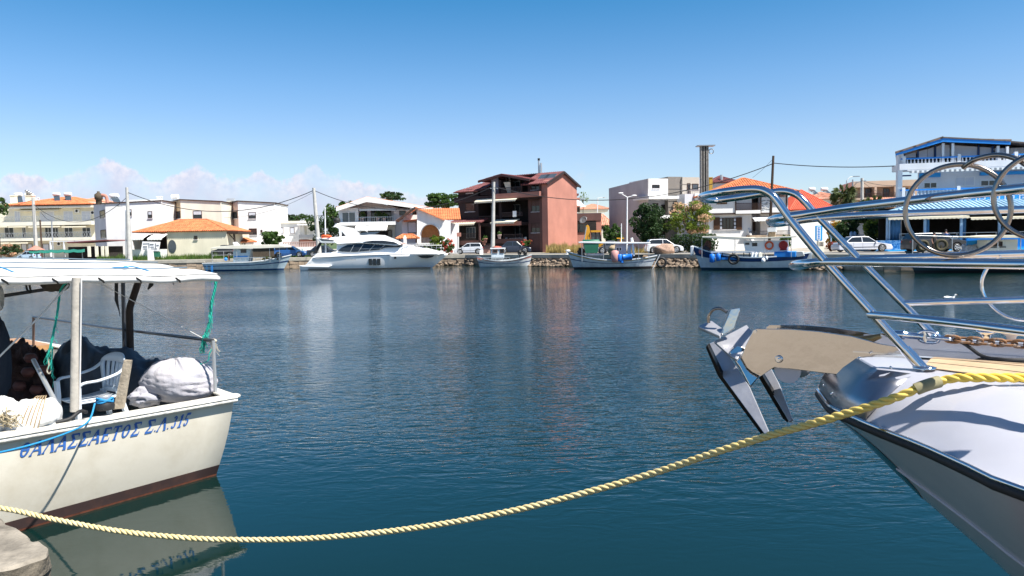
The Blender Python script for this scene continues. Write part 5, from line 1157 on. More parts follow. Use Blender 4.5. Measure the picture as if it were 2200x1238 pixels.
car('parked_car', 'silver white sedan parked left of the mosaic wall', 1803, 1919, 67, 1, (.68, .69, .74), 'sedan', 0, 1.42)
car('parked_car', 'dark grey estate car parked at the restaurant, right of the white sedan', 1958, 2082, 61.5, 1, (.03, .032, .036), 'suv', 0, 1.6, .3)
car('parked_car', 'pale blue car peeping out left behind the green tarp canopy', 34, 72, 112, -1, (.4, .55, .7), 'hatch', 0, 1.45)
# motor scooter
sc_ = W(707, 540, 99.5); r = thing('motor_scooter', 'pale green motor scooter parked left of the dark car behind the yacht stern', 'scooter', Vector((sc_.x-4, 99.5, G)))
o_ = Vector((sc_.x-4-.2, 99.5, G)); mint = mat('mint_scooter_paint', (.25, .50, .45), .4)
m = MB(); m.loft([[o_+Vector((x+dx, dy, z+dz)) for dx, dy, dz in ((0, -w_, -.1), (0, w_, -.1), (0, w_, .1), (0, -w_, .1))] for x, z, w_ in ((-.9, .55, .08), (-.5, .75, .2), (-.1, .7, .18), (.05, .3, .16), (.5, .3, .16), (.62, .9, .12), (.68, 1.0, .1))]); m.build('body', mint, r)
for x in (-.55, .72):
    m = MB(); m.torus(o_+Vector((x, 0, .24)), (0, 1, 0), .19, .06, 16, 6); m.build('wheel', black, r)
m = MB(); m.tube([o_+Vector((.6, 0, .9)), o_+Vector((.55, 0, 1.1)), o_+Vector((.5, -.3, 1.12))], .02, 6); m.tube([o_+Vector((.55, 0, 1.1)), o_+Vector((.5, .3, 1.12))], .02, 6); m.build('handlebar', galv, r)
m = MB(); m.ball(o_+Vector((-.45, 0, .84)), (.35, .15, .06)); m.build('seat', black, r)
# green wheelie bin
p = W(1270, 540, 77.5); p.z = G+.06; r = thing('waste_container', 'green wheeled waste container on the quay behind the boat with blue barrels', 'bin', p); gp = mat('green_plastic', (.02, .13, .08), .5)
m = MB(); m.loft([[p+Vector((x*w_, y*.5, z)) for x, y in ((-1, -1), (1, -1), (1, 1), (-1, 1))] for z, w_ in ((.15, .62), (1.15, .78))], smooth=False); m.box(p.x-.82, p.x+.82, p.y-.55, p.y+.55, p.z+1.15, p.z+1.2); m.build('container', gp, r)
m = MB(); m.tube([p+Vector((-.8, 0, 1.18)), p+Vector((-.8, 0, 1.3)), p+Vector((.8, 0, 1.3)), p+Vector((.8, 0, 1.18))], .25, 8); m.build('lid', gp, r)
for x in (-.5, .5): m = MB(); m.torus(p+Vector((x, -.4, .1)), (0, 1, 0), .07, .03, 10, 5); m.build('castor', black, r)
# yellow digger
b = B('backhoe_digger', 'yellow backhoe digger with raised arm parked by the annex', 'digger', 1276, 86); yel = mat('digger_yellow_paint', (.62, .30, .02), .5, .1, 2)
F = b.F
def q(px, py, v=0): return b.pt(px, py, v)
m = b.mb(); m.prism([q(1251, 540), q(1257, 499), q(1259, 486), q(1263, 483), q(1266, 487), q(1268, 500), q(1271, 540), q(1266, 540), q(1262, 506), q(1258, 540)], (0, .35, 0)); m.build('backhoe_arm', yel, b.root, .03)
m = b.mb(); m.tube([q(1253, 540, -.1), q(1256, 510, -.1), q(1260, 488, -.1)], .06, 8); m.build('hydraulic_ram', galv, b.root)
b.box('cab_roof', yel, 1270, 495, 1291, 499, -.2, 1.6); b.box('cab_glass', glassb, 1271, 500, 1290, 519, .0, 1.4)
for x0, x1 in ((1270, 1272), (1279, 1282), (1287, 1292)):
    for v in (-.06, 1.46): m = b.mb(); m.bar(q(x0, 498, v), q(x1, 519, v), .12, .1); m.build('cab_pillar', black, b.root)
b.box('chassis', yel, 1262, 519, 1303, 531, .0, 1.4, bevel=.05); b.box('front_loader', yel, 1301, 527, 1309, 540, -.2, 1.6)
for x, rr_ in ((1272, .75), (1297, .5)):
    c_ = q(x, 540); m = b.mb(); m.lathe((c_.x, -.35, G+rr_), [(rr_*.5, 0), (rr_*.95, 0), (rr_, .08), (rr_, .34), (rr_*.95, .4), (rr_*.5, .4)], 20, (0, 1, 0)); w_ = m.build('wheel', black, b.root); m = b.mb(); m.lathe((c_.x, -.3, G+rr_), [(.01, 0), (rr_*.5, 0), (rr_*.5, .2)], 14, (0, 1, 0)); m.build('rim', yel, w_)
# net heap on the quay and bollards
for k, (px_, Y_, w_, h_, lab) in enumerate(((1429, 75.6, 1.1, .75, 'pinkish heap of fishing net on the quay edge in front of the white hatchback'), (1322, 77.5, .7, .7, 'beige covered heap of net behind the wheelhouse of the boat with blue barrels'), (2087, 54.5, .7, .6, 'blue and white heap of sacks beside the cream boat cabin'))):
    p = W(px_, 540, Y_); p.z = G+h_*.55; m = MB(); m.ball(p, (w_, .7, h_*.8), 20, 12, .35, 1.6, k, False); nm = mat(['pink_fishing_net', 'beige_fishing_net', 'white_sack_cloth'][k], [(.48, .32, .24), (.5, .38, .24), (.6, .62, .68)][k], .95, .3, 8, 1, 30); tag(m.build('net_heap', nm), lab, 'net heap')
for k, (px_, Y_) in enumerate(((1220, 82.6), (1437, 75.4), (2070, 56.5))):
    p = W(px_, 540, Y_); p.z = G; r = thing('quay_bollard', ['white block bollard on the quay by the dry grass', 'white bollard on the quay edge at the net heap', 'white bollard near the dark estate car'][k], 'bollard', p, 'quay bollards'); m = MB(); m.lathe(p, [(.2, 0), (.18, .35), (.28, .4), (.26, .5), (.05, .53)], 12); m.build('post', whitemet, r); m = MB(); m.box(p.x-.3, p.x+.3, p.y-.3, p.y+.3, p.z, p.z+.05); m.build('base', whitemet, r)
# folding rails on the left quay
for k, (a, c, lab) in enumerate(((435, 483, 'white tubular handrail on the quay left of the pale blue boat'),)):
    p0, p1 = W(a-3, 0, 96), W(c, 0, 96); m = MB()
    for x in (p0.x, (p0.x+p1.x)/2, p1.x): m.tube([(x, 96, G), (x, 96, G+1.0)], .03, 6)
    for z in (.5, 1.0): m.tube([(p0.x, 96, G+z), (p1.x, 96, G+z)], .03, 6)
    tag(m.build('handrail', galv), lab, 'railing')
# ---------------- far boats ----------------
def hull(b, L, Bm, z_st, z_mid, z_bow, rake=.9, st_rake=.3, stern='transom', dirn=1, bands=(), m=None, cy=0, boot=.16, e=.45, bootm=None, deckm=None, full=.5, gun=None, flare=1.0, knuck=0):
    """hull lofted in the boat's frame; x 0..L along the waterplane, bow at x=L if dirn>0. bands: (f0,f1,material,name) between boot top and sheer"""
    nt_ = 30
    M = b.M @ Matrix.Translation((0, cy, 0)) @ (Matrix() if dirn > 0 else Matrix.Translation((L, 0, 0)) @ Matrix.Diagonal((-1, 1, 1, 1)))
    def hb(t_):
        if t_ > full: k = (t_-full)/(1-full); w_ = 1-k**2.2
        else:
            k = (full-t_)/full; w_ = 1-(.22 if stern == 'transom' else 1)*k**2.2
        return Bm/2*max(w_, 0.012)
    def sh(t_):
        if t_ > .45: k = (t_-.45)/.55; return z_mid+(z_bow-z_mid)*k**1.9
        k = (.45-t_)/.45; return z_mid+(z_st-z_mid)*k**1.9
    def P(t_, z, side=-1, off=0):
        s_ = sh(t_); f = max(0, min(1, (z+.5)/(s_+.5))); zz = z
        ee = e+(flare-1)*0
        bowk = max(0, (t_-.55)/.45); ex = e+bowk*.55*flare
        y = hb(t_)*f**ex
        x = L*t_ - rake*(1-f)*t_**5 + st_rake*(1-f)*(1-t_)**6
        return Vector((x, side*(y+off), zz))
    def band(z0f, z1f, off, name, mt, k=3, parent=None):
        mb = MB(M)
        for side in (-1, 1):
            rows = [[P(t_/nt_, z0f(t_/nt_)+(z1f(t_/nt_)-z0f(t_/nt_))*j/k, side, off) for t_ in range(nt_+1)] for j in range(k+1)]
            mb.loft(rows, False, False)
        if stern == 'transom':
            rows = [[P(0, z0f(0)+(z1f(0)-z0f(0))*j/k, sd_, off)+Vector((-off, 0, 0)) for sd_ in (-1, 1)] for j in range(k+1)]; mb.loft(rows, False, False, False)
        return mb.build(name, mt, parent or b.root)
    h = band(lambda t_: -.45, sh, 0, 'hull', m, 8)
    band(lambda t_: -.3, lambda t_: boot, .012, 'boot_top', bootm or black, 2, h)
    for f0, f1, mt, nm in bands: band(lambda t_: boot+(sh(t_)-boot)*f0, lambda t_: boot+(sh(t_)-boot)*f1, .02, nm, mt, 2, h)
    mb = MB(M); pl = [P(t_/nt_, sh(t_/nt_), -1) for t_ in range(nt_+1)]; pr = [P(t_/nt_, sh(t_/nt_), 1) for t_ in range(nt_+1)]
    mb.loft([[p-Vector((0, -.02, .12)) for p in pl], [p-Vector((0, .02, .12)) for p in pr]], False, False, False); mb.build('deck', deckm or m, b.root)
    mb = MB(M)
    for line in (pl, pr):
        mb.loft([[p+Vector((0, dy, dz)) for dy, dz in ((-.05, -.05), (.05, -.05), (.05, .045), (-.05, .045))] for p in line], smooth=False)
    if stern == 'transom': mb.bar(pl[0], pr[0], .1, .1)
    mb.build('gunwale', gun or m, b.root)
    return P, sh, M, h
def fender(label, b, p, r, m, rope_to=.5, name='boat_fender', shape='ball'):
    wp = b.M @ Vector(p); rt = thing(name, label, 'fender', wp-Vector((0, 0, r)), None)
    q = MB()
    if shape == 'ball': q.ball(wp, (r, r, r*1.15))
    else: q.tube([wp-Vector((0, 0, r*1.6)), wp-Vector((0, 0, r*1.3)), wp+Vector((0, 0, r*1.3)), wp+Vector((0, 0, r*1.6))], [r*.4, r, r, r*.4], 12)
    q.build('buoy', m, rt); q = MB(); q.cyl(wp+Vector((0, 0, r)), wp+Vector((0, 0, r+rope_to)), .015, n=5); q.build('lanyard', whitemet, rt); return rt
def tyre(label, b, p, Rr=.33, r=.1):
    wp = b.M @ Vector(p); q = MB(); q.torus(wp, b.F.n, Rr, r, 24, 8); return tag(q.build('tyre_fender', black), label, 'tyre')
paleblue = mat('pale_blue_boat_paint', (.50, .62, .68), .45, .12, 2.5)
# --- pale blue boat
b = B('blue_striped_boat', 'pale blue fishing boat with dark blue stripe, leftmost boat at the far quay', 'boat', 441.5, 89.5, 0, base=0)
L = b.pt(627, 560)[0]; P, sh, M, h = hull(b, L, 2.9, .92, .98, 1.75, 1.3, .25, 'transom', 1, ((.50, .60, blued, 'blue_stripe'),), paleblue, 0, .14, .35, blued, whitemet, .45, gun=mat('white_gunwale_paint', (.7, .72, .72), .5, .1, 3))
b.box('wheelhouse', paleblue, 502, 535, 532, 566, -.6, .6, bevel=.04) if False else b.poly('wheelhouse', paleblue, [(501, 564), (501, 535), (540, 535), (533, 564)], -.7, .7)
b.box('wheelhouse_window', glass, 517, 536, 529, 543.5, -.73, -.7); b.box('wheelhouse_stripe', blueaw, 503, 550, 532, 552.5, -.72, -.7)
b.poly('canopy', cream2, [(452, 533), (470, 529.5), (520, 526), (600, 526), (612, 529), (612, 532), (560, 534), (500, 535), (454, 535)], -1.35, 1.35, bevel=.03)
b.box('canvas_screen', mat('brown_canvas', (.10, .075, .05), .9, .2, 4), 543, 533, 589, 552, -1.2, -1.16)
def posts(b, L_, vs, zb):
    for a, y in L_:
        for v in vs: m = b.mb(); p0 = b.pt(a, y, v); m.cyl((p0.x, v, zb), p0, .03, n=6); m.build('canopy_post', galv, b.root)
posts(b, [(a, 533) for a in (455, 508, 579, 600)], (-1.2, 1.2), .9)
b.rail(506, 553, 570, 563, -1.3, galv, 6, 'bars')
m = b.mb(); 
for a in (453, 456): p0 = b.pt(a, 571, -1.5); m.cyl((p0.x, -1.45, -.3), (p0.x, -1.45, b.pt(a, 571)[2]+.05), .035, n=6)
for a in range(3): z = .1+a*.25; m.cyl((b.pt(453, 570)[0], -1.45, z), (b.pt(456.5, 570)[0], -1.45, z), .02, n=5)
m.build('boarding_ladder', blueaw, b.root)
m = b.mb(); p0 = b.pt(503, 528, .2); m.prism([b.pt(500, 521, -.3), b.pt(506, 520, -.3), b.pt(514, 528, -.3), b.pt(504, 529, -.3)], (0, .5, 0)); m.build('radar_arch', gel, b.root)
m = b.mb(); p0 = b.pt(492, 554, -.8); m.torus(p0, (1, .2, 0), .33, .05, 18, 6); [m.bar(p0, p0+Vector((0, math.cos(a)*.3, math.sin(a)*.3)), .04, .04) for a in (0, 2, 4)]; m.build('net_winch', mat('rusty_red_metal', (.18, .05, .03), .7, .2, 8), b.root)
q = b.M @ Vector((b.pt(486, 557, -.9)[0], -1.0, b.pt(486, 557, -.9)[2])); m = MB(); m.ball(q, .2); tag(m.build('blue_buoy', blueaw), 'small bright blue ball buoy on the aft deck of the pale blue boat', 'buoy')
netp = mat('tangled_brown_net', (.20, .14, .09), .95, .3, 10, 1, 40)
def heap(b, px, py, v, r, lab, m, seed=1, amp=.4, name='net_heap'):
    p = b.M @ b.pt(px, py, v); q = MB(); q.ball(p, r, 18, 10, amp, 2.2, seed); return tag(q.build(name, m), lab, 'net heap')
heap(b, 594, 553, -.3, (.55, .5, .42), 'tangled brown net on the foredeck of the pale blue boat', netp, 3); heap(b, 571, 558, -.6, (.45, .4, .25), 'yellowish rope coil ahead of the wheelhouse on the pale blue boat', mat('yellow_rope_coil', (.5, .38, .12), .9, .3, 8), 4)
m = b.mb(); 
for dx in (0, .5): m.lathe(b.pt(598+dx*8, 550, -.4), [(.05, -.15), (.36, -.14), (.2, 0), (.36, .14), (.05, .15)], 14, (1, .3, 0))
m.build('net_hauler', steelg, b.root)
# --- white motor yacht
b = B('motor_yacht', 'large white motor yacht with sweeping dark windows moored along the far quay', 'yacht', 643, 84.2, 0, base=0)
V = 2.3; L = b.pt(958, 545)[0]
def yq(px, py, v=0): return b.pt(px, py, v)
m = b.mb(); nx = 44; rows = []; sheerpts = []
for i in range(nx+1):
    px_ = 643+(960-643)*i/nx; t_ = i/nx
    ys = 548-(0 if px_ > 700 else 0); 
    # sheer line in pixels: aft it drops in a curve to the bathing platform
    ys = 545 if px_ > 930 else 546.5 if px_ > 880 else 547.5
    if px_ < 676: ys = 547.5+(676-px_)/(676-655)*24 if px_ > 655 else 571.5
    sp_ = yq(px_, ys)
    hb_ = V*(1-max(0, (t_-.5)/.5)**2.4)*(1 if px_ > 655 else .96)+.02
    bk = max(0, (t_-.55)/.45); ring = []
    for j in range(9):
        f = j/8; z = -.5+(sp_.z+.5)*f; y = hb_*(f**(.16+1.1*bk)); x = sp_.x-2.6*(1-f)**1.1*bk**3
        ring.append((x, y, z))
    rows.append([Vector((x, V-y, z)) for x, y, z in ring]+[Vector((x, V+y, z)) for x, y, z in ring[::-1]])
m.loft(rows, True, True); m.build('hull', gel, b.root)
def yp(name, mt, pts, inset, lean=.0, par=None, bev=.0, thick=None):
    """superstructure piece: side outline in px, half width V-inset, sides leaning in"""
    m = b.mb(); P3 = [yq(x, y, inset) for x, y in pts]; zmin = min(p.z for p in P3); n = len(P3)
    A_ = [Vector((p.x, inset+(p.z-zmin)*lean, p.z)) for p in P3]; Bq = [Vector((p.x, 2*V-p.y, p.z)) for p in A_]
    if thick: Bq = [p+Vector((0, thick, 0)) for p in A_]
    m.add(A_+Bq, [tuple(range(n)), tuple(range(2*n-1, n-1, -1))]+[(i, (i+1) % n, (i+1) % n+n, i+n) for i in range(n)]); return m.build(name, mt, par or b.root, bev)
yp('deckhouse', gel, [(672, 548), (676, 545), (722, 541), (722, 525), (733, 520), (772, 519), (850, 519), (862, 525), (880, 528), (905, 533), (930, 541), (945, 547)], .35, .25, bev=.12)
yp('flybridge', gel, [(678, 510), (690, 512), (770, 505), (790, 504), (815, 505), (838, 514), (862, 526), (850, 528), (770, 522), (722, 525), (722, 522), (690, 523), (684, 519)], .12, .3, bev=.1)
yp('side_window', glass, [(725, 539), (735, 531), (746, 526.5), (766, 524), (800, 524), (855, 526), (862, 528), (857, 531), (826, 532), (816, 536.5), (792, 539), (760, 541.5), (740, 541)], .30, .25, thick=.09)
yp('upper_window', glass, [(780, 519.5), (800, 517), (822, 517), (846, 520), (858, 525), (846, 524.5), (784, 521.5)], .06, .36, thick=.06)
yp('forward_saloon_glass', glass, [(850, 520), (866, 526), (855, 527)], .45, .25)
m = b.mb()
for (x0, y0, x1, y1) in ((752, 542, 760, 526), (770, 541, 780, 525), (792, 540, 805, 525), (815, 537, 828, 525)): m.bar(yq(x0, y0, .29)+Vector((0, .0, 0)), yq(x1, y1, .29)+Vector((0, .18, 0)), .05, .04)
m.bar(yq(728, 537.5, .3)+Vector((0, .1, 0)), yq(820, 533, .3)+Vector((0, .1, 0)), .04, .04); m.build('window_mullion', galv, b.root)
m = b.mb()
for k in range(3): b.rbox(m, 792+k*9, 556, 799+k*9, 570, -.035, .1)
m.build('hull_window', glass, b.root)
yp('bow_hull_window', glass, [(897, 549.5), (933, 549), (929, 553), (918, 555), (906, 554.5)], .62, 0, thick=.4); 
m = b.mb(); p = yq(849, 554, -.02); m.lathe((p.x, .02, p.z), [(.01, 0), (.14, 0), (.14, .06)], 14, (0, -1, 0)); m.build('porthole', glass, b.root)
m = b.mb(); m.tube([yq(672, 554.5, -.02), yq(760, 549.5, -.02), yq(879, 546.5, -.0)], .045, 6); m.build('rub_rail', steelg, b.root)
yp('boot_stripe', black, [(662, 580), (662, 577.6), (750, 577), (925, 574), (925, 578)], -.02, 0, thick=.06)
yp('bathing_platform', gel, [(641, 571), (655, 570), (712, 571), (706, 575), (650, 574)], .0, 0, bev=.05)
yp('aft_spoiler', gel, [(678, 511), (720, 516), (722, 522), (690, 522)], .02, 0, bev=.05, thick=.3); yp('blue_spoiler_panel', glassb, [(684, 512), (718, 516), (716, 518.5), (692, 518)], -.0, 0, thick=.05)
yp('aft_pillar', black, [(686, 521), (692, 521), (680, 545), (672, 545)], .35, 0, thick=.15); m = b.mb(); m.cyl(yq(700, 545, .5), yq(700, 523, .5), .06); m.build('deck_post', whitemet, b.root)
yp('radar_arch', gel, [(725, 485), (733, 487), (745, 489), (762, 503), (772, 508), (742, 512), (743, 508), (733, 497), (733, 510), (729, 511), (727, 492), (718, 487)], .5, .1, bev=.05)
m = b.mb(); p = yq(724, 474, V); m.ball((p.x, V, p.z), (.42, .42, .36), 16, 10); m.build('radar_dome', black, b.root); m = b.mb(); m.lathe((p.x, V, p.z-.75), [(.5, 0), (.3, .2), (.25, .4)], 12); m.build('dome_base', gel, b.root)
yp('windshield', glassb, [(770, 503), (780, 500), (816, 498), (806, 503), (778, 506)], .5, .2, thick=.03)
m = b.mb(); m.tube([yq(770, 500, .6), yq(786, 485, .6), yq(800, 487, .6)], .03, 6); m.tube([yq(772, 486, .6), yq(790, 499, .6)], .03, 6); m.tube([yq(783, 496, .6), yq(796, 489, .6)], .03, 6); m.build('bimini_frame', galv, b.root)
m = b.mb(); prev = None; tops = []
for k in range(9):
    px_ = 862+k*10.5; p = yq(px_, 546, .35+k*.18); tpp = yq(px_+3, 527-(k*.0), .35+k*.18); tops.append(tpp)
    m.tube([p, tpp], .025, 6)
m.tube(tops, .03, 6); m.build('bow_rail', galv, b.root)
yp('sunpad', black, [(888, 527), (892, 525.5), (912, 525.5), (915, 529), (890, 529)], 1.2, 0); yp('foredeck', gel, [(870, 530), (905, 531), (940, 540), (955, 546), (870, 546)], .9, .5, bev=.1)
q = MB(); p = b.M @ yq(701, 505, .6); q.torus(p+Vector((0, 0, -.2)), (0, .2, 1), .5, .13, 18, 6); tag(q.build('coiled_hose', mat('orange_plastic', (.75, .12, .03), .5)), 'orange coil lying on the aft flybridge of the motor yacht', 'hose')
m = b.mb()
for i in range(11): x = yq(741+i*2.2, 558, -.03).x; m.box(x, x+.07, -.03, .0, yq(741, 559)[2], yq(741, 556.5+(i % 3)*.6)[2])
m.build('hull_lettering', galv, b.root)
yp('swim_rail', galv, [(676, 546), (690, 545.3), (690, 545.8), (676, 546.5)], .2, 0, thick=.03)
# --- small white boat
b = B('small_white_boat', 'small old white fishing boat with a tiny cabin below the brown building', 'boat', 1023, 84, 0, base=0)
L = b.pt(1143, 560)[0]; P, sh, M, h = hull(b, L, 2.2, 1.25, .72, 1.35, .45, .5, 'double', 1, ((.40, .48, blued, 'blue_stripe'), (.78, .86, redbl if False else mat('faded_red_paint', (.5, .16, .1), .6), 'red_stripe')), mat('stained_white_boat_paint', (.66, .68, .68), .5, .22, 1.6), 0, .1, .42, mat('pale_antifouling', (.35, .40, .42), .6), None, .5)
b.box('cabin', oldwhite, 1055, 535, 1083, 556, -.5, .5, bevel=.05); b.box('cabin_roof', gel, 1053, 532.5, 1086, 535, -.6, .6); b.win(1058, 536, 1069, 544, -.5, mat('brown_cabin_frame', (.2, .12, .1), .6), glass, 0, 0, False); b.win(1074, 535.5, 1083, 544, -.5, brownfr, glass, 0, 0, False)
b.rail(1026, 553, 1095, 559, -.85, galv, 9)
b.poly('red_patch', mat('faded_red_paint', (.5, .16, .1), .6), [(1024, 553), (1038, 556), (1034, 561), (1027, 558)], -.75, -.7)
heap(b, 1068, 531.5, 0, (.5, .3, .12), 'faded red cloth on the small white boat cabin roof', mat('red_cloth', (.45, .13, .09), .9), 7)
m = b.mb(); 
for px_, py_ in ((1116, 542), (1128, 543)): p = b.pt(px_, py_, -.2); m.lathe(p, [(.05, -.14), (.30, -.12), (.14, 0), (.30, .12), (.05, .14)], 14, (1, .4, 0)); m.bar(p, (p.x, p.y, .8), .07, .07)
m.build('net_hauler', black, b.root)
b2 = B('white_petrol_can', 'white plastic can standing left of the small boat cabin', 'can', 1033, 93.4); b2.box('can', gel, 1030, 538, 1038, 549, 0, .3, bevel=.05)
# --- boat with blue barrels
b = B('barrel_boat', 'white fishing boat with flat white canopy and bright blue barrels over its side', 'boat', 1219, 73.2, -9, base=0)
L = b.pt(1412, 560)[0]; ow = mat('off_white_boat_paint', (.62, .66, .70), .5, .14, 2)
P, sh, M, h = hull(b, L, 2.9, 1.25, .88, 1.75, .8, .9, 'double', -1, ((.50, .56, blued, 'blue_stripe'), (.84, .92, mat('ochre_trim_paint', (.55, .32, .04), .5), 'ochre_stripe')), ow, 0, .22, .42, mat('dark_antifouling', (.03, .025, .03), .6), mat('varnished_deck', (.35, .2, .1), .5), .55)
b.poly('wheelhouse', whitegrey, [(1318, 550), (1322, 524), (1345, 524), (1346, 550)], -.55, .55); b.win(1324, 531, 1336, 540, -.55, whitemet, glass, 0, 1, False); b.box('cabin_post', ow, 1348, 527, 1356, 548, -.5, .5)
b.poly('canopy', gel, [(1242, 520), (1250, 519), (1330, 520), (1398, 521), (1398, 523.5), (1330, 524), (1244, 522.5)], -1.3, 1.3, bevel=.03)
posts(b, ((1250, 522), (1296, 523), (1372, 523), (1394, 523)), (-1.15, 1.15), .8)
m = b.mb(); m.tube(curve([b.pt(1357, 511, -.9), b.pt(1360, 530, -.9), b.pt(1362, 550, -.9)], 5), [.12]*4+[.11]*7, 8); m.build('white_davit', gel, b.root)
m = b.mb(); m.cyl(b.pt(1335, 520, 0), b.pt(1335, 480, 0), .035); m.build('mast', whitemet, b.root); b.box('yellow_crosstree', yel, 1325, 511, 1341, 513, 0, .15); b.box('yellow_stand', yel, 1332, 511, 1334, 520, 0, .15)
bl = mat('blue_plastic_barrel', (.01, .16, .62), .4, .06)
m = b.mb(); a0, a1 = b.pt(1338, 553, -1.45), b.pt(1358, 552, -1.45); m.tube([a0, a0+(a1-a0)*.04, a0+(a1-a0)*.08, a0+(a1-a0)*.92, a0+(a1-a0)*.96, a1], [.26, .31, .28, .28, .31, .26], 16); tag(m.build('plastic_barrel', bl), 'long blue barrel lying along the rail of the boat with the flat white canopy', 'barrel')
m = b.mb(); a0 = b.pt(1331, 554, -1.5); m.tube([a0-Vector((0, 0, .34)), a0-Vector((0, 0, .28)), a0+Vector((0, 0, .28)), a0+Vector((0, 0, .34))], [.2, .26, .26, .18], 14); tag(m.build('plastic_barrel', bl), 'upright blue barrel left of the long lying one', 'barrel')
m = b.mb(); a0 = b.pt(1336, 560, -1.5); m.tube([a0-Vector((0, 0, .2)), a0+Vector((0, 0, .25))], .17, 12); tag(m.build('plastic_barrel', bl), 'small blue barrel hanging low under the other two', 'barrel')
fender('pink fender bag hanging left of the blue barrels', b, b.pt(1321, 551, -1.5)+Vector((0, 0, 0)), .36, mat('faded_pink_plastic', (.55, .28, .26), .6), .1, shape='tube')
for a, lab in ((1315, 'small blue-white fender low under the pink bag'),): fender(lab, b, b.pt(a, 560, -1.5), .14, paleblue, .3)
heap(b, 1372, 552, -.3, (.9, .6, .22), 'brown floats and net on the aft deck right of the blue barrels', netp, 9)
heap(b, 1249, 545, -.4, (.35, .4, .55), 'dark tangled gear on the bow of the boat with blue barrels', darkwood, 12)
b.box('white_bench', ow, 1262, 545, 1298, 549, -.5, -.1); b.rail(1248, 544, 1262, 551, -.7, steelg, 3)
m = b.mb(); p0, p1 = b.pt(1418, 547, -.8), b.pt(1402, 578, -.8)
for v in (-.8, -.45): m.bar((p0.x, v, p0.z), (p1.x, v, p1.z), .08, .05)
for k in range(7): t_ = (k+.5)/7; c_ = p0+(p1-p0)*t_; m.bar((c_.x, -.8, c_.z), (c_.x, -.45, c_.z), .06, .04)
m.build('stern_ladder', gel, b.root)
tyre('black tyre fender at the stern ladder of the boat with blue barrels', b, b.pt(1421, 564, .3), .42, .12)
# --- navy and white boat
b = B('navy_white_boat', 'white fishing boat with navy blue upper band and cream canopy, below the shuttered house', 'boat', 1487, 66.5, -24, base=0)
L = b.pt(1740, 560)[0]; P, sh, M, h = hull(b, L, 3.2, 1.45, 1.12, 2.15, 1.0, .9, 'double', -1, ((.58, 1.0, blued, 'navy_band'),), mat('rust_streaked_white_paint', (.60, .67, .72), .5, .1, 2), 0, .22, .40, mat('teal_antifouling', (.01, .05, .08), .6), None, .52)
st_ = mat('rust_stain', (.45, .36, .2), .8, .2, 3)
for nm, pts in (('rust_streak', [(1606, 567), (1608, 567), (1608, 579), (1607, 579)]), ('rust_streak', [(1633, 567), (1645, 566), (1645, 577), (1636, 578)])):
    m = b.mb(); m.prism([b.pt(x, y, -1.62) for x, y in pts], (0, .012, 0))
b.poly('wheelhouse', gel, [(1602, 545), (1597, 518), (1692, 516), (1692, 540)], -.75, .75); b.win(1599, 520, 1612, 528, -.75, whitemet, glass, 0, 0, False); b.win(1614, 520, 1629, 531, -.75, whitemet, glass, 0, 0, False)
b.poly('canopy', cream2, [(1508, 508), (1540, 507), (1620, 511), (1712, 507), (1712, 510), (1620, 514), (1578, 515), (1508, 511)], -1.45, 1.45, bevel=.03)
posts(b, [(a, 513) for a in (1508, 1579, 1642, 1700)], (-1.35, 1.2), 1.1)
b.box('blue_cover', blueaw, 1663, 541, 1710, 553, -1.3, .9, bevel=.05); b.poly('grey_cover', mat('pale_grey_canvas', (.5, .5, .48), .8), [(1708, 541), (1724, 541), (1728, 550), (1712, 552)], -1.0, .8)
b.box('blue_inner_bulwark', blueaw, 1550, 553, 1612, 558, -1.5, -1.42); b.box('cap_rail', whitemet, 1527, 540, 1620, 543, -1.5, -1.35); m = b.mb()
for a in (1535, 1552, 1574, 1598, 1610): p0 = b.pt(a, 542, -1.42); m.cyl((p0.x, -1.42, .9), p0, .04, n=6)
m.build('rail_post', black, b.root)
m = b.mb(); m.box(b.pt(1484, 530)[0], b.pt(1491, 530)[0], -.25, .25, 1.3, b.pt(1487, 531)[2]+.1); m.build('stem_post', gel, b.root, .06)
org = mat('orange_lifebuoy', (.80, .13, .04), .5, .05); rd = mat('red_lifebuoy', (.60, .04, .03), .5, .1)
for k, (px_, py_, mt, lab) in enumerate(((1652.5, 527.5, org, 'orange lifebuoy hanging on the wheelhouse side of the navy and white boat'), (1683, 527, rd, 'red-orange lifebuoy in its holder right of the plain orange one'))):
    p = b.M @ b.pt(px_, py_, -.86); q = MB(); q.torus(p, b.F.n, .30, .075, 28, 8); tag(q.build('lifebuoy', mt), lab, 'lifebuoy')
b.poly('red_holder', rd, [(1676, 538), (1677, 520), (1683, 518), (1690, 522), (1690, 538)], -.83, -.76)
for k, (a, y_, mt, r_, sh_, lab) in enumerate(((1530, 555, bl, .24, 'tube', 'large blue fender, left of the two on the navy bow'), (1543.5, 553, bl, .2, 'tube', 'rounder blue fender, right of the two on the navy bow'), (1536.5, 555, gel, .09, 'tube', 'thin white fender between the two blue ones'), (1640, 560, gel, .19, 'ball', 'white ball fender under the wheelhouse of the navy and white boat'), (1647, 555, gel, .1, 'tube', 'thin white fender right of the white ball fender'), (1506, 541, mat('faded_red_buoy', (.6, .2, .18), .6), .2, 'ball', 'faded red ball buoy on the bow of the navy and white boat'))):
    fender(lab, b, b.pt(a, y_, -1.55 if a > 1520 else -.5), r_, mt, .25, shape=sh_)
tyre('black tyre fender hanging on the navy band amidships', b, b.pt(1576, 557, -1.72), .38, .1)
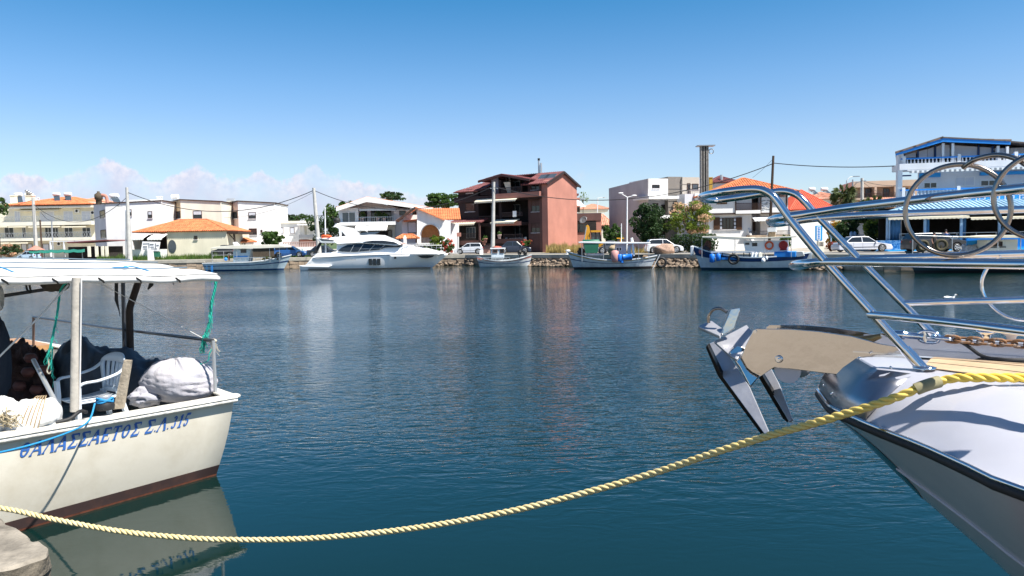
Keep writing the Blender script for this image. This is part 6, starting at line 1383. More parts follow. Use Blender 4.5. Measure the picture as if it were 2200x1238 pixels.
for k, a in enumerate((1618, 1625, 1633)):
    p = b.M @ b.pt(a, 549, -1.45); q = MB(); q.box(p.x-.16, p.x+.16, p.y-.1, p.y+.1, p.z-.22, p.z+.22); q.cyl(p+Vector((0, 0, .2)), p+Vector((0, 0, .3)), .05); tag(q.build('plastic_can', gel if k < 2 else cream2, bevel=.03), ['leftmost of three pale plastic cans on the rail of the navy and white boat', 'middle of three pale plastic cans on the rail of the navy and white boat', 'cream rightmost of three pale plastic cans on the rail of the navy and white boat'][k], 'can', 'plastic cans on the rail')
b.poly('stern_box', oldwhite, [(1714, 545), (1744, 543), (1744, 556), (1720, 558)], .2, .9)
heap(b, 1516, 538, -.3, (.35, .5, .4), 'dark tangled gear heap at the bow of the navy and white boat', mat('dark_gear', (.08, .06, .06), .9, .3, 9), 15); heap(b, 1521, 528, -.1, (.3, .3, .45), 'reddish net bundle hung above the bow gear of the navy and white boat', mat('rusty_net', (.22, .10, .07), .95, .3, 9), 16)
m = b.mb(); m.bar(b.pt(1647, 508, 0), b.pt(1655, 488, 0), .06, .06); m.bar(b.pt(1672, 484, 0), b.pt(1660, 505, 0), .06, .06); m.box(b.pt(1650, 500)[0], b.pt(1668, 500)[0], -.5, .5, b.pt(1660, 498)[2], b.pt(1660, 489)[2]); m.build('searchlight_stand', whitemet, b.root); b.box('wooden_box', wood, 1651, 499, 1665, 509, -.4, .4)
# --- cream cabin boat on the right
b = B('cream_cabin_boat', 'cream cabin boat with long beige canopy moored at right behind the chrome rails', 'boat', 1945, 54.0, -8, base=0)
L = 12.5; P, sh, M, h = hull(b, L, 3.0, 1.3, .85, 1.6, .9, .3, 'transom', -1, ((.45, .56, paleblue, 'pale_stripe'),), mat('dark_teal_boat_paint', (.02, .05, .06), .5, .1), 0, .2, .42, black, whitemet, .5)
b.box('cabin', cream2, 2122, 515, 2187, 541, -.8, .8, bevel=.04); b.win(2133, 519, 2153, 529, -.8, brownfr, glass, 0, 1, False)
b.poly('canopy', awn, [(2060, 508), (2120, 507), (2145, 505), (2185, 506), (2215, 509), (2215, 511), (2130, 512), (2062, 509.5)], -1.3, 1.3, bevel=.02)
posts(b, [(a, 508) for a in (1961, 2046, 2144, 2193)], (-1.2, 1.2), 1.0)
m = b.mb(); m.tube([b.pt(1961, 506, -1.2), b.pt(2062, 509, -1.2)], .025, 6); m.build('canopy_boom', galv, b.root)
m = b.mb(); rg = random.Random(2)
x = b.pt(2128, 532, -.8).x; z = b.pt(2128, 532.6, -.8).z
for k in range(12): 
    if k == 6: continue
    m.box(x+k*.085, x+k*.085+.06, -.83, -.8, z, z+.05); m.box(x+k*.085, x+k*.085+.02, -.83, -.8, z, z+.11)
m.build('cabin_lettering', black, b.root)
m = b.mb()
for px_, py_, r_ in ((1983, 528, .32), (2022, 527, .35)): p = b.pt(px_, py_, -.5); m.torus(p, (0, 1, 0), r_, .12, 18, 6); m.bar(p, (p.x, p.y, 1.0), .1, .1)
m.build('net_drum', mat('olive_drum', (.07, .06, .03), .8, .2, 6), b.root)
b.poly('blue_sheet', bandm, [(2076, 541), (2078, 518), (2108, 516), (2120, 525), (2100, 541)], .9, 1.0)
# mooring lines on the far quay
rp_ = mat('pale_mooring_line', (.5, .45, .36), .9)
for lab, (p, q) in {'mooring line from the stern of the pale blue boat to the quay': (W(452, 563, 90), W(438, 561, 93.4)), 'mooring line from the bow of the small white boat': (W(1138, 552, 84), W(1170, 552, 86.5)), 'mooring line at the bow of the navy and white boat': (W(1488, 545, 66), W(1478, 560, 72))}.items():
    m = MB(); p = Vector(p); q = Vector(q); m.tube([p+(q-p)*(i/10)-Vector((0, 0, .35*4*(i/10)*(1-i/10))) for i in range(11)], .025, 6); tag(m.build('mooring_line', rp_), lab, 'rope')
# small people at the restaurant and a gull on the water
skin = mat('skin', (.45, .24, .17), .6)
def person(label, foot, h, face, shirt, pants, seed=0):
    s = h/1.75; yaw = Matrix.Rotation(face, 4, 'Z'); Mx = Matrix.Translation(foot) @ yaw @ Matrix.Diagonal((s, s, s, 1))
    vs = [(0, 0, .95), (0, 0, 1.2), (0, 0, 1.42), (0, 0, 1.52), (0, -.01, 1.62), (0, -.01, 1.72), (-.2, 0, 1.40), (-.27, 0, 1.12), (-.26, -.10, .88), (-.26, -.14, .80), (.2, 0, 1.40), (.27, .02, 1.12), (.25, -.08, .88), (.25, -.12, .80), (-.09, 0, .88), (-.1, -.02, .5), (-.1, .02, .08), (-.1, -.14, .04), (.09, 0, .88), (.12, .03, .5), (.12, .08, .08), (.12, -.08, .04)]
    rad = [.14, .13, .14, .055, .085, .075, .055, .043, .035, .04, .055, .043, .035, .04, .09, .06, .045, .04, .09, .06, .045, .04]
    ed = [(0, 1), (1, 2), (2, 3), (3, 4), (4, 5), (2, 6), (6, 7), (7, 8), (8, 9), (2, 10), (10, 11), (11, 12), (12, 13), (0, 14), (14, 15), (15, 16), (16, 17), (0, 18), (18, 19), (19, 20), (20, 21)]
    me = bpy.data.meshes.new('person'); me.from_pydata([(Mx @ Vector(v))-foot for v in vs], ed, []); me.update(); o = bpy.data.objects.new('person', me); C.objects.link(o); o.location = foot; WL[o.name] = Vector(foot)
    md = o.modifiers.new('skin', 'SKIN'); o.modifiers.new('smooth', 'SUBSURF').render_levels = 1
    for i, r_ in enumerate(rad): me.skin_vertices[0].data[i].radius = (r_*s, r_*s*.8)
    me.skin_vertices[0].data[0].use_root = True; me.materials.append(skin)
    tag(o, label, 'person')
    m = MB(Mx); m.ball((0, .015, 1.70), (.093, .105, .10), 12, 8); m.build('hair', black, o)
    m = MB(Mx); m.loft([[(math.cos(a)*x, math.sin(a)*y, z) for a in [2*math.pi*k/12 for k in range(12)]] for z, x, y in ((.86, .19, .15), (1.1, .17, .14), (1.3, .2, .15), (1.43, .17, .12), (1.47, .08, .08))]); m.build('shirt', shirt, o)
    for sx in (-1, 1): m = MB(Mx); m.tube([(sx*.18, 0, 1.41), (sx*.24, 0, 1.26)], [.08, .075], 8); m.build('sleeve', shirt, o)
    for sx in (-1, 1): m = MB(Mx); m.tube([(sx*.08, 0, .95), (sx*.10, 0, .5), (sx*.11, .04, .1)], [.12, .085, .07], 8); m.build('trouser_leg', pants, o)
    return o
p = W(2007, 520, 58.6); person('person in a black sleeveless top standing in front of the dark estate car', Vector((p.x, 58.6, G)), 1.62, .3, black, darkwood)
p = W(2032, 520, 64.5); person('person whose head shows above the dark estate car roof', Vector((p.x, 64.5, G+.1)), 1.75, -.4, blued, black)
p = W(2177, 520, 70); person('person in pale clothes standing by the terrace at the right edge', Vector((p.x, 66.8, G+.1)), 1.7, 0, awn, black)
for k, (px_, py_) in enumerate(((2041, 644), (2041, 659))[:1]):
    c_ = Wz(px_, 645, 0); r = thing('seagull', 'white seagull floating on the water above the chrome rail', 'seagull', c_); gw = mat('white_feathers', (.75, .75, .74), .8); s = 1.0
    m = MB(); pts = [(-.26, .10, .02, .02), (-.2, .09, .05, .04), (-.08, .07, .08, .07), (.05, .06, .085, .075), (.15, .09, .06, .06), (.19, .17, .035, .035), (.205, .22, .04, .042), (.25, .225, .03, .03), (.27, .22, .01, .01)]
    m.loft([[c_+Vector((x, ry*math.cos(a), z+rz*math.sin(a))) for a in [2*math.pi*i/10 for i in range(10)]] for x, z, ry, rz in pts]); m.build('body', gw, r)
    m = MB(); m.tube([c_+Vector((.27, 0, .22)), c_+Vector((.32, 0, .205))], [.012, .004], 6); m.build('beak', yel, r)
    for sy in (-1, 1): m = MB(); m.ball(c_+Vector((-.08, sy*.07, .11)), (.19, .02, .05)); m.build('wing', galv, r)
    m = MB(); m.tube([c_+Vector((-.24, 0, .1)), c_+Vector((-.36, 0, .13))], [.03, .008], 6); m.build('tail', black, r)
# ================= near left: fishing boat seen from its stern corner =================
def V2(p, z): return Vector((p.x, p.y, z))
hullw = mat('weathered_cream_hull_paint', (.60, .56, .47), .45, .07, 1.4, .15, 4, spec=.5, col2=(.45, .40, .30), fac=(.45, .80))
inw = mat('worn_white_deck_paint', (.55, .54, .50), .7, .2, 3, .3, 15)
trimw = mat('worn_white_gunwale', (.70, .67, .60), .6, .2, 9, .4, 30)
A0 = Wz(464, 1021, 0); B0 = Wz(60, 1136, 0); A1 = Wz(503, 856, .95)
e1 = (B0-A0).normalized(); nn1 = Vector((-e1.y, e1.x, 0)); nn1 = nn1 if nn1.x > 0 else -nn1
B1 = Wz(0, 941, 1.0); e1t = V2(B1-A1, 0).normalized(); Ltop = V2(B1-A1, 0).length
e2 = V2(Wz(72, 748, .98)-A1, 0).normalized(); HL = 9.0; SW = 3.9
boat = thing('fishing_boat', 'cream fishing boat with blue Greek name lettering and white canopy, large at the left', 'boat', Vector((A0.x-3, A0.y, 0)))
def top(s): p = A1+e1t*s; return Vector((p.x, p.y, .95+.05*s/Ltop))+nn1*.035*math.sin(min(1, s/SW)*math.pi)
def bot(s, z=0.): p = A0+e1*(s*.985); return Vector((p.x, p.y, z))
def hs(s, z, off=0.):
    t_ = z/top(s).z; a, b_ = bot(s), top(s); p = a+(b_-a)*t_; p.z = z
    return p + nn1*(off+.045*math.sin(max(0, min(1, t_))*math.pi)) + (e1*.10*(1-t_)**2*max(0, 1-s*1.2))*0
def side(u, z, inn=0.):   # the side running away from us
    t_ = z/.95; a = A0+(A1-A0)*t_; p = Vector((a.x, a.y, z))+e2*u; nrm = Vector((e2.y, -e2.x, 0)); nrm = nrm if nrm.y > 0 else -nrm
    return p + nrm*(.45*math.sin(min(1, u/HL)*math.pi*.75)-inn)
m = MB(); zz = [-.5, -.2, 0, .15, .35, .55, .75, .95]
# one skin: side from far bow, corner, transom face
cols = [('s', HL*(1-i/14)) for i in range(14)]+[('c', 0)]+[('t', SW*i/12) for i in range(1, 13)]
rows = []
for z in zz:
    row = []
    for k, q_ in cols:
        if k == 's': row.append(side(q_, z))
        else: row.append(hs(q_, z*top(q_).z/.95 if z > 0 else z))
    far_ = row[-1]+e2*HL; row.append(far_); rows.append(row)
m.loft(rows, False, False); hull_o = m.build('hull', hullw, boat)
m = MB(); rows = []
for z in (-.4, 0, .07, .135):
    rows.append([side(HL*(1-i/14), z)+(-e2.cross(Vector((0, 0, 1))))*.0+Vector((0, .006, 0)) for i in range(14)]+[hs(SW*i/12, z, .006) for i in range(0, 13)])
m.loft(rows, False, False); m.build('boot_top', mat('brown_red_antifouling', (.055, .032, .030), .5, .2, 5, col2=(.085, .042, .034), fac=(.5, .7)), hull_o)
m = MB(); m.loft([[hs(SW*i/12, z, .009) for i in range(13)] for z in (-.02, .022)], False, False); m.build('rust_line', mat('rust_line_paint', (.16, .05, .025), .8, .3, 14), hull_o)
# deck and inner bulwark
m = MB(); fl = [side(HL*i/8, .62, .10) for i in range(9)]; fl2 = [p+e1t*(SW-.1) for p in fl]; m.loft([fl, fl2], False, False, False); m.build('deck', inw, boat)
m = MB(); rows = [[side(HL*(1-i/14), z, .10) for i in range(15)]+[hs(SW*i/12, z, -.12) for i in range(1, 13)] for z in (.6, .93)]; m.loft(rows, False, False); m.build('inner_bulwark', inw, boat)
def mould(pts, w_, h_, up=0):
    rr = []
    for i, p in enumerate(pts):
        t_ = (pts[min(i+1, len(pts)-1)]-pts[max(i-1, 0)]).normalized(); o_ = t_.cross(Vector((0, 0, 1))).normalized()
        rr.append([p+o_*w_*math.cos(a)*.5+Vector((0, 0, up+h_*.5*math.sin(a))) for a in [math.pi*2*k/12+.2 for k in range(12)]])
    return rr
m = MB(); tp = [top(SW*i/24)+Vector((0, 0, .02))-nn1*.035 for i in range(25)]; m.loft(mould(tp, .24, .055)); tp2 = [p+nn1*.085-Vector((0, 0, .034)) for p in tp]; m.loft(mould(tp2, .06, .05)); 
m.ball(tp[0]+nn1*.01-e1t*.02, (.075, .075, .035)); m.build('gunwale', trimw, boat)
m = MB(); sp_ = [side(HL*i/16, .97, .03) for i in range(17)]; m.loft(mould(sp_, .16, .06)); m.build('far_gunwale', trimw, boat)
m = MB(); a_, b_ = Wz(18, 733, .98), Wz(86, 748, .98); m.bar(a_, b_, .4, .09); m.build('varnished_board', mat('varnished_orange_wood', (.45, .24, .10), .4, .15, 5), boat)
# sea-rail
railm = mat('dull_steel_rail', (.10, .10, .11), .35, .2, 5, metal=.6)
yA, yB = A1.y+.05, Wz(72, 748, .98).y
rA, rB = W(458, 732, yA), W(72, 681, yB); m = MB(); m.tube(rounded([rA, (rA+rB)/2-Vector((0, 0, .02)), rB], .2), .022, 8); m.build('hand_rail', railm, boat)
pf = W(463, 842, yA); m = MB(); m.tube([pf, rA], .022, 8); m.build('rail_post', galv, boat); pf2 = W(72, 749, yB); m = MB(); m.tube([pf2, rB], .022, 8); m.build('rail_post', mat('rusty_brown_steel', (.16, .09, .06), .6, .2, 9), boat)
# canopy
NR = W(464, 588, A1.y+.1); nrz = NR.z
def can(s, u):
    """s: metres left along the stern, u: metres away along the side"""
    p = NR+e1t*s+e2*u; f = min(1, s/3.2); z = nrz+.13*f+.036*u*.9+.05*math.sin(min(1, max(0, u/4.4))*math.pi)
    z += .016*math.sin(u*5.2+s*.8)*min(1, u*2)+.018*noise.noise(Vector((s*2.2, u*2.2, 0)))-.006*abs(math.sin(s*2.4))*(1 if u < .3 else 0)
    return Vector((p.x, p.y, z))
tarpw = mat('white_canopy_sheet', (.64, .63, .61), .7, .06, 2, .3, 10)
m = MB(); m.loft([[can(i*.16-.02, j*.14) for i in range(29)] for j in range(32)], False, False); cn = m.build('canopy_sheet', tarpw, boat, solid=.02)
m = MB(); hp = [can(i*.08-.02, -.01)+Vector((0, 0, -.02)) for i in range(56)]; m.loft([[p+Vector((0, 0, .0))-nn1*0+nn1*.0 for p in hp], [p+nn1*.05+Vector((0, 0, -.025+.004*math.sin(i*.7))) for i, p in enumerate(hp)], [p+nn1*.045+Vector((0, 0, -.06+.005*math.sin(i*.55))) for i, p in enumerate(hp)], [p+nn1*0+Vector((0, 0, -.075)) for p in hp]], False, False); m.build('canopy_hem', tarpw, cn, solid=.012)
for k, p_ in enumerate((0.5, .95, 1.35, 1.8, 2.25, 2.7, 3.2)):
    m = MB(); c_ = can(p_, 0)+nn1*.055+Vector((0, 0, -.07)); m.tube([c_+Vector((0, 0, .035))-nn1*.0+e1t*.04, c_+nn1*.012, c_-e1t*.03+Vector((0, 0, -.02))-nn1*.03], .011, 6); m.build('canopy_lashing', black, cn)
m = MB()
for u_ in (.75, 1.6, 2.5): m.tube([can(s_*.16, u_)+Vector((0, 0, .022)) for s_ in range(0, 29)], .008, 5)
m.build('canopy_rope', mat('grey_blue_cord', (.12, .17, .22), .8), cn)
cordb = mat('bright_blue_cord', (.02, .24, .50), .7, .1, 20)
for s_, u_ in ((.75, .8), (2.2, .8)):
    m = MB(); c_ = can(s_, u_)+Vector((0, 0, .03)); m.tube(curve([c_+e1t*.12+e2*.3, c_, c_-e1t*.1-e2*.05, can(s_-.2, 0)+nn1*.05-Vector((0, 0, .05))], 4), .008, 5); m.ball(c_, (.03, .03, .018)); m.build('blue_tie', cordb, cn)
m = MB(); m.tube([can(.05, .12)-Vector((0, 0, .05)), can(4.2, .12)-Vector((0, 0, .05))], .025, 8); m.tube([can(.05, .05)-Vector((0, 0, .05)), can(.05, 4.2)-Vector((0, 0, .07))], .025, 8); m.build('canopy_frame', railm, boat)
# posts
ypole = top(1.9).y
def tpx(px): # transom-line depth under px
    best = min((abs(((top(s/50)-CAMP)).dot(RR)/((top(s/50)-CAMP)).dot(F_)*FPX+1100-px), s/50) for s in range(0, 200)); return best[1], top(best[1]).y
s160, y160 = tpx(160)
m = MB(); pt_, pb_ = W(164, 597, y160+.14), W(160, 884, y160+.12); m.tube([pb_, pt_], .043, 14); m.build('canopy_pole', mat('pale_weathered_pole', (.50, .46, .40), .8, .15, 8, .3, 20), boat)
m = MB(); m.tube([W(268, 770, 10.9), W(264, 598, 10.9)], .03, 8); m.build('thin_canopy_pole', railm, boat)
m = MB(); m.tube(rounded([W(281, 790, 10.6), W(278, 663, 10.6), W(300, 598, 10.6)], .06), .05, 8); m.build('bent_canopy_pole', darkwood, boat)
m = MB(); m.tube([W(-40, 648, 9.2), W(0, 637, 9.2), W(125, 618, 9.6)], .022, 8); m.build('boom', railm, boat)
m = MB(); m.tube(curve([W(215, 598, 8.6), W(222, 606, 8.6), W(232, 604, 8.6), W(240, 596, 8.6)], 4), .012, 6); m.tube([W(250, 600, 9), W(250, 645, 9), W(256, 668, 9), W(258, 680, 9)], [.02, .02, .006, .004], 6); m.tube(curve([W(55, 600, 9.2), W(58, 622, 9.2), W(66, 628, 9.2), W(60, 600, 9.2)], 4), .012, 6); m.tube([W(325, 598, 9.6), W(325, 612, 9.6), W(318, 622, 9.6)], [.012, .03, .01], 6); m.tube(curve([W(370, 597, 9.6), W(373, 612, 9.6), W(370, 600, 9.6)], 4), .006, 5); m.build('hanging_lashing', black, cn)
# name on the stern: upright serif capitals drawn stroke by stroke
GL = {'T8': [('o', .5, .5, .42, .5, .15), ('l', .3, .5, .7, .5, .1)], 'A': [('l', .04, 0, .5, 1, .08), ('l', .5, 1, .96, 0, .17), ('l', .22, .32, .78, .32, .08), ('l', -.08, 0, .2, 0, .06), ('l', .74, 0, 1.08, 0, .06)],
      'L': [('l', .04, 0, .5, 1, .08), ('l', .5, 1, .96, 0, .17), ('l', -.08, 0, .2, 0, .06), ('l', .74, 0, 1.08, 0, .06)], 'S': [('l', .05, .97, .85, .97, .09), ('l', .08, 1, .5, .5, .16), ('l', .5, .5, .06, .04, .1), ('l', .05, .04, .88, .04, .11), ('l', .84, .97, .84, .76, .06), ('l', .88, .04, .92, .28, .06)],
      'E': [('l', .2, 0, .2, 1, .17), ('l', .05, .97, .8, .97, .09), ('l', .2, .5, .62, .5, .08), ('l', .05, .03, .84, .03, .09), ('l', .79, .97, .8, .78, .05), ('l', .84, .03, .87, .26, .05), ('l', .62, .4, .62, .6, .05)],
      'T': [('l', .45, 0, .45, 1, .17), ('l', .03, .97, .87, .97, .09), ('l', .27, 0, .63, 0, .06), ('l', .04, .97, .03, .76, .05), ('l', .86, .97, .87, .76, .05)], 'O': [('o', .48, .5, .44, .5, .15)], '.': [('o', .12, .07, .045, .045, .09)],
      '3': [('a', .38, .73, .25, .25, -150, 90, .12), ('a', .36, .27, .29, .27, -90, 150, .13)][0:0]+[('a', .36, .74, .24, .24, 160, -80, .12), ('a', .36, .26, .28, .26, 80, -160, .13)],
      '1': [('l', .35, 0, .35, 1, .16), ('l', .35, .98, .16, .8, .09), ('l', .14, 0, .58, 0, .06)], '5': [('l', .18, .96, .66, .96, .13), ('l', .2, .96, .14, .56, .09), ('a', .36, .3, .29, .3, 130, -160, .13)]}
def fpl(px, py):   # pixel on the stern face -> (s, z)
    f = None
    for _ in range(1):
        best = None
        for i in range(0, 200):
            s = i*.02
            for off in (0,):
                a = top(s); b_ = bot(s); mid = (a+b_)/2
                r_ = (mid-CAMP); x_ = r_.dot(RR)/r_.dot(F_)*FPX+1100
                if best is None or abs(x_-px) < best[0]: best = (abs(x_-px), s, mid.y)
    s = best[1]; return s, W(px, py, best[2]).z
s0, z0 = fpl(26, 984); s1, z1 = fpl(392, 913)
adv = {'T8': 1.05, 'A': 1.1, 'L': 1.1, 'S': 1.02, 'E': 1.0, 'T': .98, 'O': 1.08, ' ': .5, '.': .34, '3': .78, '1': .66, '5': .78}
text = ['T8', 'A', 'L', 'A', 'S', 'S', 'A', 'E', 'T', 'O', 'S', ' ', 'S', '.', 'L', '.', '3', '1', '5']
tot = sum(adv[c] for c in text); Lt = s0-s1; wsc = Lt/tot; hsc = .138
m = MB(); cur = 0; BW = 1.45
def place(x, y, off=.006):
    d_ = cur+x*.92; X_ = (d_*wsc) + y*hsc*.24; f = X_/Lt; s = s0-X_; z = z0+(z1-z0)*f+y*hsc; return hs(s, z, off)
nm_ = mat('faded_blue_lettering', (.035, .13, .42), .55, .15, 12)
for c in text:
    if c == ' ': m.build('name_lettering', nm_, hull_o); m = MB()
    for st in GL.get(c, []):
        if st[0] == 'l':
            _, xa, ya, xb, yb, w_ = st; w_ *= BW; dx, dy = (xb-xa), (yb-ya)*1.2; l_ = math.hypot(dx, dy); px_, py_ = -dy/l_*w_/2, dx/l_*w_/2
            n_ = 3; L_ = [place(xa+(xb-xa)*i/n_+px_, ya+(yb-ya)*i/n_+py_) for i in range(n_+1)]; R_ = [place(xa+(xb-xa)*i/n_-px_, ya+(yb-ya)*i/n_-py_) for i in range(n_+1)]
            m.loft([L_, R_], False, False, False)
        else:
            if st[0] == 'o': _, cx, cy, rx, ry, w_ = st; a0, a1 = 0, 360
            else: _, cx, cy, rx, ry, a0, a1, w_ = st
            n_ = 22; an = [R(a0+(a1-a0)*i/n_) for i in range(n_+1)]; w_ *= 1.6
            th_ = lambda a: w_*(.55+.45*abs(math.cos(a)))
            m.loft([[place(cx+(rx-0)*math.cos(a), cy+ry*math.sin(a)) for a in an], [place(cx+(rx-th_(a))*math.cos(a), cy+(ry-th_(a)*.8)*math.sin(a)) for a in an]], False, False, False)
    cur += adv[c]
m.build('number_lettering', nm_, hull_o)
# ---- things lying in the boat ----
def sheet_heap(name, label, cat, prof, yf, yb, pyb, mt, seed, amp=.09, nv=22, nu=60, fr=3.0):
    """draped heap: skyline given in px, front foot at depth yf on row pyb, back at depth yb"""
    rows = []; pr = curve([Vector((a, b_, 0)) for a, b_ in prof], max(2, nu//len(prof)))
    for q_ in pr:
        col = []
        tpz = W(q_.x, q_.y, (yf+yb)/2); ft = W(q_.x, pyb, yf)
        for j in range(nv+1):
            t_ = j/nv; a = math.pi*t_; Y_ = yf+(yb-yf)*(1-math.cos(a))/2; h_ = max(0, math.sin(a))**.55
            z = ft.z+(tpz.z-ft.z)*h_; x = tpz.x+(Y_-(yf+yb)/2)*(q_.x-1100)/FPX
            p = Vector((x, Y_, z)); k1 = noise.fractal(p*fr+Vector((seed, 0, 0)), 1, 2, 3); k2 = .3-abs(noise.noise(p*fr*1.9+Vector((0, seed, 0))))*1.5
            k3 = .2-abs(noise.noise(Vector((p.x*fr*4+p.z*3, p.y*fr*1.2, p.z*fr*2+seed))))
            nr = Vector((0, -math.cos(a), math.sin(a))); p += nr*amp*(k1*.6+k2*.5+k3*.45)*min(1, h_*2); col.append(p)
        rows.append(col)
    mb = MB(); mb.loft(rows, False, False); o = mb.build(name, mt); tag(o, label, cat); return o
tarpd = mat('dark_blue_tarpaulin', (.05, .065, .085), .65, .15, 2)
sheet_heap('tarpaulin_heap', 'big heap under a dark blue-grey tarpaulin behind the plastic chair', 'tarpaulin', [(108, 860), (116, 775), (140, 738), (176, 724), (205, 745), (240, 752), (285, 757), (318, 772), (345, 770), (372, 790), (392, 815), (402, 850)], 9.55, 10.9, 872, tarpd, 3, .13, 28, 90)
# the tied grey-white bag
c_ = W(384, 818, 9.22); m = MB(); nU, nV = 84, 48; rows = []
for i in range(nV+1):
    th = math.pi*min(max(i, .03), nV-.03)/nV; ring = []
    for k in range(nU):
        ph = 2*math.pi*k/nU; p = Vector((math.sin(th)*math.cos(ph), math.sin(th)*math.sin(ph), math.cos(th)))
        g_ = math.exp(-((p-Vector((.1, -.35, .93))).length/.42)**2)      # gathered neck
        f = 1+.10*noise.noise(p*1.4+Vector((5, 0, 0)))-.16*g_
        f += .13*(.2-abs(noise.noise(Vector((p.x*1.3, p.y*1.3+4, p.z*6.5+p.x*1.2)))))*max(0, .9-max(0, p.z))+.07*(.2-abs(noise.noise(Vector((math.cos(ph)*4.2, math.sin(ph)*4.2, th*.8)))))*(.35+1.8*g_+.5*max(0, p.z))*2+.03*(.2-abs(noise.noise(Vector((p.x*4, p.y*4, p.z*13)))))
        f += .05*g_*math.sin(ph*8+2*p.z)
        x, y, z = p.x*.43*f, p.y*.36*f, p.z*.285*f
        x += -.10*max(0, -p.z)*(-.5); z += .018*g_*(1+math.sin(ph*5)); z = max(z, -.24); x -= z*.12
        ring.append(c_+Vector((x-.0*z, y, z)))
    rows.append(ring)
m.loft(rows); bagm = mat('grey_white_bag_cloth', (.33, .33, .37), .8, .08, 3, .7, 14, col2=(.38, .36, .38), fac=(.4, .6)); tag(m.build('cloth_bag', bagm), 'bulging tied bag of pale grey cloth on the stern corner of the cream boat', 'bag')
m = MB(); c2_ = W(316, 852, 9.05); m.ball(c2_, (.2, .2, .12), 28, 18, .35, 2.5, 4); tag(m.build('cloth_bag', bagm), 'small limp grey cloth end lying left of the big tied bag', 'bag')
rust_net = mat('dark_red_net', (.06, .028, .022), .95, .3, 9, 1, 40)
sheet_heap('net_heap', 'dark brownish-red heap of nets and floats at the left of the deck', 'net heap', [(-60, 790), (-10, 762), (20, 745), (55, 742), (85, 752), (110, 772), (122, 800), (128, 850)], 9.4, 10.8, 868, rust_net, 8, .2, 24, 60, 5.0)
for k, (a, b_) in enumerate(((60, 800), (42, 830), (78, 838), (95, 795), (66, 770))):
    p = W(a, b_, 9.35); m = MB(); m.tube([p-Vector((.07, .02, .01)), p-Vector((.05, 0, 0)), p+Vector((.05, 0, 0)), p+Vector((.07, .02, 0))], [.02, .06, .06, .02], 10)
    tag(m.build('net_float', mat('dark_red_float', (.12, .04, .03), .6, .2, 6)), ['dark red net float in the middle of the dark net heap', 'dark red net float low in the dark net heap at left', 'dark red net float low beside the leaning pipe', 'dark red net float near the green hook line', 'dark red net float at the top of the dark net heap'][k], 'float', 'floats on the dark nets')
p = W(-4, 770, 8.8); m = MB(); m.ball(p, (.13, .15, .50), 24, 20, .18, 2.4, 6); tag(m.build('dark_bundle', mat('navy_cloth', (.012, .02, .035), .8)), 'dark navy cloth bundle cut by the left edge of the picture', 'bundle')
m = MB(); p = W(-3, 640, 8.7); m.torus(p, (.9, .4, 0), .12, .035, 20, 8); tag(m.build('steering_ring', polec), 'pale ring hanging under the canopy at the left edge', 'ring')
m = MB(); p = W(119, 610, 9.4); m.ball(p, (.155, .14, .10), 26, 16, .22, 2, 3); tag(m.build('hanging_sack', mat('olive_brown_canvas', (.09, .07, .05), .9, .2, 5)), 'brown canvas sack hanging under the white canopy', 'sack')
# white plastic chair
ch_o = W(200, 885, 8.78); ch_o.z = .62; chair = thing('plastic_chair', 'white plastic armchair with slotted back on the deck of the cream boat', 'chair', ch_o)
CM = Matrix.Translation(ch_o) @ Matrix.Rotation(R(-36), 4, 'Z') @ Matrix.Scale(1.08, 4)     # local -y is the direction it faces
pls = mat('white_garden_chair_plastic', (.62, .68, .74), .4, .04, 4)
def cm(): return MB(CM)
m = cm(); m.loft([[(x, y, .40+.02*(y > .1)-.015*math.cos(x*6)) for x in (-.22, -.12, 0, .12, .22)] for y in (-.23, -.1, .05, .2)], False, False); m.build('seat', pls, chair, solid=.02)
m = cm(); bk = lambda x, z: Vector((x, .20+.20*(z-.40)+.05*(1-(x/.24)**2)*1.0-.02, z))
def strip(m, x0, x1, pa, za, zb): m.loft([[bk(x0(z), z) for z in zs_] for zs_ in [[za+(zb-za)*i/8 for i in range(9)]]]+[[bk(x1(z), z) for z in [za+(zb-za)*i/8 for i in range(9)]]], False, False, True)
wdt = lambda z: .17+.09*min(1, (z-.4)/.3)
for sx in (-1, 1): strip(m, lambda z, sx=sx: sx*wdt(z), lambda z, sx=sx: sx*(wdt(z)-.045), 0, .40, .76)
for k in (-2, -1, 0, 1, 2): strip(m, lambda z, k=k: k*wdt(z)/3.3-.017, lambda z, k=k: k*wdt(z)/3.3+.017, 0, .46, .76)
m.loft([[bk(x, .42) for x in (-.17, -.08, 0, .08, .17)], [bk(x, .48) for x in (-.17, -.08, 0, .08, .17)]], False, False)
m.loft([[bk(.26*math.sin(a), .75) for a in [R(-90+180*i/12) for i in range(13)]], [bk(.26*math.sin(a), .75+.105*math.cos(a)) for a in [R(-90+180*i/12) for i in range(13)]]], False, False)
m.build('backrest', pls, chair, solid=.018)
for sx in (-1, 1):
    m = cm(); pth = curve([(sx*.25, .27, .76), (sx*.29, .16, .67), (sx*.30, -.05, .62), (sx*.28, -.20, .61), (sx*.25, -.25, .57)], 5); m.loft([[p+Vector((dx, 0, dz)) for dx, dz in ((-.025, -.01), (.025, -.012), (.028, .008), (0, .014), (-.028, .008))] for p in pth]); m.build('armrest', pls, chair)
    m = cm(); m.loft([[(sx*x+dx, y+dy, z) for dx, dy in ((-.03, -.02), (.03, -.02), (.03, .02), (-.03, .02))] for x, y, z in ((.25, -.25, .59), (.235, -.25, .42), (.25, -.27, .0))], smooth=False); m.build('leg', pls, chair)
    m = cm(); m.loft([[(sx*x+dx, y+dy, z) for dx, dy in ((-.03, -.02), (.03, -.02), (.03, .02), (-.03, .02))] for x, y, z in ((.18, .20, .44), (.20, .26, .2), (.22, .3, .0))], smooth=False); m.build('leg', pls, chair)
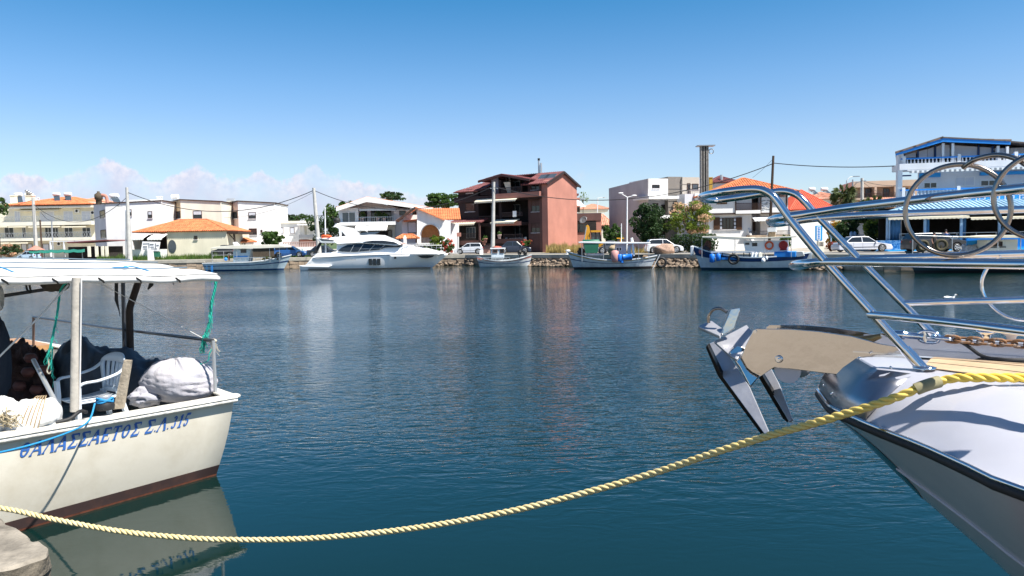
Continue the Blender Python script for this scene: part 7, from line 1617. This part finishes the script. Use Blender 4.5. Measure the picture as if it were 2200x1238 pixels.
# plank, bollard, pipe, sacks
m = MB(); s_, y_ = tpx(255); a_, b_ = W(253, 884, y_+.16), W(271, 775, y_+.2); m.bar(a_, b_, .035, .115) if False else m.prism([W(243, 880, y_+.15), W(264, 878, y_+.15), W(281, 775, y_+.17), W(266, 774, y_+.17)], (0, .04, 0)); tag(m.build('wooden_plank', mat('worn_pale_plank', (.48, .40, .30), .85, .25, 12, .4, 30)), 'worn pale wooden plank standing upright right of the plastic chair', 'plank')
s_, y_ = tpx(226); p = W(226, 874, y_+.08); bo = thing('mooring_post', 'short steel mooring post wound with blue rope on the near gunwale', 'post', p)
m = MB(); m.lathe(p, [(.065, 0), (.065, .10), (.068, .12), (.06, .128), (.01, .13)], 16); m.build('post', galv, bo)
m = MB(); m.lathe(p-Vector((0, 0, .03)), [(.09, 0), (.095, .05), (.08, .08)], 14); m.build('black_wrapping', black, bo)
m = MB(); pts = [p+Vector((math.cos(a)*.078, math.sin(a)*.078, .055+.02*math.sin(a*1.6)+a*.0016)) for a in [i*.35 for i in range(54)]]; m.tube(pts, .011, 6); 
pts = curve([p+Vector((-.07, -.07, .05)), W(190, 905, y_-.2), W(150, 928, y_-.65), W(60, 958, y_-1.1), W(-60, 985, y_-1.6)], 8); m.tube(pts, .010, 6); tag(m.build('blue_rope', cordb), 'light blue rope wound on the steel post and led left over the gunwale', 'rope')
s_, y_ = tpx(125); m = MB(); m.tube([W(72, 774, y_+.9), W(112, 850, y_+.3)], .024, 10); m.tube([W(112, 850, y_+.3), W(126, 880, y_+.12)], .026, 10); tag(m.build('steel_pipe', galv), 'slanting steel pipe leaning beside the dark nets', 'pipe')
wsk = mat('white_sack_plastic', (.66, .66, .65), .6, .05, 4)
def sack(px, py, Y, rx, ry, rz, seed, label): 
    m = MB(); m.ball(W(px, py, Y), (rx, ry, rz), 30, 20, .2, 1.6, seed); return tag(m.build('white_sack', wsk), label, 'sack', None)
s_, y_ = tpx(70); sack(70, 900, y_+.22, .25, .25, .21, 2, 'bulging white sack tied with string on the near gunwale'); sack(-5, 895, y_+.1, .22, .25, .19, 3, 'white sack cut by the left edge of the picture'); sack(108, 895, y_+.25, .09, .14, .2, 5, 'small white sack end right of the tied sack')
m = MB(); c_ = W(70, 900, y_+.22)
for k in range(5): m.torus(c_+Vector((-.02+k*.025, 0, .0)), (1, .25+k*.08, -.3), .235, .006, 30, 5)
tag(m.build('sack_string', mat('tan_string', (.38, .28, .17), .9)), 'tan string wound round the bulging white sack', 'string')
m = MB(); rg = random.Random(3)
for k in range(26):
    c0 = W(16+rg.uniform(-14, 14), 898+rg.uniform(-12, 14), y_-.08); m.tube(curve([c0+Vector((rg.uniform(-.09, .09), rg.uniform(-.04, .04), rg.uniform(-.06, .06))) for _ in range(5)], 4), .004, 4)
tag(m.build('tangled_net', mat('pale_net_twine', (.48, .40, .26), .95)), 'tangle of pale net twine between the white sacks', 'net')
# cords
wc = mat('white_cord', (.70, .68, .66), .8); gc = mat('green_frayed_cord', (.02, .42, .32), .8, .15, 20)
def cord(name, label, pts, r, mt, n=5, k=6): m = MB(); m.tube(curve(pts, k), r, n); return tag(m.build(name, mt), label, 'rope')
s1_, y1_ = tpx(170); cord('white_rope', 'white cord running straight down beside the pale canopy pole', [W(175, 598, y1_+.08), W(173, 740, y1_+.08), W(171, 876, y1_+.1)], .0085, wc)
cord('white_rope', 'white cord slanting down to the left from the canopy edge', [W(147, 612, 8.0), W(75, 690, 7.9), W(0, 765, 7.8), W(-60, 826, 7.8)], .010, wc)
cord('thin_line', 'thin pale line running from the canopy to the corner rail post', [W(198, 600, 8.9), W(320, 665, 9.1), W(442, 730, 9.28)], .005, wc)
g1 = MB(); rg = random.Random(9)
def fray(m, pts, r, loose, nseg=7):
    P = curve(pts, nseg)
    for s_ in range(3):
        m.tube([p+Vector((math.cos(i*1.1+s_*2.1)*r*.8, math.sin(i*1.1+s_*2.1)*r*.8, 0)) for i, p in enumerate(P)], r*.75, 5)
    for _ in range(loose):
        i = rg.randrange(int(len(P)*.4), len(P)); p = P[i]; q = [p]; 
        for _ in range(4): q.append(q[-1]+Vector((rg.uniform(-.022, .016), rg.uniform(-.02, .02), rg.uniform(-.05, -.005))))
        m.tube(q, .003, 4)
fray(g1, [W(465, 594, 9.25), W(462, 620, 9.25), W(455, 650, 9.25), W(451, 690, 9.25), W(440, 722, 9.25)], .013, 46); fray(g1, [W(440, 722, 9.25), W(437, 737, 9.25)], .02, 30)
for _ in range(16): c0 = W(461, 600, 9.25); g1.tube([c0, c0+Vector((rg.uniform(-.05, .06), 0, rg.uniform(-.05, .03)))], .005, 4)
g1.tube(curve([W(462, 738, 9.24), W(450, 760, 9.2), W(447, 775, 9.2), W(430, 783, 9.2)], 5), .006, 5); tag(g1.build('green_rope', gc), 'frayed green cord hanging from the canopy corner to the rail post', 'rope')
g1 = MB(); g1.ball(W(458, 733, 9.24), (.05, .04, .03), 12, 8, .3, 3); 
for _ in range(12): c0 = W(456, 735, 9.22); g1.tube([c0, c0+Vector((rg.uniform(-.05, .08), 0, rg.uniform(-.04, .0))), c0+Vector((rg.uniform(-.08, .1), 0, rg.uniform(-.2, -.05)))], .0035, 4)
tag(g1.build('pale_knot', rp_), 'pale frayed knot on top of the corner rail post', 'knot')
g1 = MB(); fray(g1, [W(150, 604, 8.0), W(131, 622, 8.0), W(122, 680, 8.0), W(108, 745, 8.0), W(100, 768, 8.0)], .009, 26); fray(g1, [W(113, 745, 8.0), W(110, 800, 8.0)], .006, 6); tag(g1.build('green_rope', gc), 'green cord with a hook hanging left of the pale canopy pole', 'rope')
g1 = MB(); g1.tube(curve([W(103, 768, 8.0), W(105, 785, 8.0), W(101, 797, 8.0), W(106, 803, 8.0), W(111, 796, 8.0)], 5), .008, 6); tag(g1.build('metal_hook', rp_), 'pale hook at the end of the hanging green cord', 'hook')
m = MB(); m.tube(curve([W(120, 908, tpx(130)[1]+.02), W(150, 900, tpx(150)[1]+.04), W(172, 884, tpx(172)[1]+.05), W(186, 886, tpx(184)[1]+.0)], 5), .02, 7); tag(m.build('dark_rope', black), 'dark tarred rope lying at the foot of the canopy pole', 'rope')
# a mooring bollard on the near quay, out of the picture, that takes the yellow rope
# ================= near right: bow of the white yacht =================
DZ, RZ = 2.30, 2.11
fN, fFr = Wz(1985, 796, DZ), Wz(2038, 752, DZ); sepv = V2(fFr-fN, 0); nY = -sepv.normalized(); aY = Vector((nY.y, -nY.x, 0)); aY = aY if aY.y > 0 else -aY
OY = V2((fN+fFr)/2, 0); HW = sepv.length/2
def yp3(px, py, off):
    d = ray(px, py); t_ = (OY+nY*off-CAMP).dot(nY)/d.dot(nY) if abs(d.dot(nY)) > 1e-6 else 0; return CAMP+d*t_
tipr = yp3(1765, 861, 0); tipr.z = RZ; TIP = V2(tipr, 0)
def loc(s, w_, z): p = TIP-aY*s+nY*w_; return Vector((p.x, p.y, z))
def inv(px, py, z): p = V2(Wz(px, py, z), 0)-TIP; return (-p.dot(aY), p.dot(nY))
rub = [(0, .0)]+[inv(x, y, RZ) for x, y in ((1785, 880), (1800, 889), (1850, 912), (1900, 933), (1990, 969), (2100, 1020), (2200, 1063))]
rub[0] = (-.01, 0); rub += [(1.15, 1.2), (1.6, 1.5), (2.3, 1.78), (4, 2.0), (7, 2.1)]
dk = [(.06, .0), (.14, .05)]+[inv(x, y, DZ) for x, y in ((1888, 791), (1930, 795), (1990, 804), (2090, 820), (2200, 840))]+[(1.15, .62), (1.6, .92), (2.3, 1.25), (4, 1.5), (7, 1.6)]
yacht = thing('moored_yacht', 'white yacht bow with chrome pulpit rails and anchor roller, large at the right', 'yacht', loc(2.5, 0, 0))
def interp(tab, n=40):
    P = curve([Vector((a, b_, 0)) for a, b_ in tab], 6); return P
def resamp(P, n):
    ln = [0]
    for a, b_ in zip(P, P[1:]): ln.append(ln[-1]+(b_-a).length)
    out = []; j = 0
    for i in range(n+1):
        t_ = ln[-1]*(i/n)**1.6
        while j < len(P)-2 and ln[j+1] < t_: j += 1
        k = (t_-ln[j])/max(1e-6, ln[j+1]-ln[j]); out.append(P[j].lerp(P[j+1], min(1, k)))
    return out
NS = 60; rubP = resamp(interp(rub), NS); dkP = resamp(interp(dk), NS)
gelY = mat('glossy_white_yacht_gelcoat', (.48, .48, .53), .2, .04, 3, .04, 4, coat=.4)
def kz(s):
    T_ = [(-.01, 2.09), (.1, 2.0), (.372, 1.745), (.63, 1.54), (1.2, 1.05), (2.2, .1), (3, -.3), (7.5, -.5)]
    for (a, za), (b_, zb_) in zip(T_, T_[1:]):
        if a <= s <= b_: return za+(zb_-za)*(s-a)/(b_-a)
    return -.5
def hp_(p, f, sd_=1, off=0.):   # hull below the rub: f 0 = keel, 1 = rub
    z = kz(p.x)+(RZ-.015-kz(p.x))*f; w_ = p.y*(f**1.25*.55+f**.6*.45 if p.x < 1.5 else f**(1.25-.7*min(1, (p.x-1.5)/2))) 
    return loc(p.x, sd_*(w_+off), z)
m = MB()
for sd_ in (1, -1): m.loft([[hp_(p, j/10, sd_) for p in rubP] for j in range(11)], False, False)
yh = m.build('hull', gelY, yacht)
m = MB()
for sd_ in (1, -1):
    rows = []
    for j in range(7):
        f = j/6; rows.append([loc(a.x+(b_.x-a.x)*f, sd_*(a.y+(b_.y-a.y)*(f-.10*math.sin(f*math.pi))), RZ+.015+(DZ-RZ-.015)*f+.012*math.sin(f*math.pi)) for a, b_ in zip(rubP, dkP)])
    m.loft(rows, False, False)
m.build('topside', gelY, yacht)
m = MB(); m.loft([[loc(p.x, p.y, DZ-.004+.0*1) for p in dkP], [loc(p.x, 0, DZ+.015) for p in dkP], [loc(p.x, -p.y, DZ-.004) for p in dkP]], False, False); m.build('deck', gelY, yacht)
for sd_ in (1, -1):
    m = MB(); m.tube([loc(p.x, sd_*(p.y+.006), RZ) for p in rubP[::1]], .017, 10); m.build('rub_rail', black, yacht)
    m = MB(); m.tube([loc(p.x-.004, sd_*(p.y+.012), RZ+.018) for p in rubP], .008, 8); m.build('rub_rail_strip', chrome, yacht)
m = MB(); P_ = [p for p in rubP if p.x < .42]; 
for sd_ in (1, -1): m.loft([[hp_(p, g_*max(0, (1-p.x/.42))**.42, sd_, .004) for p in P_] for g_ in (0, .35, .7, .97)], False, False)
m.build('stem_guard', mat('black_stem_guard', (.012, .014, .014), .15, .05), yh)
m = MB(); P_ = [p for p in rubP if .3 < p.x < 5]; m.tube([hp_(p, .42, 1, .004) for p in P_], .006, 6); m.build('spray_chine', gelY, yh)
# teak panels and steel waterway
teak = mat('bleached_teak', (.50, .36, .22), .7, .12, 10); m = MB(); tk = [p for p in dkP if .35 < p.x < 6.9]
for sd_ in (1, -1):
    for a, b_ in ((.0, .25), (.28, .50), (.53, .80)): m.loft([[loc(p.x+.08, sd_*(p.y*a+.07 if a == 0 else p.y*a), DZ+.018*(1-a)+.004) for p in tk], [loc(p.x+.08, sd_*p.y*b_, DZ+.018*(1-b_)+.004) for p in tk]], False, False, False)
m.build('teak_panel', teak, yacht, solid=.003)
m = MB(); m.loft([[loc(s_, w_, DZ+.024) for s_ in (.15, .5, 1, 3)] for w_ in (-.10, .10)], False, False, False); m.build('anchor_channel', chrome, yacht, solid=.006)
m = MB(); r0 = [loc(s_, -.10, DZ+.024) for s_ in (.15, .5, 1, 3)]; m.loft([r0, [p+Vector((0, 0, .05)) for p in r0]], False, False, False); m.build('channel_rim', gelY, yacht, solid=.02)
# stainless guard on the nose
m = MB(); guard = mat('brushed_stainless_guard', (.42, .42, .44), .28, .08, 6, metal=1)
for sd_ in (1, -1):
    Pk = [(a, b_) for a, b_ in zip(rubP, dkP) if a.x < .30]
    m.loft([[loc(a.x+(b_.x-a.x)*f-.003, sd_*(a.y+(b_.y-a.y)*(f-.10*math.sin(f*math.pi))+.006), RZ+.03+(DZ-RZ-.035)*f+.012*math.sin(f*math.pi)) for a, b_ in Pk] for f in (0, .33, .66, 1)], False, False)
gd = m.build('nose_guard', guard, yacht, solid=.004)
m = MB()
for k, (a, b_) in enumerate([(a, b_) for a, b_ in zip(rubP, dkP) if a.x < .30][3::4]):
    for f in (.12, .9): m.ball(loc(a.x+(b_.x-a.x)*f, a.y+(b_.y-a.y)*(f-.1*math.sin(f*math.pi))+.012, RZ+.03+(DZ-RZ)*f), .006, 8, 6)
m.build('screw_head', chrome, gd)
plate = mat('mirror_stainless_plate', (.62, .58, .54), .12, .02, 3, .55, 3.2, metal=1)
satin = mat('satin_anchor_steel', (.50, .50, .53), .28, .10, 9, .2, 12, metal=.45)
# anchor roller cheeks
def cheek(off, th_):
    out_ = [(1619, 710), (1625, 706), (1700, 707), (1760, 712), (1830, 722), (1890, 738), (1950, 748), (1967, 754), (1990, 782), (1985, 792), (1905, 790), (1855, 774), (1815, 806), (1762, 800), (1706, 793), (1665, 789), (1652, 797), (1636, 808), (1618, 800), (1606, 790), (1594, 768), (1603, 742)]
    m = MB(); q = yp3(1619, 710, HW*.3); mb_pts = [yp3(x, y, HW*.3)-nY*(HW*.3-off) for x, y in out_]; m.prism(mb_pts, nY*th_); return m
ck1 = cheek(HW*.3, .008).build('roller_cheek', plate, yacht, .002); ck2 = cheek(-HW*.3, .008).build('roller_cheek', plate, yacht, .002)
m = MB(); a_ = yp3(1704, 790, 0); m.tube([a_+nY*(HW*.26), a_+nY*.01, a_-nY*.01, a_-nY*(HW*.26)], [.058, .035, .035, .058], 24); m.build('roller_wheel', gelY, yacht)
m = MB(); a_ = yp3(1675, 771, HW*.3); m.tube([a_, a_+nY*.02], .012, 8); m.tube([a_, a_+nY*.03], .006, 8); m.torus(a_+nY*.012, nY, .014, .003, 16, 5); a_ = yp3(1624, 712, HW*.3); m.tube([a_, a_+nY*.012], .008, 10); m.build('roller_bolt', chrome, ck1)
# bridge under the roller joining the nose
m = MB(); m.prism([yp3(1858, 772, HW*.28), yp3(1815, 806, HW*.28), yp3(1775, 850, HW*.28), yp3(1840, 850, HW*.28), yp3(1905, 792, HW*.28)], -nY*HW*.56); m.build('roller_base', guard, yacht, .004)
m = MB(); c_ = [yp3(1640, 706, 0), yp3(1760, 714, 0), yp3(1890, 740, 0)]; m.loft([[p+nY*w_+Vector((0, 0, dz)) for p in c_] for w_, dz in ((-HW*.2, -.03), (0, -.02), (HW*.2, -.03))], False, False); m.build('roller_tray', guard, yacht, solid=.006)
# pulpit tubes
TR = .0165
def nf(px, o0, o1, p0=1771): return o0+(o1-o0)*max(0, min(1, (px-p0)/(2200-p0)))
def tubep(name, pts, r=TR, mt=chrome, k=6, par=None, grp=None):
    P = [yp3(x, y, o) for x, y, o in pts]; P = curve(P, k); m = MB(); m.tube(P, r, 14); return m.build(name, mt, par or yacht)
H1, H2 = HW, -HW
tubep('pulpit_bow_loop', [(1986, 796, H1), (1930, 736, H1), (1871, 670, H1), (1771, 560, H1), (1700, 474, H1), (1668, 430, H1), (1650, 414, H1), (1628, 407, H1), (1590, 408, H1), (1545, 414, H1*.95), (1516, 420, H1*.6), (1506, 424, 0), (1514, 429, H2*.6), (1540, 430, H2*.95), (1590, 424, H2), (1640, 416, H2), (1680, 411, H2), (1708, 417, H2), (1728, 433, H2), (1755, 463, H2), (1844, 556, H2), (1937, 650, H2), (2038, 754, H2)], k=7)
e_ = [(2200, 405, nf(2200, H1, .62)), (2300, 394, .72), (2420, 385, .8)]
tubep('pulpit_top_rail', e_[::-1]+[(2090, 416, nf(2090, H1, .62)), (1984, 428, nf(1984, H1, .62)), (1829, 446, nf(1829, H1, .62)), (1740, 459, H1), (1690, 466, H1*.95), (1662, 471, H1*.6), (1653, 476, 0), (1666, 481, H2*.6), (1700, 477, H2*.95), (1751, 470, H2), (1868, 462, H2), (2050, 455, -.36), (2200, 450, -.42), (2400, 442, -.5)], k=7)
tubep('pulpit_middle_rail', [(2420, 572, .8), (2300, 570, .72), (2200, 568, .62), (2050, 566, nf(2050, H1, .62)), (1900, 564, nf(1900, H1, .62)), (1771, 563, H1), (1735, 566, H1*.9), (1710, 568, H1*.5), (1703, 571, 0), (1715, 573, H2*.6), (1750, 567, H2*.95), (1844, 557, H2), (1984, 552, H2), (2200, 545, -.42), (2400, 538, -.5)], k=7)
tubep('pulpit_lower_rail', [(1869, 676, H1), (1960, 684, nf(1960, H1, .62)), (2080, 697, nf(2080, H1, .62)), (2200, 712, .62), (2380, 735, .75)], r=.015)
tubep('pulpit_lower_rail', [(1940, 652, H2), (2060, 648, -.36), (2200, 644, -.42), (2380, 638, -.5)], r=.015)
for nm_, (x, y, o) in (('a', (1986, 797, H1)), ('b', (2040, 754, H2))):
    c_ = yp3(x, y, o); m = MB(); m.lathe(Vector((c_.x, c_.y, DZ+.008)), [(.04, 0), (.04, .006), (.02, .01)], 18); m.build('pulpit_foot', chrome, yacht)
c1_, c2_ = yp3(1986, 796, H1), yp3(1944, 750, H1); m = MB(); m.tube([c1_, c2_], .020, 14); m.build('stanchion_sleeve', chrome, yacht)
dull = mat('dull_bronze_steel', (.33, .29, .26), .22, .12, 6, metal=1)
def hoop(cx, cy, rx, o, name='rail_hoop', a0=0, a1=360):
    c_ = yp3(cx, cy, o); d_ = (CAMP-c_); d_.z = 0; d_.normalize(); x_ = Vector((0, 0, 1)).cross(d_).normalized(); Yc = c_.y; rr = rx*Yc/FPX
    m = MB(); m.torus(c_, d_, rr, .0085, 64, 10); return m.build(name, dull, yacht)
hoop(2055, 452, 97, .50); hoop(2246, 421, 93, .58)
tubep('rail_hoop', [(2070, 360, .5), (2085, 349, .52), (2101, 341, .53), (2133, 334, .54), (2160, 335, .55), (2186, 343, .56), (2215, 362, .57)], r=.0085, mt=dull)
tubep('rail_hoop', [(2150, 548, -.38), (2128, 566, -.4), (2113, 592, -.4), (2109, 612, -.4), (2113, 632, -.4), (2126, 653, -.4), (2147, 672, -.4), (2170, 683, -.4), (2205, 688, -.4), (2250, 680, -.4)], r=.0075)
# deck fittings
for k, (x, y) in enumerate(((2118, 745), (2172, 748))):
    c_ = Wz(x, y, DZ+.02); m = MB(); m.lathe(c_, [(.035, 0), (.022, .015), (.016, .035), (.02, .05), (.04, .062), (.036, .07), (.01, .075)], 16); m.build('deck_fairlead', chrome if k == 0 else gelY, yacht)
# ---- anchor ----
an = thing('anchor', 'polished steel anchor with two sharp flukes hanging in the bow roller', 'anchor', yp3(1600, 770, 0)-Vector((0, 0, .25)))
def pp(L_): return [yp3(x, y, o) for x, y, o in L_]
def planar(L_, ref, nrm):
    p0 = yp3(*ref); nrm = Vector(nrm).normalized(); out = []
    for x, y in L_: d = ray(x, y); out.append(CAMP+d*((p0-CAMP).dot(nrm)/d.dot(nrm)))
    return out, nrm
def slab(L_, ref, nrm, th_, nm_, mt, par, bev=.0015):
    P3, n_ = planar(L_, ref, nrm); m = MB(); n_ = n_ if n_.dot(CAMP-P3[0]) > 0 else -n_; m.prism(P3, -n_*th_); return m.build(nm_, mt, par, bev)
ZV = Vector((0, 0, 1)); edgem = mat('dark_anchor_edge', (.03, .028, .026), .3, metal=.5); NF = nY*.72+ZV*.62+aY*.25
fl1 = slab([(1519, 740), (1534, 734), (1562, 758), (1608, 828), (1656, 938), (1649, 941), (1550, 806)], (1580, 800, .06), NF, .012, 'fluke', satin, an)
slab([(1519, 741), (1550, 806), (1648, 941), (1641, 942), (1542, 808), (1516, 747)], (1580, 812, .065), nY+ZV*-.2, .03, 'fluke_edge', edgem, fl1)
slab([(1534, 733), (1549, 727), (1604, 698), (1619, 716), (1608, 742), (1583, 772), (1570, 765)], (1580, 735, .02), nY*.45+ZV*.85-aY*.1, .014, 'anchor_crown', satin, an)
slab([(1566, 757), (1583, 742), (1606, 748), (1634, 806), (1612, 832), (1590, 790)], (1600, 785, .085), nY*.8+ZV*.3-aY*.5, .02, 'shank_collar', plate, an, .004)
fl2_ = slab([(1636, 806), (1656, 792), (1672, 822), (1702, 900), (1695, 906)], (1665, 840, -.08), NF, .012, 'fluke', satin, an)
slab([(1630, 812), (1637, 806), (1697, 904), (1691, 908), (1682, 900)], (1660, 860, -.07), nY+ZV*-.2, .03, 'fluke_edge', edgem, fl2_)
slab([(1499, 701), (1527, 688), (1553, 706), (1546, 722)], (1525, 705, .0), ZV*.9+nY*.35, .018, 'anchor_bracket', satin, an, .003)
slab([(1551, 722), (1555, 700), (1570, 664), (1589, 661), (1590, 668), (1578, 706)], (1570, 690, .02), nY*.9+aY*-.5+ZV*.1, .016, 'anchor_bracket', plate, an, .003)
m = MB(); m.tube(curve(pp([(1522, 694, 0), (1523, 678, 0), (1532, 666, 0), (1547, 663, 0), (1562, 671, 0)]), 6), .008, 10); m.build('bracket_ring', dull, an)
m = MB(); m.tube([yp3(1600, 760, 0), yp3(1700, 752, 0), yp3(1860, 732, 0), yp3(1893, 722, 0)], [.03, .03, .022, .010], 10); m.build('shank', mat('bronze_tinted_steel', (.35, .25, .12), .3, .2, 8, metal=1), an)
# ---- swivel and chain ----
ch = thing('anchor_chain', 'rusty anchor chain with shiny swivel shackle above the yacht deck', 'chain', yp3(1960, 722, 0)-Vector((0, 0, .03)))
m = MB(); a_, b_ = yp3(1893, 715, 0), yp3(1985, 724, 0); d_ = b_-a_; m.tube([a_+d_*t_ for t_ in (0, .1, .12, .45, .5, .55, .58, .95, 1)], [.008, .012, .017, .017, .020, .020, .014, .014, .018], 12); m.build('swivel', chrome, ch)
m = MB(); c_ = yp3(1995, 724, 0); u_ = (b_-a_).normalized(); wv = nY
def linkpath(c, u, v, L_, w_): return [c+u*(L_/2*math.copysign(abs(math.cos(a))**.8, math.cos(a)))+v*(w_/2*math.copysign(abs(math.sin(a))**.7, math.sin(a))) for a in [2*math.pi*i/20 for i in range(20)]]
m.tube(linkpath(c_, u_, Vector((0, 0, 1)), .075, .045), .007, 8, True); m.tube(linkpath(yp3(2024, 726, 0), u_, nY, .07, .045), .0075, 8, True); m.tube([yp3(1985, 712, 0), yp3(1988, 735, 0)], .008, 8); m.build('shackle', chrome, ch)
rustm = mat('rusty_chain_steel', (.22, .11, .05), .7, .3, 30, .3, 60, metal=.3, col2=(.25, .22, .2), fac=(.5, .65)); steps = 14; cpts = curve([yp3(2046, 729, 0), yp3(2120, 735, 0), yp3(2200, 740, 0), yp3(2330, 752, 0)], 30); cpts = resamp(cpts, 200)
ln = 0; last = cpts[0]; nl = 0; total = sum((a-b_).length for a, b_ in zip(cpts, cpts[1:])); step = .037; acc = 0; i = 0
for a, b_ in zip(cpts, cpts[1:]):
    acc += (b_-a).length
    if acc >= step*nl and nl < 18:
        u_ = (b_-a).normalized(); v_ = (Vector((0, 0, 1))*.9+nY*.4).normalized() if nl % 2 == 0 else (nY-Vector((0, 0, .5))).normalized(); v_ = (v_-u_*v_.dot(u_)).normalized()
        m = MB(); m.tube(linkpath(b_, u_, v_, .052, .03), .0055, 8, True); m.build('chain_link', rustm, ch); nl += 1
tag((lambda m: (m.tube(curve([yp3(2030, 722, 0), yp3(2070, 738, 0), Wz(2110, 765, DZ+.03), Wz(2150, 772, DZ+.03), Wz(2210, 774, DZ+.03), Wz(2300, 774, DZ+.03)], 6), .007, 8), m.build('black_line', black))[1])(MB()), 'black line lying on the yacht deck below the chain', 'rope')
# ---- yellow mooring rope ----
yr = mat('yellow_polypropylene_rope', (.66, .52, .24), .6, .22, 9, spec=.4, col2=(.66, .56, .32), fac=(.4, .7))
path = [(-900, 1108, 4.2), (-500, 1098, 4.25), (-160, 1082, 4.27), (0, 1092, 4.2), (120, 1117, 4.1), (260, 1142, 4.02), (400, 1156, 3.95), (510, 1160, 3.88), (650, 1158, 3.78), (800, 1146, 3.68), (950, 1126, 3.56), (1100, 1098, 3.44), (1250, 1061, 3.32), (1400, 1018, 3.18), (1550, 968, 2.97), (1660, 934, 2.82), (1750, 909, 2.70), (1840, 882, 2.60), (1920, 856, 2.53), (1985, 830, 2.50), (2030, 817, 2.50), (2060, 812, 2.475), (2130, 812, 2.43), (2200, 812, 2.41), (2320, 812, 2.39)]
P_ = resamp(curve([W(*q_) for q_ in path], 12), 10) if False else curve([W(*q_) for q_ in path], 14)
_t = yr.node_tree; _b = _t.nodes['Principled BSDF']; _g = _t.nodes.new('ShaderNodeNewGeometry'); _s = _t.nodes.new('ShaderNodeSeparateXYZ'); _r = _t.nodes.new('ShaderNodeMapRange'); _m = _t.nodes.new('ShaderNodeMix'); _m.data_type = 'RGBA'
_t.links.new(_g.outputs['Position'], _s.inputs[0]); _t.links.new(_s.outputs[0], _r.inputs[0]); _r.inputs[1].default_value = .6; _r.inputs[2].default_value = 1.6
_l = _b.inputs['Base Color'].links[0].from_socket; _t.links.new(_r.outputs[0], _m.inputs[0]); _t.links.new(_l, _m.inputs[6]); _m.inputs[7].default_value = (.72, .50, .06, 1); _t.links.new(_m.outputs[2], _b.inputs['Base Color'])
# even spacing
def even(P, step):
    out = [P[0]]; rem = step
    for a, b_ in zip(P, P[1:]):
        l_ = (b_-a).length; d_ = (b_-a)/max(l_, 1e-9); t_ = rem
        while t_ <= l_: out.append(a+d_*t_); t_ += step
        rem = t_-l_
    return out
P_ = even(P_, .0075); mb = MB(); RR_ = .0079
frames = []; nx_ = None
for i in range(len(P_)):
    t_ = (P_[min(i+1, len(P_)-1)]-P_[max(i-1, 0)]).normalized(); nx_ = t_.orthogonal().normalized() if nx_ is None else (nx_-t_*nx_.dot(t_)).normalized(); frames.append((nx_, t_.cross(nx_)))
for s_ in range(3):
    pth = []
    for i, p in enumerate(P_):
        a = 2*math.pi*(i*.0075/.105+s_/3)+.9*noise.noise(Vector((i*.012, 0, 0))); x_, y_ = frames[i]; pth.append(p+x_*math.cos(a)*RR_+y_*math.sin(a)*RR_+Vector((0, 0, .0006*noise.noise(p*60))))
    mb.tube(pth, [.0080*(1+.10*noise.noise(p*14+Vector((s_*5, 0, 0)))) for p in pth], 8)
tag(mb.build('mooring_rope', yr), 'thick yellow twisted rope hanging across the water to the yacht bow', 'rope')
m = MB(); k0 = min(range(len(P_)), key=lambda i: abs((P_[i]-W(1975, 834, 2.66)).length)); m.tube(P_[k0-12:k0+0], .0205, 10); tag(m.build('rope_whipping', mat('grey_olive_whipping', (.28, .25, .14), .8, .15, 40)), 'grey-olive wrapped patch on the yellow rope near the yacht edge', 'rope wrap')
